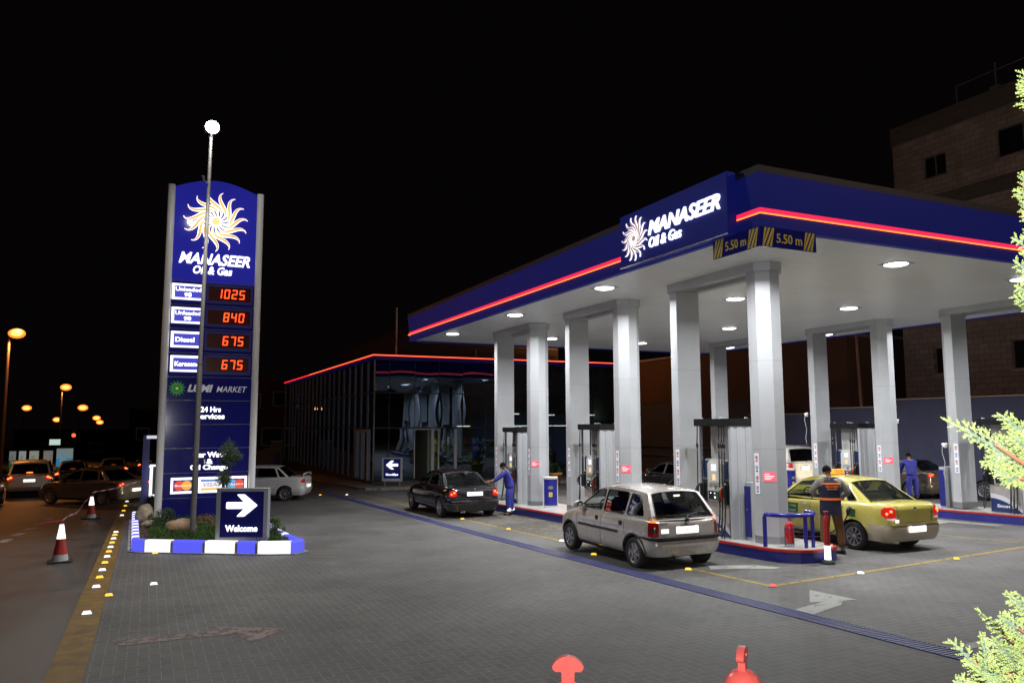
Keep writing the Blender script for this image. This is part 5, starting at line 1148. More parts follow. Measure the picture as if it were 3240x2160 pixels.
def scale_leaf(p, d, s, mi):
    d = d.normalized(); a = d.orthogonal().normalized(); b = d.cross(a); q = s*.27
    tw.add([p, p+d*s*.45+a*q, p+d*s*.45+b*q, p+d*s*.45-a*q, p+d*s*.45-b*q, p+d*s], [(0, 1, 2), (0, 2, 3), (0, 3, 4), (0, 4, 1), (5, 2, 1), (5, 3, 2), (5, 4, 3), (5, 1, 4)], mi)
def twig(p, d, n, ln, depth, w):
    """a flattened spray: axis with close side shoots left and right, clothed in scale leaves"""
    stp = (.0036, .0036, .0036)[depth]; steps = max(2, int(ln/stp)); q = p.copy()
    for i in range(steps):
        u = i/steps; d = (d+Vector((rc.gauss(0, .012), rc.gauss(0, .012), rc.gauss(0, .012)))).normalized(); q2 = q+d*(ln/steps)
        mi = 1 if (depth == 0 and u < .8) or (depth == 1 and u < .45) else 0
        side = n.cross(d).normalized()
        for k_ in (-1, 1): scale_leaf(q, d+side*k_*.5+n*rc.uniform(-.35, .35), w*rc.uniform(.85, 1.2), mi)
        if depth == 0 and i % 3 == 0 and u < .96:
            k_ = 1 if (i//3) % 2 else -1
            twig(q, (d*.80+side*k_*.60+n*rc.uniform(-.2, .2)).normalized(), n, (.010+ln*.20*(1-u)**.9)*rc.uniform(.55, 1.2), 1, w)
        if depth == 1 and ln > .018 and i % 2 == 1:
            k_ = 1 if (i//2) % 2 else -1
            twig(q, (d*.8+side*k_*.6).normalized(), n, min(.018, ln*.36*(1-u*.6))*rc.uniform(.7, 1.2), 2, w*.95)
        q = q2
    scale_leaf(q, d, w*1.2, 0)
cw = Vector((0, 0, CH)); off = Vector((2.45, 1.15, gz(1)))
for k0, (tip, base) in enumerate(S):
    tip, base = Vector(tip), Vector(base)
    if k0 >= 24: tip = tip+(base-tip)*(.30 if k0 > 24 else .0)
    d = tip-base; n = ((base+tip)/2-cw).normalized(); n = (n+Vector((rc.gauss(0, .25), rc.gauss(0, .25), rc.gauss(0, .25)))).normalized()
    dd = (d+Vector((0, 0, -.0))).normalized(); twig(base-off, dd, n, d.length, 0, .0050)
    tr = Vector((2.45, 1.15, base.z-.18))-off; br.tube([tr, (tr+base-off)/2+Vector((0, 0, .03)), base-off+dd*.06, base-off+dd*d.length*.6], [.012, .008, .005, .002], 5)
tw.build('foliage', cn, cn_t); br.build('branches', MATS['twig_red'], cn_t)

# ------------------------------------------------------------------ cars
tyre_m = mat('tyre', (.02, .02, .021), .8, bump=.2, bscale=60); rim_m = mat('rim', (.45, .44, .45), .3, metal=.8); chrome = mat('chrome', (.7, .7, .7), .1, metal=1)
trim_m = mat('car_trim', (.022, .022, .024), .5); seat_m = mat('seat_cloth', (.035, .035, .04), .9); arch_m = mat('arch_dark', (.01, .01, .01), .9); interior_m = mat('car_interior', (.05, .05, .05), .85)
lens_red = mat('lens_red', (.35, .008, .01), .12, emit=(1, .02, .02), es=.12, coat=1); lens_red_on = mat('lens_red_lit', (.4, .01, .01), .12, emit=(1, .02, .02), es=.42, coat=1)
lamp_on = emis('tail_lamp_on', (1, .2, .04), 3.2); lens_clear = mat('lens_clear', (.6, .6, .6), .1, emit=(1, .9, .85), es=.25, coat=1); lens_amber = mat('lens_amber', (.6, .2, .02), .2, emit=(1, .35, .04), es=.8)
plate_m = mat('plate_white', (.8, .8, .78), .4, emit=(1, .98, .93), es=1.15); plate_txt = mat('plate_text', (.55, .5, .45), .6, emit=(1, .9, .8), es=.45)  # plate emission imitates flash sent back by the sheeting; no lamp inside
car_glass = glassy('car_glass', (.62, .66, .64), .02, 1.5, .03); dark_glass = glassy('dark_car_glass', (.09, .10, .10), .02, 1.5, .03); mid_glass = glassy('mid_car_glass', (.42, .47, .45), .02, 1.5, .04)
def paint(name, c, metal=.0, rough=.28, coat=.8): return mat(name, c, rough, metal, coat=coat, noise=.03, nscale=3)

def wheel(parent, x, y, r, w, spokes, hubcap=False, name='wheel'):
    s = 1 if x > 0 else -1
    Mx = Matrix.Rotation(R(90)*s, 3, 'Y')     # local z points outwards
    P = [(r*.66, -w/2), (r*.93, -w/2), (r*.99, -w/2+.025), (r, -w/4), (r, w/4), (r*.99, w/2-.025), (r*.93, w/2), (r*.70, w/2+.004), (r*.66, w/2-.01)]
    ty = MB().lathe(P, (x, y, r), 40, M=Mx).build('wheel', tyre_m, parent); ty['label'] = ''
    del ty['label']
    rm = MB().lathe([(r*.66, w/2-.008), (r*.63, w/2-.0), (r*.60, w/2-.03), (r*.58, -w/2+.04), (0, -w/2+.04)], (x, y, r), 32, M=Mx)
    hb = .10*r/.3; f = lambda a, b, z: tuple(Vector((x, y, r))+Mx @ Vector((a, b, z)))
    rm.lathe([(0, w/2-.012), (r*.13, w/2-.014), (r*.17, w/2-.03), (r*.17, 0)], (x, y, r), 16, M=Mx)
    for k_ in range(spokes):
        a = 2*math.pi*k_/spokes+.3; c, s_ = math.cos(a), math.sin(a); h0, h1 = (.30, .17) if not hubcap else (.07, .15)
        q = [(r*.14*c-h0*r*.55*s_*.5, r*.14*s_+h0*r*.55*c*.5), (r*.62*c-h1*r*.5*s_, r*.62*s_+h1*r*.5*c), (r*.62*c+h1*r*.5*s_, r*.62*s_-h1*r*.5*c), (r*.14*c+h0*r*.55*s_*.5, r*.14*s_-h0*r*.55*c*.5)]
        rm.prism(q, w/2-.045, w/2-.018, f=f)
    rm.build('rim', rim_m, ty)
    MB().lathe([(r*.58, -w/2+.045), (0, -w/2+.045)], (x, y, r), 20, M=Mx).build('brake_disc', arch_m, ty)
    return ty

def lerp_tab(tab, y):
    if y <= tab[0][0]: return tab[0][1:]
    for a, b in zip(tab, tab[1:]):
        if y <= b[0]:
            t = (y-a[0])/(b[0]-a[0]); t = t*t*(3-2*t) if False else t; return [p+(q-p)*t for p, q in zip(a[1:], b[1:])]
    return tab[-1][1:]

def make_car(name, label, cat, loc, az, p, m, group=None, lit=True):
    """p: body tables; stations run from the tail (-y) to the nose (+y)"""
    t = thing(name, label, cat, loc, az, group)
    st = p['st']; Wm = p['W']/2; r = p['r']; wb = p['wb']
    # closed lower body: loft of rounded sections
    def sec(y, w, zb, zs, zc):
        h = zs-zb
        half = [(0, zb), (w*.78, zb), (w*.93, zb+.04*h+.01), (w*.985, zb+.16*h), (w*1.0, zb+.42*h), (w*.995, zb+.66*h), (w*.975, zb+.86*h), (w*.935, zs-.012), (w*.86, zs+(zc-zs)*.35), (w*.5, zs+(zc-zs)*.85), (0, zc)]
        return [Vector((x, y, z)) for x, z in half]+[Vector((-x, y, z)) for x, z in half[-2:0:-1]]
    bm = bmesh.new(); rings = []
    for s_ in st: rings.append([bm.verts.new(v) for v in sec(*s_)])
    n = len(rings[0])
    for a, b in zip(rings, rings[1:]):
        for i in range(n): bm.faces.new((a[i], a[(i+1) % n], b[(i+1) % n], b[i]))
    for rg in (rings[0], rings[-1]):
        k_ = n//2
        for i in range(k_):   # end caps as quads across
            a, b, c, d = rg[i], rg[(i+1)], rg[(n-i-1) % n], rg[(n-i) % n]
            vs = []
            for v in (a, b, c, d):
                if v not in vs: vs.append(v)
            if len(vs) > 2: bm.faces.new(vs)
    bmesh.ops.recalc_face_normals(bm, faces=bm.faces)
    me = bpy.data.meshes.new('b'); bm.to_mesh(me); bm.free()
    o = bpy.data.objects.new('b', me); COL.objects.link(o)
    o.modifiers.new('s', 'SUBSURF').levels = 2
    me.materials.append(m['paint']); me.materials.append(arch_m)
    cut = MB()
    for yy in (-wb/2, wb/2):
        for s_ in (-1, 1): cut.cyl((s_*(Wm-.27), yy, r*1.0), (s_*(Wm+.2), yy, r*1.0), r+p.get('gap', .055), n=40, mi=1)
    cme = cut.mesh('c', [m['paint'], arch_m]); co = bpy.data.objects.new('c', cme); COL.objects.link(co)
    dg = bpy.context.evaluated_depsgraph_get(); full = bpy.data.meshes.new_from_object(o.evaluated_get(dg))
    bvh = BVHTree.FromPolygons([v.co.copy() for v in full.vertices], [tuple(f.vertices) for f in full.polygons])
    bo = o.modifiers.new('d', 'BOOLEAN'); bo.object = co; bo.operation = 'DIFFERENCE'; bo.solver = 'EXACT'
    try: bo.material_mode = 'TRANSFER'
    except Exception: pass
    dg = bpy.context.evaluated_depsgraph_get(); dg.update(); bme = bpy.data.meshes.new_from_object(o.evaluated_get(dg))
    bpy.data.objects.remove(o); bpy.data.objects.remove(co)
    for f_ in bme.polygons: f_.use_smooth = True
    bme.set_sharp_from_angle(angle=R(38))
    body = bpy.data.objects.new('body', bme); COL.objects.link(body); body.parent = t

    def hit(o_, d_):
        h = bvh.ray_cast(Vector(o_), Vector(d_)); return h[0]
    def side_pt(s_, y, z, off=.002):
        h = hit((s_*2.5, y, z), (-s_, 0, 0)); return (h if h is not None else Vector((s_*Wm*.97, y, z)))+Vector((s_*off, 0, 0))
    def rear_pt(x, z, off=.002, sg=-1):
        h = hit((x, sg*4, z), (0, -sg, 0)); return (h if h is not None else Vector((x, sg*p['Lr'], z)))+Vector((0, sg*off, 0))
    def side_patch(mb, s_, q, off=.004, nu=8, nv=4, mi=0):
        """q: four (y, z) corners: projected on to the flank"""
        q = [Vector(a) for a in q]
        mb.grid(lambda u, v: side_pt(s_, *((q[0]*(1-u)+q[1]*u)*(1-v)+(q[3]*(1-u)+q[2]*u)*v), off), nu, nv, mi)
    def rear_patch(mb, q, off=.006, nu=8, nv=6, mi=0, sg=-1):
        q = [Vector(a) for a in q]
        mb.grid(lambda u, v: rear_pt(*((q[0]*(1-u)+q[1]*u)*(1-v)+(q[3]*(1-u)+q[2]*u)*v), off, sg), nu, nv, mi)
    def around_patch(mb, s_, c, off=.008, nu=10, nv=6, mi=0, sg=-1):
        """lamp that wraps the rear corner: c lists (angle along the corner, z low, z high)"""
        yc, xc = sg*(p['Lr' if sg < 0 else 'Lf']-.32), Wm-.34
        def fn(u, v):
            a = c[0][0]+(c[-1][0]-c[0][0])*u; k_ = u*(len(c)-1); i = min(int(k_), len(c)-2); w_ = k_-i
            z = (c[i][1]*(1-w_)+c[i+1][1]*w_)*(1-v)+(c[i][2]*(1-w_)+c[i+1][2]*w_)*v
            d = Vector((s_*math.cos(R(a)), sg*math.sin(R(a)), 0)); oo = Vector((s_*xc, yc, z)); h = bvh.ray_cast(oo+d*1.5, -d)[0]
            return (h if h is not None else oo+d*.3)+d*off
        mb.grid(fn, nu, nv, mi)
    K = dict(t=t, body=body, side_pt=side_pt, rear_pt=rear_pt, side_patch=side_patch, rear_patch=rear_patch, around=around_patch, bvh=bvh)

    # greenhouse
    g = p['gh']; zb_, zr = g['zb'], g['zr']; xb, xr = g['xb'], g['xr']
    roof = g['roof']            # (y, z) points of the roof line rear -> front
    zmax = max(z for y, z in roof)
    X = lambda y, z: xb+(xr-xb)*max(0, min(1, (z-zb_)/(zmax-zb_)))-g.get('tap', .03)*((y-g.get('yc', 0))/1.3)**2
    outer = [(g['rb'], zb_)]+roof+[(g['fb'], zb_)]
    holes = [round_poly(w_, g.get('cr', .05), 4) for w_ in g['win']]
    cab = MB()
    for s_ in (-1, 1):
        loops = [outer]+holes; flat_ = [q for l in loops for q in l]
        tris = tessellate_polygon([[Vector((a, b, 0)) for a, b in l] for l in loops])
        cab.add([(s_*X(y, z), y, z) for y, z in flat_], [tuple(a) for a in tris], 0)
        cab.add([(s_*(X(y, z)-.035), y, z) for y, z in flat_], [tuple(a) for a in tris], 1)
        for h in holes:
            k_ = len(h); vs = [(s_*X(y, z), y, z) for y, z in h]+[(s_*(X(y, z)-.035), y, z) for y, z in h]
            cab.add(vs, [(i, (i+1) % k_, k_+(i+1) % k_, k_+i) for i in range(k_)], 1)
    def roofz(x, y, z): return z+g.get('crown', .05)*(1-abs(x/X(y, z))**2.6)
    NR = 14
    cab.grid(lambda u, v: (lambda yz: (lambda x: (x, yz[0], roofz(x, *yz)))((2*v-1)*X(*yz)))(roof[int(round(u*(len(roof)-1)))]), len(roof)-1, NR, 0)
    cab.grid(lambda u, v: (lambda yz: (lambda x: (x, yz[0], roofz(x, *yz)-.03))((2*v-1)*(X(*yz)-.03)))(roof[int(round(u*(len(roof)-1)))]), len(roof)-1, NR, 1)
    def screen(yb, zb0, yt, zt_, bulge, fw, glass_top=.06, glass_bot=.05):
        def fn(u, v, off=0):
            y, z = yb+(yt-yb)*v, zb0+(zt_-zb0)*v; xx = X(y, z); x = (2*u-1)*xx
            bl = bulge*(1-(x/xx)**2); return Vector((x, y+bl*(1-v), z+(g.get('crown', .05)*(1-abs(x/xx)**2.6))*v))
        us = [0, fw]+[fw+(1-2*fw)*i/10 for i in range(1, 10)]+[1-fw, 1]; vs = [0, glass_bot]+[glass_bot+(1-glass_top-glass_bot)*i/5 for i in range(1, 5)]+[1-glass_top, 1]
        gl = MB()
        nu, nv = len(us)-1, len(vs)-1
        cab.grid(lambda a, b: fn(us[int(round(a*nu))], vs[int(round(b*nv))]), nu, nv, 0, cell=lambda i, j: 0 if i in (0, nu-1) or j in (0, nv-1) else None)
        gl.grid(lambda a, b: fn(us[1:-1][int(round(a*(nu-2)))], vs[1:-1][int(round(b*(nv-2)))]), nu-2, nv-2, 0)
        sr = MB(); ring_ = [fn(u, vs[1]) for u in us[1:-1]]+[fn(us[-2], v) for v in vs[1:-1]]+[fn(u, vs[-2]) for u in us[1:-1]][::-1]+[fn(us[1], v) for v in vs[1:-1]][::-1]
        sr.tube(ring_, .011, 5, closed=True)
        return gl, sr, fn
    rg, rs, rfn = screen(g['rb'], zb_, roof[0][0], roof[0][1], g.get('rbul', -.05), .06, g.get('gt', .06), g.get('gbt', .06))
    fg, fs_, ffn = screen(g['fb'], zb_, roof[-1][0], roof[-1][1], .10, .05)
    o = cab.build('cabin', [m['paint'], interior_m], t, weld=.0008); o.data.set_sharp_from_angle(angle=R(35))
    for f_ in o.data.polygons: f_.use_smooth = True
    o.data.set_sharp_from_angle(angle=R(35))
    gm = m.get('glass', car_glass); rgm = m.get('rear_glass', gm)
    rw_ = rg.build('rear_window', rgm, t); rs.build('seal', trim_m, rw_)
    fw_ = fg.build('windscreen', gm, t); fs_.build('seal', trim_m, fw_)
    for s_ in (-1, 1):
        for h in holes:
            w_ = MB(); tris = tessellate_polygon([[Vector((a, b, 0)) for a, b in h]])
            w_.add([(s_*(X(y, z)-.012), y, z) for y, z in h], [tuple(a) for a in tris])
            so = w_.build('side_window', gm, t); MB().tube([(s_*(X(y, z)-.002), y, z) for y, z in h], .009, 5, closed=True).build('seal', trim_m, so)
        if g.get('bp'):
            bp2 = MB()
            for (ya, yb2) in g['bp']: bp2.add([(s_*(X(ya, zb_+.01)+.003), ya, zb_+.01), (s_*(X(yb2, zb_+.01)+.003), yb2, zb_+.01), (s_*(X(yb2, zr-.08)+.003), yb2+g.get('bps', 0), zr-.075), (s_*(X(ya, zr-.08)+.003), ya+g.get('bps', 0), zr-.075)], [(0, 1, 2, 3)])
            bp2.build('window_pillar', trim_m, t)
    # inside: floor at belt height, seats, dash, wheel
    ins = MB(); ins.grid(lambda u, v: ((2*v-1)*(xb-.06), g['rb']+.12+(g['fb']-.25-g['rb'])*u, zb_-.04+.0), 4, 4)
    ins.build('interior', interior_m, t)
    z0 = zb_-.06
    se = MB()
    for s_ in (-1, 1):
        se.box((s_*.36, p['seat_y'], z0+.16), (.48, .13, .40), bev=.05, M=Matrix.Rotation(R(10), 3, 'X')).box((s_*.36, p['seat_y']-.07, z0+.43), (.26, .10, .19), bev=.045)
        se.cyl((s_*.36-.06, p['seat_y']-.05, z0+.3), (s_*.36-.06, p['seat_y']-.06, z0+.4), .01, n=6).cyl((s_*.36+.06, p['seat_y']-.05, z0+.3), (s_*.36+.06, p['seat_y']-.06, z0+.4), .01, n=6)
    se.build('front_seats', seat_m, t)
    if p.get('rear_y') is not None:
        se = MB().box((0, p['rear_y'], z0+.12), (xb*1.7, .14, .32), bev=.05, M=Matrix.Rotation(R(12), 3, 'X'))
        for s_ in (-1, 1): se.box((s_*.38, p['rear_y']-.05, z0+.32), (.26, .10, .14), bev=.04)
        se.build('rear_seat', seat_m, t)
    MB().box((0, g['fb']-.30, z0+.05), (xb*1.8, .35, .12), bev=.04).build('dashboard', interior_m, t)
    sw = MB(); cc = Vector((-.37, g['fb']-.62, z0+.10)); Mr = Matrix.Rotation(R(65), 3, 'X'); sw.tube([cc+Mr @ Vector((.18*math.cos(a*.393), .18*math.sin(a*.393), 0)) for a in range(16)], .014, 6, closed=True).box(cc, (.30, .04, .03), M=Mr); sw.build('steering_wheel', trim_m, t)
    MB().box((0, roof[-1][0]+.0, roof[-1][1]-.06), (.22, .02, .06), bev=.01).cyl((0, roof[-1][0], roof[-1][1]-.03), (0, roof[-1][0], roof[-1][1]+.03), .01, n=6).build('inner_mirror', trim_m, t)
    # wheels
    for yy in (-wb/2, wb/2):
        for s_ in (-1, 1): wheel(t, s_*(Wm-.01-p['tw']/2), yy, r, p['tw'], m.get('spokes', 6), m.get('hubcap', False))
    # floor pan keeps light out from under the body
    MB().b2(-Wm*.8, Wm*.8, -p['Lr']*.8, p['Lf']*.85, .19, .30).build('underbody', arch_m, t)
    # door seams
    for s_ in (-1, 1):
        sm = MB()
        for pl_ in p['seams']:
            pts = []
            for a, b in zip(pl_, pl_[1:]):
                nn = max(1, int((Vector(b)-Vector(a)).length/.06)); pts += [Vector(a)+(Vector(b)-Vector(a))*i/nn for i in range(nn)]
            pts.append(Vector(pl_[-1])); sm.tube([side_pt(s_, q.x, q.y, .0005) for q in pts], .0045, 4)
        sm.build('door_seams', trim_m, t)
    # door handles
    for (hy, hz_) in p['handles']:
        for s_ in (-1, 1):
            q = side_pt(s_, hy, hz_, .004); MB().box(q, (.024, .19, .036) if not p.get('hbox') else (.02, .10, .09), bev=.008).build('door_handle', m.get('handle', m['paint']), t)
    # mirrors
    for s_ in (-1, 1):
        y = g['fb']-.28; q = Vector((s_*(X(y, zb_+.06)+.02), y, zb_+.05)); mr = MB().ball(q+Vector((s_*.12, 0, .045)), (.11, .07, .075), 12).cyl(q+Vector((-s_*.03, 0, 0)), q+Vector((s_*.07, 0, .02)), .025, .03, 8).build('door_mirror', m.get('mirror', m['paint']), t)
        MB().lathe([(0, 0), (.075, 0)], q+Vector((s_*.12, -.062, .045)), 12, M=Matrix.Rotation(R(90), 3, 'X')).build('mirror_glass', mat('mirror_glass', (.8, .8, .8), .05, metal=1), mr)
    return K
def plate(K, x, z, w, h, off=.012, txt='', yy=None):
    a = K['rear_pt'](x, z, off); y = min(a.y, K['rear_pt'](x-w/2, z, off).y, K['rear_pt'](x+w/2, z, off).y, K['rear_pt'](x, z-h/2, off).y, K['rear_pt'](x, z+h/2, off).y)
    y = y if yy is None else yy
    f = lambda u, v, d: (x+u, y-d, z+v)
    o = MB().prism(round_poly([(-w/2, -h/2), (w/2, -h/2), (w/2, h/2), (-w/2, h/2)], .015, 2), -.02, .004, f=f).build('number_plate', plate_m, K['t'])
    l = MB(); put_text(l, txt or '11 24853', (x-w*.30, y-.0045, z-h*.25), (1, 0, 0), (0, 0, 1), w*.72, h*.5, .002, .01); l.build('plate_number', plate_txt, o)
    MB().b2(x-w*.3, x+w*.3, y-.03, y+.02, z+h/2+.012, z+h/2+.03).build('plate_lamp', trim_m, K['t'])
    return y
def bulbs(K, pts, rr, parent):
    b = MB()
    for q in pts: b.ball(q, (rr, rr*.4, rr*.8), 10)
    b.build('lit_bulb', lamp_on, parent)

# --- silver hatchback -------------------------------------------------
sil = paint('silver_car', (.50, .465, .43), .2, .26); sil_p = dict(paint=sil, glass=car_glass, spokes=6, handle=trim_m, mirror=sil)
HZ = gz(13.66)
hatch = dict(W=1.64, r=.285, tw=.185, wb=2.44, Lr=1.80, Lf=1.93, gap=.05, hbox=True,
    st=[(-1.80, .60, .36, .80, .82), (-1.785, .70, .30, .88, .90), (-1.72, .775, .26, .93, .94), (-1.5, .81, .22, .95, .95), (-1.0, .82, .21, .95, .95), (0, .82, .21, .94, .94), (.8, .82, .21, .92, .93), (1.0, .81, .21, .90, .93), (1.35, .80, .22, .83, .88), (1.65, .76, .25, .72, .78), (1.84, .66, .28, .60, .64), (1.92, .54, .32, .50, .53)],
    gh=dict(zb=.92, zr=1.44, xb=.765, xr=.585, rb=-1.74, fb=.98, tap=.02, yc=-.2, crown=.055, rbul=-.05, gt=.06, gbt=.06, cr=.07, roof=[(-1.40, 1.375), (-1.15, 1.405), (-.8, 1.42), (-.3, 1.43), (.02, 1.405), (.22, 1.36)],
        win=[[(-.03, .955), (.84, .955), (.25, 1.335), (-.03, 1.37)], [(-.84, .955), (-.09, .955), (-.09, 1.372), (-.86, 1.365)], [(-1.47, .975), (-.91, .955), (-.93, 1.36), (-1.24, 1.33)]]),
    seat_y=-.15, rear_y=-1.0, seams=[[(-.055, .24), (-.055, .93)], [(.86, .30), (.90, .70), (.86, .92)], [(-.9, .93), (-.9, .66), (-1.0, .50), (-.78, .24)], [(.86, .30), (-.05, .24)], [(-.05, .24), (-.78, .24)]], handles=[(.10, .80), (-.78, .79)])
K = make_car('hatchback', 'silver five door hatchback parked beside the nearest pump', 'car', (9.10, 13.66, HZ), 0, hatch, sil_p)
T = K['t']
b = MB(); K['rear_patch'](b, [(-.74, .56), (.74, .56), (.78, .60), (-.78, .60)], .012, 20, 2)
bmp = MB()
def bumper(yb_, yo, z0, z1, W_, mi=0, mb=None, sg=-1, wrap=.62, rad=.22):
    mb = mb or MB(); pts = [(-W_/2, sg*(yo-wrap)), (-W_/2, sg*(yo-rad))]+[(-W_/2+rad*(1-math.cos(a)), sg*(yo-rad+rad*math.sin(a))) for a in (.39, .79, 1.18, 1.57)]
    pts += [(-x, y) for x, y in pts[::-1]]; nz_ = 6
    mb.grid(lambda u, v: (lambda k_, zz: (pts[k_][0]*(1-.10*(1-zz)**2-.04*zz**3), pts[k_][1]*(1-.05*(1-zz)**2-.02*zz**3), z0+(z1-z0)*zz))(int(round(u*(len(pts)-1))), v), len(pts)-1, nz_, mi)
    return mb
bumper(0, 1.875, .27, .555, 1.64, 0).grid(lambda u, v: ((2*u-1)*.70, -1.86+.14*v, .555), 8, 1).build('rear_bumper', sil, T)
bumper(0, 1.885, .535, .63, 1.655, 0).grid(lambda u, v: ((2*u-1)*.76, -1.86+.14*v, .624), 8, 1).build('bumper_strip', trim_m, T)
for s_ in (-1, 1):
    l = MB(); K['around'](l, s_, [(30, .60, .96), (48, .60, .99), (64, .62, .98)], .012, 8, 8); lo = l.build('tail_lamp', mat('lens_red_dark', (.16, .004, .006), .12, coat=1, emit=(1, .01, .02), es=.05), T)
    l = MB(); K['around'](l, s_, [(32, .885, .95), (60, .885, .96)], .017, 8, 3); l.build('amber_lens', mat('lens_amber_on', (.8, .2, .02), .2, emit=(1, .22, .03), es=1.6 if s_ < 0 else .5), lo)
    l = MB(); K['around'](l, s_, [(32, .70, .78), (60, .70, .78)], .017, 8, 3); l.build('smoked_lens', mat('lens_smoke', (.08, .03, .03), .15, coat=1), lo)
    md = MB(); K['side_patch'](md, s_, [(.82, .60), (-1.05+.35, .60), (-1.05+.35, .645), (.82, .645)], .016, 14, 2); md.build('side_moulding', trim_m, T)
    for yy in (-1.22, 1.22):
        am = MB(); pts = [K['side_pt'](s_, yy+.355*math.cos(a), max(.24, .285+.355*math.sin(a)), .006) for a in [R(q) for q in range(-5, 186, 10)]]; am.tube(pts, .017, 5); am.build('arch_trim', trim_m, T)
y = plate(K, .0, .735, .50, .13, .006, '13 47265')
MB().lathe([(0, 0), (.055, .0), (.05, .012), (0, .016)], K['rear_pt'](0, .875, .0), 20, M=Matrix.Rotation(R(90), 3, 'X')).build('badge_disc', chrome, T)
l = MB(); put_text(l, 'Corsa', K['rear_pt'](-.60, .85, .004), (1, 0, 0), Z, .16, .04, .004, .01); put_text(l, '1.4i', K['rear_pt'](.48, .85, .004), (1, 0, 0), Z, .11, .035, .004, .01); l.build('name_badge', trim_m, T)
MB().b2(-.58, -.42, K['rear_pt'](-.50, .735, .010).y, K['rear_pt'](-.50, .735, .0).y+.02, .69, .765, bev=.004).build('white_sticker', plate_m, T)
MB().tube([(-.02, -1.83, .93), (.02, -1.80, 1.0), (.25, -1.76, 1.035), (.50, -1.74, 1.03)], [.016, .012, .009, .006], 6).ball((-.02, -1.82, .93), .035, 8).build('rear_wiper', trim_m, T)
MB().b2(-.18, .18, -1.66, -1.64, .93, .96, bev=.005).build('parcel_shelf_lamp', trim_m, T)
MB().cyl((.25, -.85, 1.46), (.20, -1.12, 1.60), .005, n=5).ball((.25, -.85, 1.46), .018, 6).build('aerial', trim_m, T)
MB().cyl((-.32, -1.85, .26), (-.32, -1.5, .27), .025, n=10).build('exhaust', trim_m, T)
MB().box((0, -1.50, 1.33), (.14, .02, .03), bev=.006).build('sticker', plate_m, T)

# --- saloons ----------------------------------------------------------
def saloon(W_=1.75, wb=2.6, Lr=2.2, Lf=2.15, r=.315, H_=1.42, zt=.98, belt=.93, nose=.72, fast=0):
    Wm = W_/2
    return dict(W=W_, r=r, tw=.20, wb=wb, Lr=Lr, Lf=Lf,
      st=[(-Lr, Wm*.72, .42, zt-.16, zt-.13), (-Lr+.03, Wm*.86, .32, zt-.07, zt-.04), (-Lr+.14, Wm*.94, .27, zt-.03, zt+.01), (-Lr+.45, Wm*.985, .24, zt-.02, zt+.02), (-wb/2+.45, Wm, .21, belt+.02, belt+.03), (0, Wm, .20, belt-.01, belt), (wb/2-.35, Wm*.995, .21, belt-.05, belt-.02), (wb/2-.05, Wm*.99, .21, belt-.08, belt-.03), (wb/2+.3, Wm*.96, .23, nose+.08, nose+.14), (Lf-.22, Wm*.88, .25, nose-.03, nose+.04), (Lf-.05, Wm*.72, .30, nose-.13, nose-.09), (Lf, Wm*.58, .36, nose-.22, nose-.20)],
      gh=dict(zb=belt+.01, zr=H_, xb=Wm*.90, xr=Wm*.66, rb=-Lr+.62-fast, fb=wb/2-.30, tap=.03, yc=-.2, crown=.045, rbul=-.09, cr=.045,
        roof=[(-.95-fast*.5, H_-.07), (-.70, H_-.035), (-.35, H_-.02), (0, H_-.02), (.20, H_-.045), (.36, H_-.09)],
        win=[[(-.06, belt+.045), (wb/2-.52, belt+.045), (.34, H_-.13), (-.06, H_-.085)], [(-.98, belt+.045), (-.13, belt+.045), (-.13, H_-.085), (-.80, H_-.10)], [(-1.30, belt+.06), (-1.06, belt+.05), (-.90, H_-.13), (-.99, H_-.16)]], bp=[(-.125, -.065)]),
      seat_y=-.12, rear_y=-.98, seams=[[(-.09, .24), (-.09, belt)], [(wb/2-.42, .28), (wb/2-.36, .65), (wb/2-.42, belt-.04)], [(-1.0, belt), (-1.02, .70), (-.80, .42), (-.72, .25)], [(wb/2-.42, .27), (-.72, .25)]], handles=[(.08, belt-.10), (-.90, belt-.09)])
def tail(K, m_, c, lit=True, n='tail_lamp', extra=True):
    out = []
    for s_ in (-1, 1):
        l = MB(); K['around'](l, s_, c, .008, 10, 6); lo = l.build(n, m_, K['t']); out.append(lo)
        if lit:
            a = (c[0][0]+c[-1][0])/2; z = sum(q[1]+q[2] for q in c)/len(c)/2
            for da, dz, rr in ((6, .03, .035), (-8, -.015, .03)):
                d = Vector((s_*math.cos(R(a+da)), -math.sin(R(a+da)), 0)); oo = Vector((s_*(K['Wm']-.34), -(K['Lr']-.32), z+dz)); h = K['bvh'].ray_cast(oo+d*1.5, -d)[0] or oo+d*.3
                rr *= K.get('bk', 1); MB().ball(h+d*.006, (rr, rr, rr*.8), 10).build('lit_bulb', lamp_on, lo)
    return out
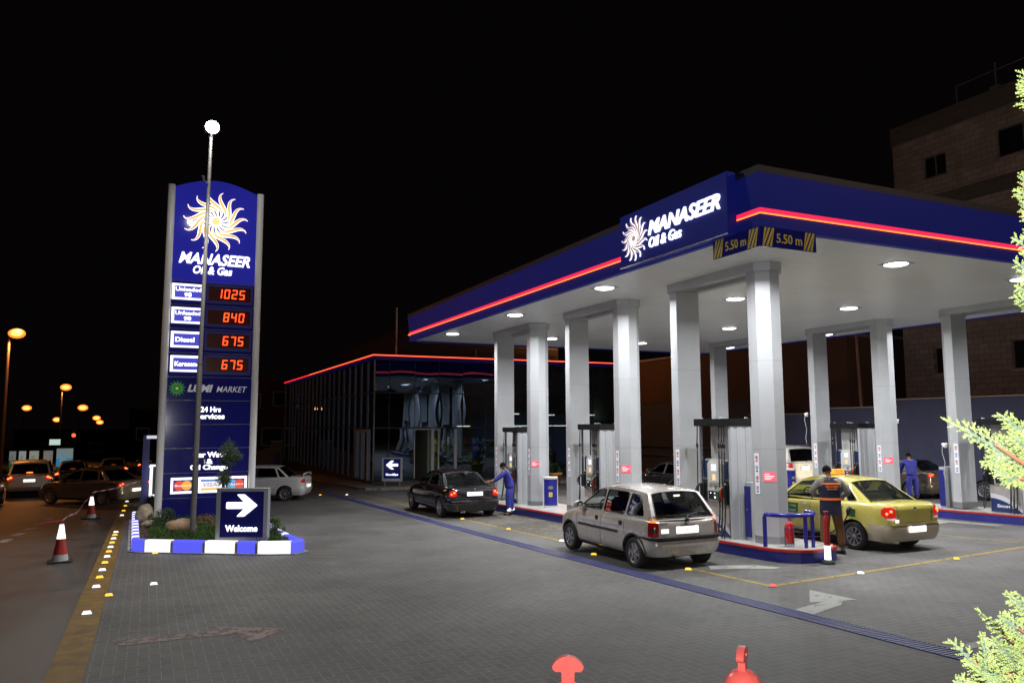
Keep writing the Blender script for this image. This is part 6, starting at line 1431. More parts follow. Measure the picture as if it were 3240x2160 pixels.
def finish(K, p, m, zt, plate_z=.62, plate_txt_='', bumper_m=None, plw=.46, lamps=None, lit=True, boot=True):
    K['Wm'], K['Lr'] = p['W']/2, p['Lr']; T = K['t']; Wm = p['W']/2; bm_ = bumper_m or m['paint']
    bumper(0, p['Lr']+.045, .25, .60, p['W']*.99, 0, wrap=.50).grid(lambda u, v: ((2*u-1)*Wm*.82, -p['Lr']-.02+.1*v, .60), 8, 1).build('rear_bumper', bm_, T)
    fbm = MB(); bumper(0, p['Lf']+.03, .22, .52, p['W']*.97, 0, mb=fbm, sg=1, wrap=.5, rad=.30); fbm.build('front_bumper', bm_, T)
    tail(K, lens_red_on if lit else lens_red, lamps or [(35, zt-.24, zt-.12), (60, zt-.26, zt-.09), (80, zt-.25, zt-.10)], lit)
    plate(K, 0, plate_z, plw, .12, .006, plate_txt_, yy=(-p['Lr']-.052 if plate_z < .62 else None))
    if boot:   # boot lid gap
        sm = MB(); q = [(-Wm*.60, zt-.06), (-Wm*.56, .64), (Wm*.56, .64), (Wm*.60, zt-.06)]; pts = []
        for a, b in zip(q, q[1:]): pts += [K['rear_pt'](a[0]+(b[0]-a[0])*i/8, a[1]+(b[1]-a[1])*i/8, .001) for i in range(8)]
        pts.append(K['rear_pt'](*q[-1], .001)); sm.tube(pts, .0045, 4); sm.build('boot_seam', trim_m, T)
    for s_ in (-1, 1):
        l = MB(); K['around'](l, s_, [(25, .60, .70), (75, .58, .72)], .006, 6, 4, sg=1); l.build('headlamp', lens_clear, T)
        MB().b2(s_*Wm*.5-.05, s_*Wm*.5+.05, p['Lf']-.02, p['Lf']+.035, .3, .36).build('fog_lamp', lens_clear, T)
def badge(K, z, r_=.035): MB().lathe([(0, 0), (r_, 0), (r_*.9, .01), (0, .013)], K['rear_pt'](0, z, 0), 18, M=Matrix.Rotation(R(90), 3, 'X')).build('badge_disc', chrome, K['t'])

# black saloon by the third pump
bp_m = dict(paint=paint('black_car', (.010, .010, .013), 0, .12, 1), glass=mid_glass, spokes=10, hubcap=True)
p = saloon(1.80, 2.83, 2.22, 2.28, .325, 1.41, .97, .93, .70); K = make_car('saloon_car', 'black saloon car beside the farthest pump of the near row, boot towards camera', 'car', (9.2, 24.66, gz(24.66)), 0, p, bp_m); finish(K, p, bp_m, .97, .775, '20 71934', plw=.52, lamps=[(42, .70, .86), (62, .69, .90), (84, .72, .88)])
badge(K, .905); MB().cyl((-.45, -2.25, .24), (-.45, -2.0, .25), .03, n=10).cyl((-.36, -2.25, .24), (-.36, -2.0, .25), .03, n=10).build('exhaust', chrome, K['t'])
MB().grid(lambda u, v: ((2*u-1)*.85, -2.22+.03*v, .60), 8, 1).b2(-.80, .80, -2.285, -2.275, .56, .575).build('bumper_line', chrome, K['t'])
# yellow taxi
ty_y = paint('taxi_yellow', (.51, .445, .095), 0, .25, .8); ty_m = dict(paint=ty_y, glass=car_glass, spokes=9, hubcap=True, handle=chrome, mirror=trim_m); beige = paint('taxi_beige', (.42, .36, .26), .1, .35)
p = saloon(1.74, 2.535, 2.10, 2.05, .30, 1.47, 1.03, .97, .78); p['gh']['rb'] = -1.62; K = make_car('taxi', 'yellow taxi with beige bumpers between the two pump rows', 'taxi', (14.46, 13.37, gz(13.37)), 0, p, ty_m)
finish(K, p, ty_m, 1.03, .50, '50 29417', beige, .50, lamps=[(30, .80, .90), (48, .72, .985), (66, .70, 1.0), (84, .74, .90)]); T = K['t']; badge(K, .905, .045)
for s_ in (-1, 1):
    c = MB(); K['around'](c, s_, [(48, .70, .735), (66, .69, .735), (84, .70, .74)], .011, 8, 2); c.build('clear_lens', lens_clear, T)
    c = MB(); K['side_patch'](c, s_, [(-1.95, .27), (-1.62, .27), (-1.62, .60), (-1.95, .60)], .004, 6, 4); K['side_patch'](c, s_, [(-.90, .215), (.90, .215), (.90, .34), (-.90, .34)], .004, 16, 3); K['side_patch'](c, s_, [(-.90, .58), (.90, .58), (.90, .63), (-.90, .63)], .006, 16, 1); c.build('beige_skirt', beige, T)
MB().b2(-.66, -.57, -2.17, -2.155, .655, .715).build('white_sticker', plate_m, T)
l = MB(); put_text(l, 'Sunny', K['rear_pt'](-.62, .955, .002), (1, 0, 0), Z, .17, .03, .003, .01); put_text(l, '1.6', K['rear_pt'](.52, .80, .002), (1, 0, 0), Z, .10, .03, .003, .01); l.build('name_badge', trim_m, T)
dc = MB(); K['side_patch'](dc, -1, [(.60, .62), (.26, .62), (.26, .85), (.60, .85)], .005, 6, 4); dco = dc.build('door_emblem', mat('emblem_green', (.015, .10, .03), .4), T)
l = MB(); put_text(l, '17-3506', K['side_pt'](-1, .54, .77, .008), (0, -1, 0), Z, .22, .04, .002, .0); l.build('door_number', mat('emblem_white', (.6, .7, .6), .5), dco)
l = MB(); put_text(l, 'TAXI', K['side_pt'](-1, .53, .66, .008), (0, -1, 0), Z, .20, .045, .002, .01)
l.build('door_lettering', mat('emblem_white', (.6, .7, .6), .5), dco)
fl_ = MB(); K['side_patch'](fl_, -1, [(-1.16, .70), (-1.34, .70), (-1.34, .86), (-1.16, .86)], .004, 4, 4); fl_.build('fuel_recess', mat('emblem_green', (.015, .10, .03), .4), T)
tx = thing('roof_light', 'glowing orange taxi sign on the yellow taxi roof', 'taxi light', (14.46, 13.25, gz(13.3)+1.475)); MB().box((0, 0, .015), (.40, .14, .03), bev=.01).build('base', trim_m, tx)
o = MB().prism(round_poly([(-.20, .03), (.20, .03), (.16, .145), (-.16, .145)], .03), -.055, .055, f=lambda x, z, d: (x, d, z)).build('lamp_box', emis('taxi_glow', (1, .42, .03), 1.25), tx); l = MB(); put_text(l, 'TAXI', (-.12, -.056, .055), (1, 0, 0), Z, .24, .06, .003, .02); l.build('lettering', mat('taxi_ink', (.3, .05, .01), .5, emit=(.9, .18, .02), es=.8), o)
# hose of the near pump reaching the taxi filler
hs = thing('filling_hose', 'black fuel hose and nozzle hanging in the taxi filler', 'hose', (13.2, 12.4, gz(12)))
bw(MB().tube([(12.0, 13.4, .7), (12.3, 13.2, .25), (12.75, 12.9, -.02), (13.15, 12.45, .0), (13.42, 12.2, .28), (13.5, 12.12, .50)], .014, 8), 'hose', rubber, hs)
bw(MB().tube([(13.50, 12.12, .50), (13.48, 12.10, .58), (13.53, 12.11, .62), (13.60, 12.12, .60)], [.03, .045, .045, .02], 8).box((13.46, 12.10, .52), (.05, .05, .12), bev=.015), 'nozzle', black, hs)
# white saloon turning behind the pylon
wp = paint('white_car', (.62, .60, .57), 0, .3, .7); w_m = dict(paint=wp, glass=dark_glass, spokes=8, hubcap=True)
p = saloon(1.70, 2.60, 2.05, 2.0, .30, 1.42, 1.0, .93, .74); K = make_car('saloon_car', 'white saloon car with boot spoiler half hidden behind the price pylon', 'car', (4.26, 34.1, gz(34.1)), R(66), p, w_m); finish(K, p, w_m, 1.0, .60, '14 6021', plw=.40, lit=False)
MB().tube([(-.62, -1.98, 1.0), (-.60, -2.0, 1.10), (0, -2.02, 1.12), (.60, -2.0, 1.10), (.62, -1.98, 1.0)], [.02, .03, .028, .03, .02], 8).build('boot_spoiler', wp, K['t'])
# grey saloon turning in from the road
gm_ = dict(paint=paint('grey_car', (.10, .09, .08), .3, .3), glass=dark_glass, spokes=7); p = saloon(1.75, 2.65, 2.15, 2.1, .31, 1.43, 1.0, .94, .74)
K = make_car('saloon_car', 'dim grey saloon turning across the road left of the blue gantry', 'car', (-1.95, 36.2, gz(36.2)), R(48), p, gm_); finish(K, p, gm_, 1.0, .60, '', lit=True)
light('headlight_glow', 'SPOT', (1.0, 32.7, gz(33)+.75), 170, (1, .85, .55), .05, (R(88), 0, R(35)), R(46), .6)
# brown saloon at the far right, with brake lights
bm2 = dict(paint=paint('brown_car', (.09, .075, .065), .4, .25), glass=mid_glass, spokes=7); p = saloon(1.85, 2.75, 2.15, 2.25, .325, 1.47, 1.08, 1.0, .80, .25); p['gh']['win'].pop()
K = make_car('saloon_car', 'grey brown saloon with lit tail lamps before the blue wall', 'car', (26.75, 21.65, gz(21.6)), 0, p, bm2); finish(K, p, bm2, 1.08, .80, '', lamps=[(45, .84, .98), (66, .86, 1.0), (88, .88, .98)])
light('car_lamp_glow', 'SPOT', (26.0, 18.2, gz(18)+.7), 60, (1, .85, .6), .05, (R(88), 0, R(4)), R(80), .7)
# pale saloon following it, mostly behind the right hand pump
K = make_car('saloon_car', 'pale car whose front wheel shows left of the right hand pump', 'car', (28.0, 17.0, gz(17)), 0, saloon(1.78, 2.65, 2.1, 2.1, .325), dict(paint=paint('pale_car', (.45, .44, .42), .2, .3), glass=dark_glass, spokes=10, hubcap=True)); finish(K, saloon(1.78, 2.65, 2.1, 2.1, .325), dict(paint=MATS['pale_car']), .98, .6, lit=False)
# black saloon between the pump rows
dk = dict(paint=paint('dark_car', (.012, .010, .011), 0, .12, 1), glass=dark_glass, spokes=8); p = saloon(1.80, 2.75, 2.2, 2.2, .32, 1.45, 1.0, .95, .76)
K = make_car('saloon_car', 'dark saloon glimpsed between the columns behind the silver hatchback', 'car', (19.0, 25.2, gz(25)), 0, p, dk); finish(K, p, dk, 1.0, .60, '', lit=False)

# --- off-roaders ------------------------------------------------------
def suv(W_=1.88, H_=1.85, wb=2.75, Lr=2.25, Lf=2.1, r=.37):
    Wm = W_/2; bl = H_*.64
    return dict(W=W_, r=r, tw=.23, wb=wb, Lr=Lr, Lf=Lf,
      st=[(-Lr, Wm*.86, .42, bl-.10, bl-.06), (-Lr+.03, Wm*.93, .38, bl-.02, bl), (-Lr+.2, Wm*.985, .34, bl, bl+.01), (-wb/2+.4, Wm, .32, bl, bl+.01), (0, Wm, .31, bl-.01, bl), (wb/2-.3, Wm, .31, bl-.03, bl), (wb/2, Wm*.99, .31, bl-.08, bl-.03), (Lf-.4, Wm*.95, .33, bl-.16, bl-.09), (Lf-.1, Wm*.86, .36, bl-.24, bl-.18), (Lf, Wm*.7, .42, bl-.36, bl-.34)],
      gh=dict(zb=bl, zr=H_, xb=Wm*.93, xr=Wm*.76, rb=-Lr+.06, fb=wb/2-.25, tap=.01, yc=-.5, crown=.04, rbul=-.04, cr=.06, gt=.12, gbt=.08, roof=[(-Lr+.28, H_-.09), (-Lr+.5, H_-.05), (-1.0, H_-.03), (-.2, H_-.03), (.3, H_-.06), (.5, H_-.10)],
        win=[[(.0, bl+.04), (wb/2-.45, bl+.04), (.50, H_-.16), (.0, H_-.11)], [(-.92, bl+.04), (-.07, bl+.04), (-.07, H_-.11), (-.92, H_-.11)], [(-Lr+.42, bl+.05), (-1.02, bl+.04), (-1.02, H_-.12), (-Lr+.55, H_-.16)]]),
      seat_y=-.1, rear_y=-1.0, seams=[[(-.03, .35), (-.03, bl)], [(wb/2-.35, .4), (wb/2-.3, bl-.04)], [(-.98, bl), (-.98, .8), (-.75, .36)]], handles=[(.12, bl-.12), (-.82, bl-.12)])
wm = dict(paint=paint('white_suv', (.66, .64, .60), 0, .3, .7), glass=dark_glass, spokes=6); p = suv(1.98, 1.97, 2.9, 2.35, 2.2, .39)
K = make_car('off_roader', 'white off-roader seen from behind past the nearest column', 'off-roader', (26.35, 28.2, gz(28.2)), 0, p, wm); K['Wm'], K['Lr'] = .99, 2.35
bumper(0, 2.43, .42, .72, 1.96, 0, wrap=.5).build('rear_bumper', wm['paint'], K['t']); plate(K, 0, 1.02, .42, .17, .01, '8 3352')
for s_ in (-1, 1): l = MB(); K['around'](l, s_, [(40, .82, 1.22), (72, .82, 1.22)], .01, 8, 6); l.build('tail_lamp', lens_red_on, K['t'])
MB().b2(-.36, .36, K['rear_pt'](0, 1.0, .006).y, -2.2, .90, 1.14, bev=.02).build('plate_recess', mat('recess', (.5, .48, .42), .5), K['t']); MB().tube([(-.7, -1.9, 1.99), (-.7, .3, 2.0)], .02, 6).tube([(.7, -1.9, 1.99), (.7, .3, 2.0)], .02, 6).build('roof_rails', steel, K['t'])
MB().tube([(.05, -2.36, 1.27), (.1, -2.34, 1.33), (.35, -2.30, 1.36)], .012, 5).build('rear_wiper', trim_m, K['t'])
light('following_headlight', 'SPOT', (26.3, 24.15, gz(24)+.75), 150, (1, .86, .6), .06, (R(90), 0, R(-3)), R(55), .6)
sm_ = dict(paint=paint('silver_suv', (.38, .37, .36), .4, .35), glass=dark_glass, spokes=6); p = suv(1.85, 1.68, 2.66, 2.2, 2.0, .35)
K = make_car('off_roader', 'silver off-roader braking on the road at far left', 'off-roader', (-4.95, 43.6, gz(43.6)), R(4), p, sm_); K['Wm'], K['Lr'], K['bk'] = .925, 2.2, 1.6
bumper(0, 2.27, .36, .66, 1.84, 0, wrap=.5).build('rear_bumper', sm_['paint'], K['t']); plate(K, 0, .82, .46, .13, .01, '31 7740'); tail(K, lens_red_on, [(35, .86, 1.0), (60, .84, 1.04), (86, .88, 1.0)]); MB().b2(-.15, .15, -2.13, -2.1, 1.10, 1.13).ball((-.0, -2.16, 1.18), (.14, .03, .025), 8).build('high_brake_lamp', lamp_on, K['t'])
# more traffic further off
for i, (x, y, az, col_, lb, kind) in enumerate(((-3.75, 50.5, 3, (.012, .011, .012), 'black car with glowing tail lamps behind the turning grey saloon', 's'), (-2.0, 58, 2, (.03, .028, .028), 'dark car ahead of the black one, plate glinting', 's'),
        (.2, 66, 0, (.05, .045, .04), 'small far car roof above the turning grey saloon', 's'), (-6.05, 36, 0, (.03, .006, .006), 'dark red car cut off by the left edge of the picture', 's'))):
    p = saloon(1.76, 2.65, 2.15, 2.1, .315, 1.46, 1.02, .95, .76); mm = dict(paint=paint(f'traffic_paint_{i}', col_, .2, .2), glass=dark_glass, spokes=8)
    K = make_car('saloon_car', lb, 'car', (x, y, gz(y)), R(az), p, mm); K['bk'] = 1.7; finish(K, p, mm, 1.02, .72, '', lit=True)
    MB().b2(-.12, .12, -1.32, -1.29, 1.06, 1.09).build('high_brake_lamp', lamp_on, K['t'])
# ------------------------------------------------------------------ people
def skin_mesh(name, chains, m, parent, sub=1, root=0):
    """chains: lists of (point, radius or (rx, ry)); the first chain starts at the root; others name their start by an existing point"""
    bm = bmesh.new(); lay = bm.verts.layers.skin.verify(); seen = {}
    def V(pt, r):
        k = tuple(round(c, 4) for c in pt)
        if k in seen: return seen[k]
        v = bm.verts.new(pt); v[lay].radius = r if isinstance(r, (tuple, list)) else (r, r); seen[k] = v
        if len(seen) == 1: v[lay].use_root = True
        return v
    for ch in chains:
        prev = None
        for pt, r in ch:
            v = V(pt, r)
            if prev is not None and prev is not v and not bm.edges.get((prev, v)): bm.edges.new((prev, v))
            prev = v
    me = bpy.data.meshes.new(name); bm.to_mesh(me); bm.free(); o = bpy.data.objects.new(name, me); COL.objects.link(o)
    s = o.modifiers.new('Skin', 'SKIN'); s.use_smooth_shade = True; o.modifiers.new('Sub', 'SUBSURF').levels = sub
    dg = bpy.context.evaluated_depsgraph_get(); dg.update(); me2 = bpy.data.meshes.new_from_object(o.evaluated_get(dg)); bpy.data.objects.remove(o)
    me2.materials.clear(); me2.materials.append(m)
    for p in me2.polygons: p.use_smooth = True
    o = bpy.data.objects.new(name, me2); COL.objects.link(o)
    if parent is not None: o.parent = parent
    return o
def mid(a, b, t=.5): return tuple(a[i]+(b[i]-a[i])*t for i in range(3))
def person(label, loc, az, J, top, trousers, shoes_m, hair, collar=None, legs=True, sk=skin_m, sleeve=1.0, stripes=None, name='person'):
    """J: joint points in metres, person facing +y; L = person's left (-x)"""
    t = thing(name, label, 'person', loc, az)
    ch = []
    pe, sp, cs, nk, hd = J['pelvis'], J['spine'], J['chest'], J['neck'], J['head']
    up = (Vector(hd)-Vector(nk)).normalized()
    ch.append([(pe, (.115, .085)), (sp, (.105, .08)), (cs, (.125, .085)), (nk, (.055, .058)), (tuple(Vector(nk)+up*.06), .052), (tuple(Vector(hd)-up*.035), (.066, .078)), (tuple(Vector(hd)+up*.045), (.076, .092)), (tuple(Vector(hd)+up*.105), (.055, .065))])
    for s in 'LR':
        sh, el, wr, hn = J['sh'+s], J['el'+s], J['wr'+s], J['hn'+s]; d = (Vector(hn)-Vector(wr)).normalized()
        ch.append([(cs, (.125, .085)), (sh, .052), (mid(sh, el), .048), (el, .040), (mid(el, wr, .4), .036), (wr, (.026, .022)), (hn, (.038, .018))])
        side = Vector((1 if s == 'L' else -1, 0, 0)); side = (side-d*side.dot(d)).normalized(); nn = d.cross(side)
        cu_ = J.get('curl', .35)
        for i, (o_, ln) in enumerate(((-.028, .062), (-.010, .075), (.010, .080), (.028, .070))):
            b = Vector(hn)+side*o_+d*.02; k1 = b+d*ln*.5-nn*ln*.15*cu_*(1 if s == 'L' else -1); k2 = k1+(d*(1-cu_)-nn*cu_*(1 if s == 'L' else -1)).normalized()*ln*.45
            ch.append([(hn, (.038, .018)), (tuple(b), .0095), (tuple(k1), .0085), (tuple(k2), .0070)])
        tb = Vector(hn)-d*.03+side*.035; ch.append([(hn, (.038, .018)), (tuple(tb), .011), (tuple(tb+side*.02+d*.03), .0095), (tuple(tb+side*.022+d*.055), .008)])
        if legs:
            hp, kn, an, to = J['hp'+s], J['kn'+s], J['an'+s], J['to'+s]
            ch.append([(pe, (.115, .085)), (hp, .078), (mid(hp, kn), .068), (kn, .056), (mid(kn, an, .35), .054), (an, .038), (to, (.038, .025))])
    body = skin_mesh('body', ch, sk, t)
    # face: nose, ears, eyes, brows, mouth on the head
    f = Vector(J.get('face', (0, 1, 0))).normalized(); f = (f-up*f.dot(up)).normalized(); rt = f.cross(up); H = Vector(hd)
    fm = MB(); fm.ball(H+f*.093+up*.012, (.013, .016, .022), 8)
    for s_ in (-1, 1): fm.ball(H+rt*s_*.078+up*.012, (.012, .018, .030), 8)
    fm.build('nose_and_ears', sk, body)
    ey = MB(); 
    for s_ in (-1, 1): ey.ball(H+f*.083+rt*s_*.031+up*.036, .010, 8)
    ey.build('eyes', mat('eye', (.03, .02, .015), .2), body)
    mo = MB(); mo.tube([H+f*.078-rt*.022-up*.032, H+f*.087-up*.034, H+f*.078+rt*.022-up*.032], .005, 5); 
    for s_ in (-1, 1): mo.tube([H+f*.084+rt*s_*.016+up*.052, H+f*.078+rt*s_*.045+up*.052], .005, 5, mi=1)
    mo.build('mouth_and_brows', [mat('lips', (.25, .08, .06), .5), hair], body)
    # hair: cap over the back and top of the skull
    hb = MB(); M3 = Matrix((rt, f, up)).transposed()
    def hfn(u, v):
        th = 2*math.pi*u; fr_ = math.cos(th); low = -.45 if fr_ < .2 else .38*min(1, (fr_-.2)*3)-.45*(1-min(1, (fr_-.2)*3)); ph = math.pi/2-(math.pi/2-low)*v
        return H+up*.032+M3 @ Vector((.089*math.cos(ph)*math.sin(th), .106*math.cos(ph)*math.cos(th)-.006, .105*math.sin(ph)+.004*math.sin(9*th)))
    hb.grid(hfn, 24, 8); hb.build('hair', hair, t)
    # clothes: wider skins round the same joints
    tc_ = []
    tc_.append([(pe if J.get('tuck') else tuple(Vector(pe)-Vector((0, 0, .10))), (.215, .175)), (pe, (.21, .17)), (sp, (.195, .16)), (cs, (.205, .155)), (mid(cs, nk, .72), (.095, .085))])
    for s in 'LR':
        sh, el, wr = J['sh'+s], J['el'+s], J['wr'+s]
        c_ = [(cs, (.205, .155)), (sh, .090), (mid(sh, el), .078), (el, .068)]
        if sleeve > 1.2: c_ += [(mid(el, wr, .5), .058), (mid(el, wr, .92), .047)]
        elif sleeve > .9: c_ += [(mid(el, wr, .25), .062)]
        tc_.append(c_)
    shirt = skin_mesh('shirt', tc_, top, t)
    if legs:
        lc = [[(tuple(Vector(pe)+Vector((0, 0, .05))), (.172, .135)), (tuple(Vector(pe)-Vector((0, 0, .05))), (.175, .14))]]
        for s in 'LR':
            hp, kn, an = J['hp'+s], J['kn'+s], J['an'+s]
            lc.append([(tuple(Vector(pe)-Vector((0, 0, .05))), (.175, .14)), (hp, .135), (mid(hp, kn, .5), .118), (kn, .097), (mid(kn, an, .4), .090), (mid(kn, an, .9), .082)])
        skin_mesh('trousers', lc, trousers, t)
        for s in 'LR':
            an, to = Vector(J['an'+s]), Vector(J['to'+s]); d = (to-an); d.z = 0; d = d.normalized() if d.length > .01 else Vector((0, 1, 0))
            sdm = MB(); a = math.atan2(d.x, d.y); c = Vector((an.x, an.y, 0))+d*.055; Ms = Matrix.Rotation(-a, 3, 'Z')
            sdm.prism([(.045*math.sin(q*.393)*(1.05 if math.cos(q*.393) > 0 else .85), .14*math.cos(q*.393)) for q in range(16)], 0, .022, f=lambda x, y, z: tuple(c+Ms @ Vector((x, y, z))))
            sdm.ball(c+Vector((0, 0, .035))+d*.03, (.044, .105, .036), 12, M=Ms).ball(c+Vector((0, 0, .055))-d*.06, (.040, .062, .052), 12, M=Ms); sdm.build('shoe', shoes_m, t)
    return t, body, shirt
black_hair = mat('black_hair', (.006, .005, .004), .85, bump=.5, bscale=120, spec=.1); shoe_m = mat('black_shoe', (.012, .01, .01), .35)
fab = lambda n, c: mat(n, c, .85, noise=.14, nscale=9, bump=.35, bscale=14)

def standing(h=1.75, lean=0, dx=0):
    k = h/1.75; P = lambda x, y, z: (x*k, y*k, z*k)
    c, s = math.cos(lean), math.sin(lean)
    U = lambda x, y, z: P(x, (z-.95)*s+y*c, .95+(z-.95)*c-y*s)
    return dict(pelvis=P(0, 0, .95), spine=U(0, .0, 1.12), chest=U(0, 0, 1.33), neck=U(0, .0, 1.49), head=U(0, .03, 1.60),
        shL=U(-.19, 0, 1.42), shR=U(.19, 0, 1.42), elL=U(-.25, .02, 1.14), elR=U(.25, .02, 1.14), wrL=U(-.24, .16, .93), wrR=U(.24, .16, .93), hnL=U(-.23, .2, .86), hnR=U(.23, .2, .86),
        hpL=P(-.10, 0, .88), hpR=P(.10, 0, .88), knL=P(-.12, .02, .48), knR=P(.12, .02, .48), anL=P(-.13, -.02, .08), anR=P(.13, -.02, .08), toL=P(-.14, .12, .03), toR=P(.14, .12, .03))

# attendant in the dark vest, seen from behind, by the taxi
J = standing(1.80); J.update(elL=(-.36, .03, 1.24), wrL=(-.20, .26, 1.18), hnL=(-.15, .32, 1.17), elR=(.37, .0, 1.22), wrR=(.27, .25, 1.13), hnR=(.22, .31, 1.12), knR=(.17, .03, .50), anR=(.20, .0, .08), toR=(.12, .12, .03), anL=(-.17, -.05, .08), toL=(-.27, .04, .03), knL=(-.13, .0, .49), head=(-.02, .05, 1.645))
t, body, shirt = person('attendant in dark vest with two orange bands standing beside the taxi', (12.72, 11.86, gz(11.86)), R(-32), J, fab('shirt_grey', (.21, .20, .17)), fab('trousers_brown', (.13, .062, .022)), shoe_m, black_hair, sleeve=1.5)
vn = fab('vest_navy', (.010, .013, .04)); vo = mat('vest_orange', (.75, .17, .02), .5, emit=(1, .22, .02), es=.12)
vm = MB(); RB = []
prof = [(.80, .212, .170), (.90, .210, .168), (1.0, .205, .162), (1.12, .203, .160), (1.25, .210, .164), (1.36, .216, .164), (1.44, .20, .145), (1.50, .120, .085), (1.535, .075, .075)]
def tor(z, w, d, a):   # rounded torso ring
    c, s_ = math.cos(a), math.sin(a); return Vector((w*abs(c)**.8*(1 if c >= 0 else -1), d*abs(s_)**.8*(1 if s_ >= 0 else -1), z))
def band_grid(mb, z0, z1, off, a0=0, a1=2*math.pi, nu=32, nv=4, mi=0):
    def at(z):
        for (za, wa, da), (zb__, wb_, db) in zip(prof, prof[1:]):
            if z <= zb__: q = (z-za)/(zb__-za); return wa+(wb_-wa)*q, da+(db-da)*q
        return prof[-1][1:]
    mb.grid(lambda u, v: (lambda z: tor(z, at(z)[0]+off, at(z)[1]+off, a0+(a1-a0)*u)+Vector((0, .006*math.sin(7*(a0+(a1-a0)*u)+9*z), 0)))(z0+(z1-z0)*v), nu, nv, mi)
band_grid(vm, .80, 1.53, 0, nu=40, nv=16); vest = vm.build('vest', vn, t)
ob = MB(); band_grid(ob, 1.085, 1.13, .006, nv=1, nu=40); band_grid(ob, 1.40, 1.435, .007, nv=1, nu=40); ob.build('orange_bands', vo, vest)
lt = MB(); put_text(lt, 'MANASEER', (-.12, -.178, 1.345), (1, 0, 0), Z, .24, .035, .004, .02); put_text(lt, 'OIL & GAS', (-.10, -.178, 1.295), (1, 0, 0), Z, .20, .035, .004, .02); lt.build('back_lettering', vo, vest)
# attendant in blue overalls leaning to the black saloon
bl_fab = fab('overall_blue', (.035, .04, .30)); gy_fab = fab('overall_grey', (.33, .30, .29))
J = standing(1.68, R(16)); J.update(elL=(-.20, .46, 1.10), wrL=(-.13, .66, 1.03), hnL=(-.11, .73, 1.03), elR=(.20, .42, 1.10), wrR=(.12, .62, 1.06), hnR=(.09, .69, 1.06), face=(0, .8, -.35), head=(0, .205, 1.515), knL=(-.10, .06, .46), knR=(.10, -.02, .46), anL=(-.12, .02, .08), anR=(.12, -.10, .08), toL=(-.12, .15, .03), toR=(.13, .03, .03))
t, body, shirt = person('attendant in blue overalls with grey shoulders leaning over the black saloon boot', (10.52, 22.75, gz(22.8)), R(68), J, bl_fab, bl_fab, shoe_m, black_hair, sleeve=1.0)
yk_ = skin_mesh('grey_yoke', [[((0, .10, 1.255), (.16, .15)), ((0, .12, 1.33), (.16, .14)), ((0, .14, 1.39), (.10, .09))], [((0, .12, 1.33), (.16, .14)), ((-.185, .125, 1.335), .096)], [((0, .12, 1.33), (.16, .14)), ((.185, .125, 1.335), .096)]], gy_fab, t)
for s_, (x, y) in ((-1, (-.12, .02)), (1, (.12, -.10))):
    MB().lathe([(.066, .14), (.070, .17), (.070, .215), (.066, .235)], (x, y+.01, 0), 14).build('ankle_reflector', reflect_w, t)
l = MB(); put_text(l, 'MANASEER', (-.08, .012, 1.20), (1, 0, 0), (0, .27, .96), .16, .025, .004, .01); l.build('back_lettering', mat('print_white', (.6, .6, .7), .5), t)
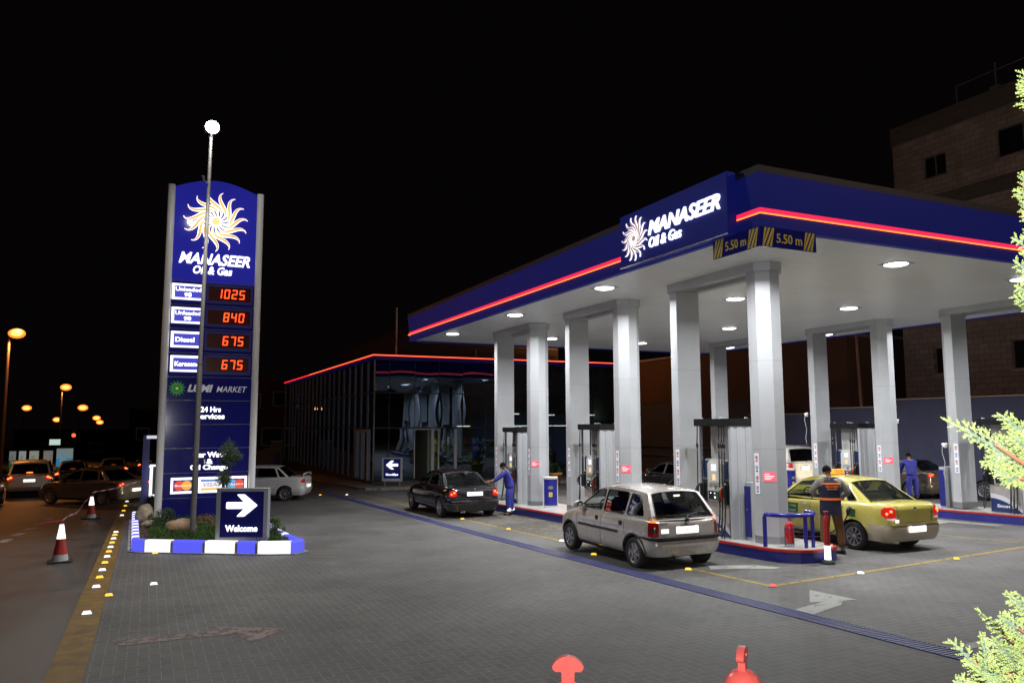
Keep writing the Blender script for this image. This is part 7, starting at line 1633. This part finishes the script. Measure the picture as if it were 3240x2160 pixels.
# attendant in blue bending by the brown saloon
J = standing(1.76, R(20)); J.update(elL=(-.22, .40, 1.12), wrL=(-.16, .58, .95), hnL=(-.15, .64, .90), elR=(.24, .36, 1.05), wrR=(.20, .52, .86), hnR=(.19, .58, .81), face=(0, .7, -.5), head=(0, .235, 1.575))
t, body, shirt = person('attendant in blue overalls seen from behind at the lit brown saloon', (25.30, 19.75, gz(20)), R(-30), J, bl_fab, bl_fab, shoe_m, black_hair, sleeve=1.6)
yk_ = skin_mesh('grey_yoke', [[((0, .185, 1.38), (.09, .09)), ((0, .20, 1.43), (.12, .09)), ((0, .21, 1.465), (.07, .07))], [((0, .20, 1.43), (.12, .09)), ((-.19, .165, 1.40), .072)], [((0, .20, 1.43), (.12, .09)), ((.19, .165, 1.40), .072)]], gy_fab, t)
l = MB(); put_text(l, 'MANASEER', (-.10, .005, 1.22), (1, 0, 0), (0, .34, .94), .20, .03, .004, .01); l.build('back_lettering', mat('print_white', (.6, .6, .7), .5), t)
MB().prism([(.04*math.cos(a*.785), 1.33+.04*math.sin(a*.785)) for a in range(8)], 0, .004, f=lambda x, z, d: (x, .045+(z-1.33)*.36-d, z)).build('back_emblem', mat('print_red', (.5, .04, .04), .5), t)
# driver inside the taxi
J = standing(1.72, R(-8)); z_ = -.42
J = {k: (v if not isinstance(v, tuple) or k == 'face' else (v[0], v[1], v[2]+z_)) for k, v in J.items()}
J.update(hpL=(-.1, .1, .47), hpR=(.1, .1, .47), knL=(-.14, .52, .50), knR=(.14, .52, .50), anL=(-.14, .75, .20), anR=(.14, .75, .20), toL=(-.14, .88, .16), toR=(.14, .88, .16), elL=(-.30, .22, .78), wrL=(-.24, .42, .86), hnL=(-.2, .5, .88), elR=(.28, .2, .78), wrR=(.15, .42, .86), hnR=(.1, .5, .88))
t, body, shirt = person('taxi driver seated at the wheel inside the yellow taxi', (14.10, 13.32, gz(13.3)+.0), 0, J, fab('shirt_dark', (.09, .06, .05)), fab('trousers_dark', (.03, .03, .04)), shoe_m, black_hair, sleeve=1.5)
# small things: security cameras and cable on the far row columns
for (x, y, z, lb) in ((21.02, 20.5, 2.7, 'white security camera on the left column of the far row'), (21.79, 17.47, 2.45, 'small white fitting on the middle column of the far row'), (21.03, 15.3, 1.75, 'small white lamp on the right column of the far row')):
    t = thing('security_camera', lb, 'camera', (x, y, z), R(150), 'white fittings on the columns')
    MB().box((0, 0, 0), (.09, .20, .08), bev=.02, M=Matrix.Rotation(R(-25), 3, 'X')).cyl((0, .09, .04), (0, .13, .055), .035, n=10).cyl((0, -.05, .0), (.03, -.10, .05), .015, n=6).build('housing', white_paint, t)
    MB().tube([(.02, -.08, 0), (.04, -.08, -.2), (-.02, -.06, -.5), (.03, -.07, -.8), (.0, -.06, -1.0)], .007, 5).build('cable', white_paint, t)
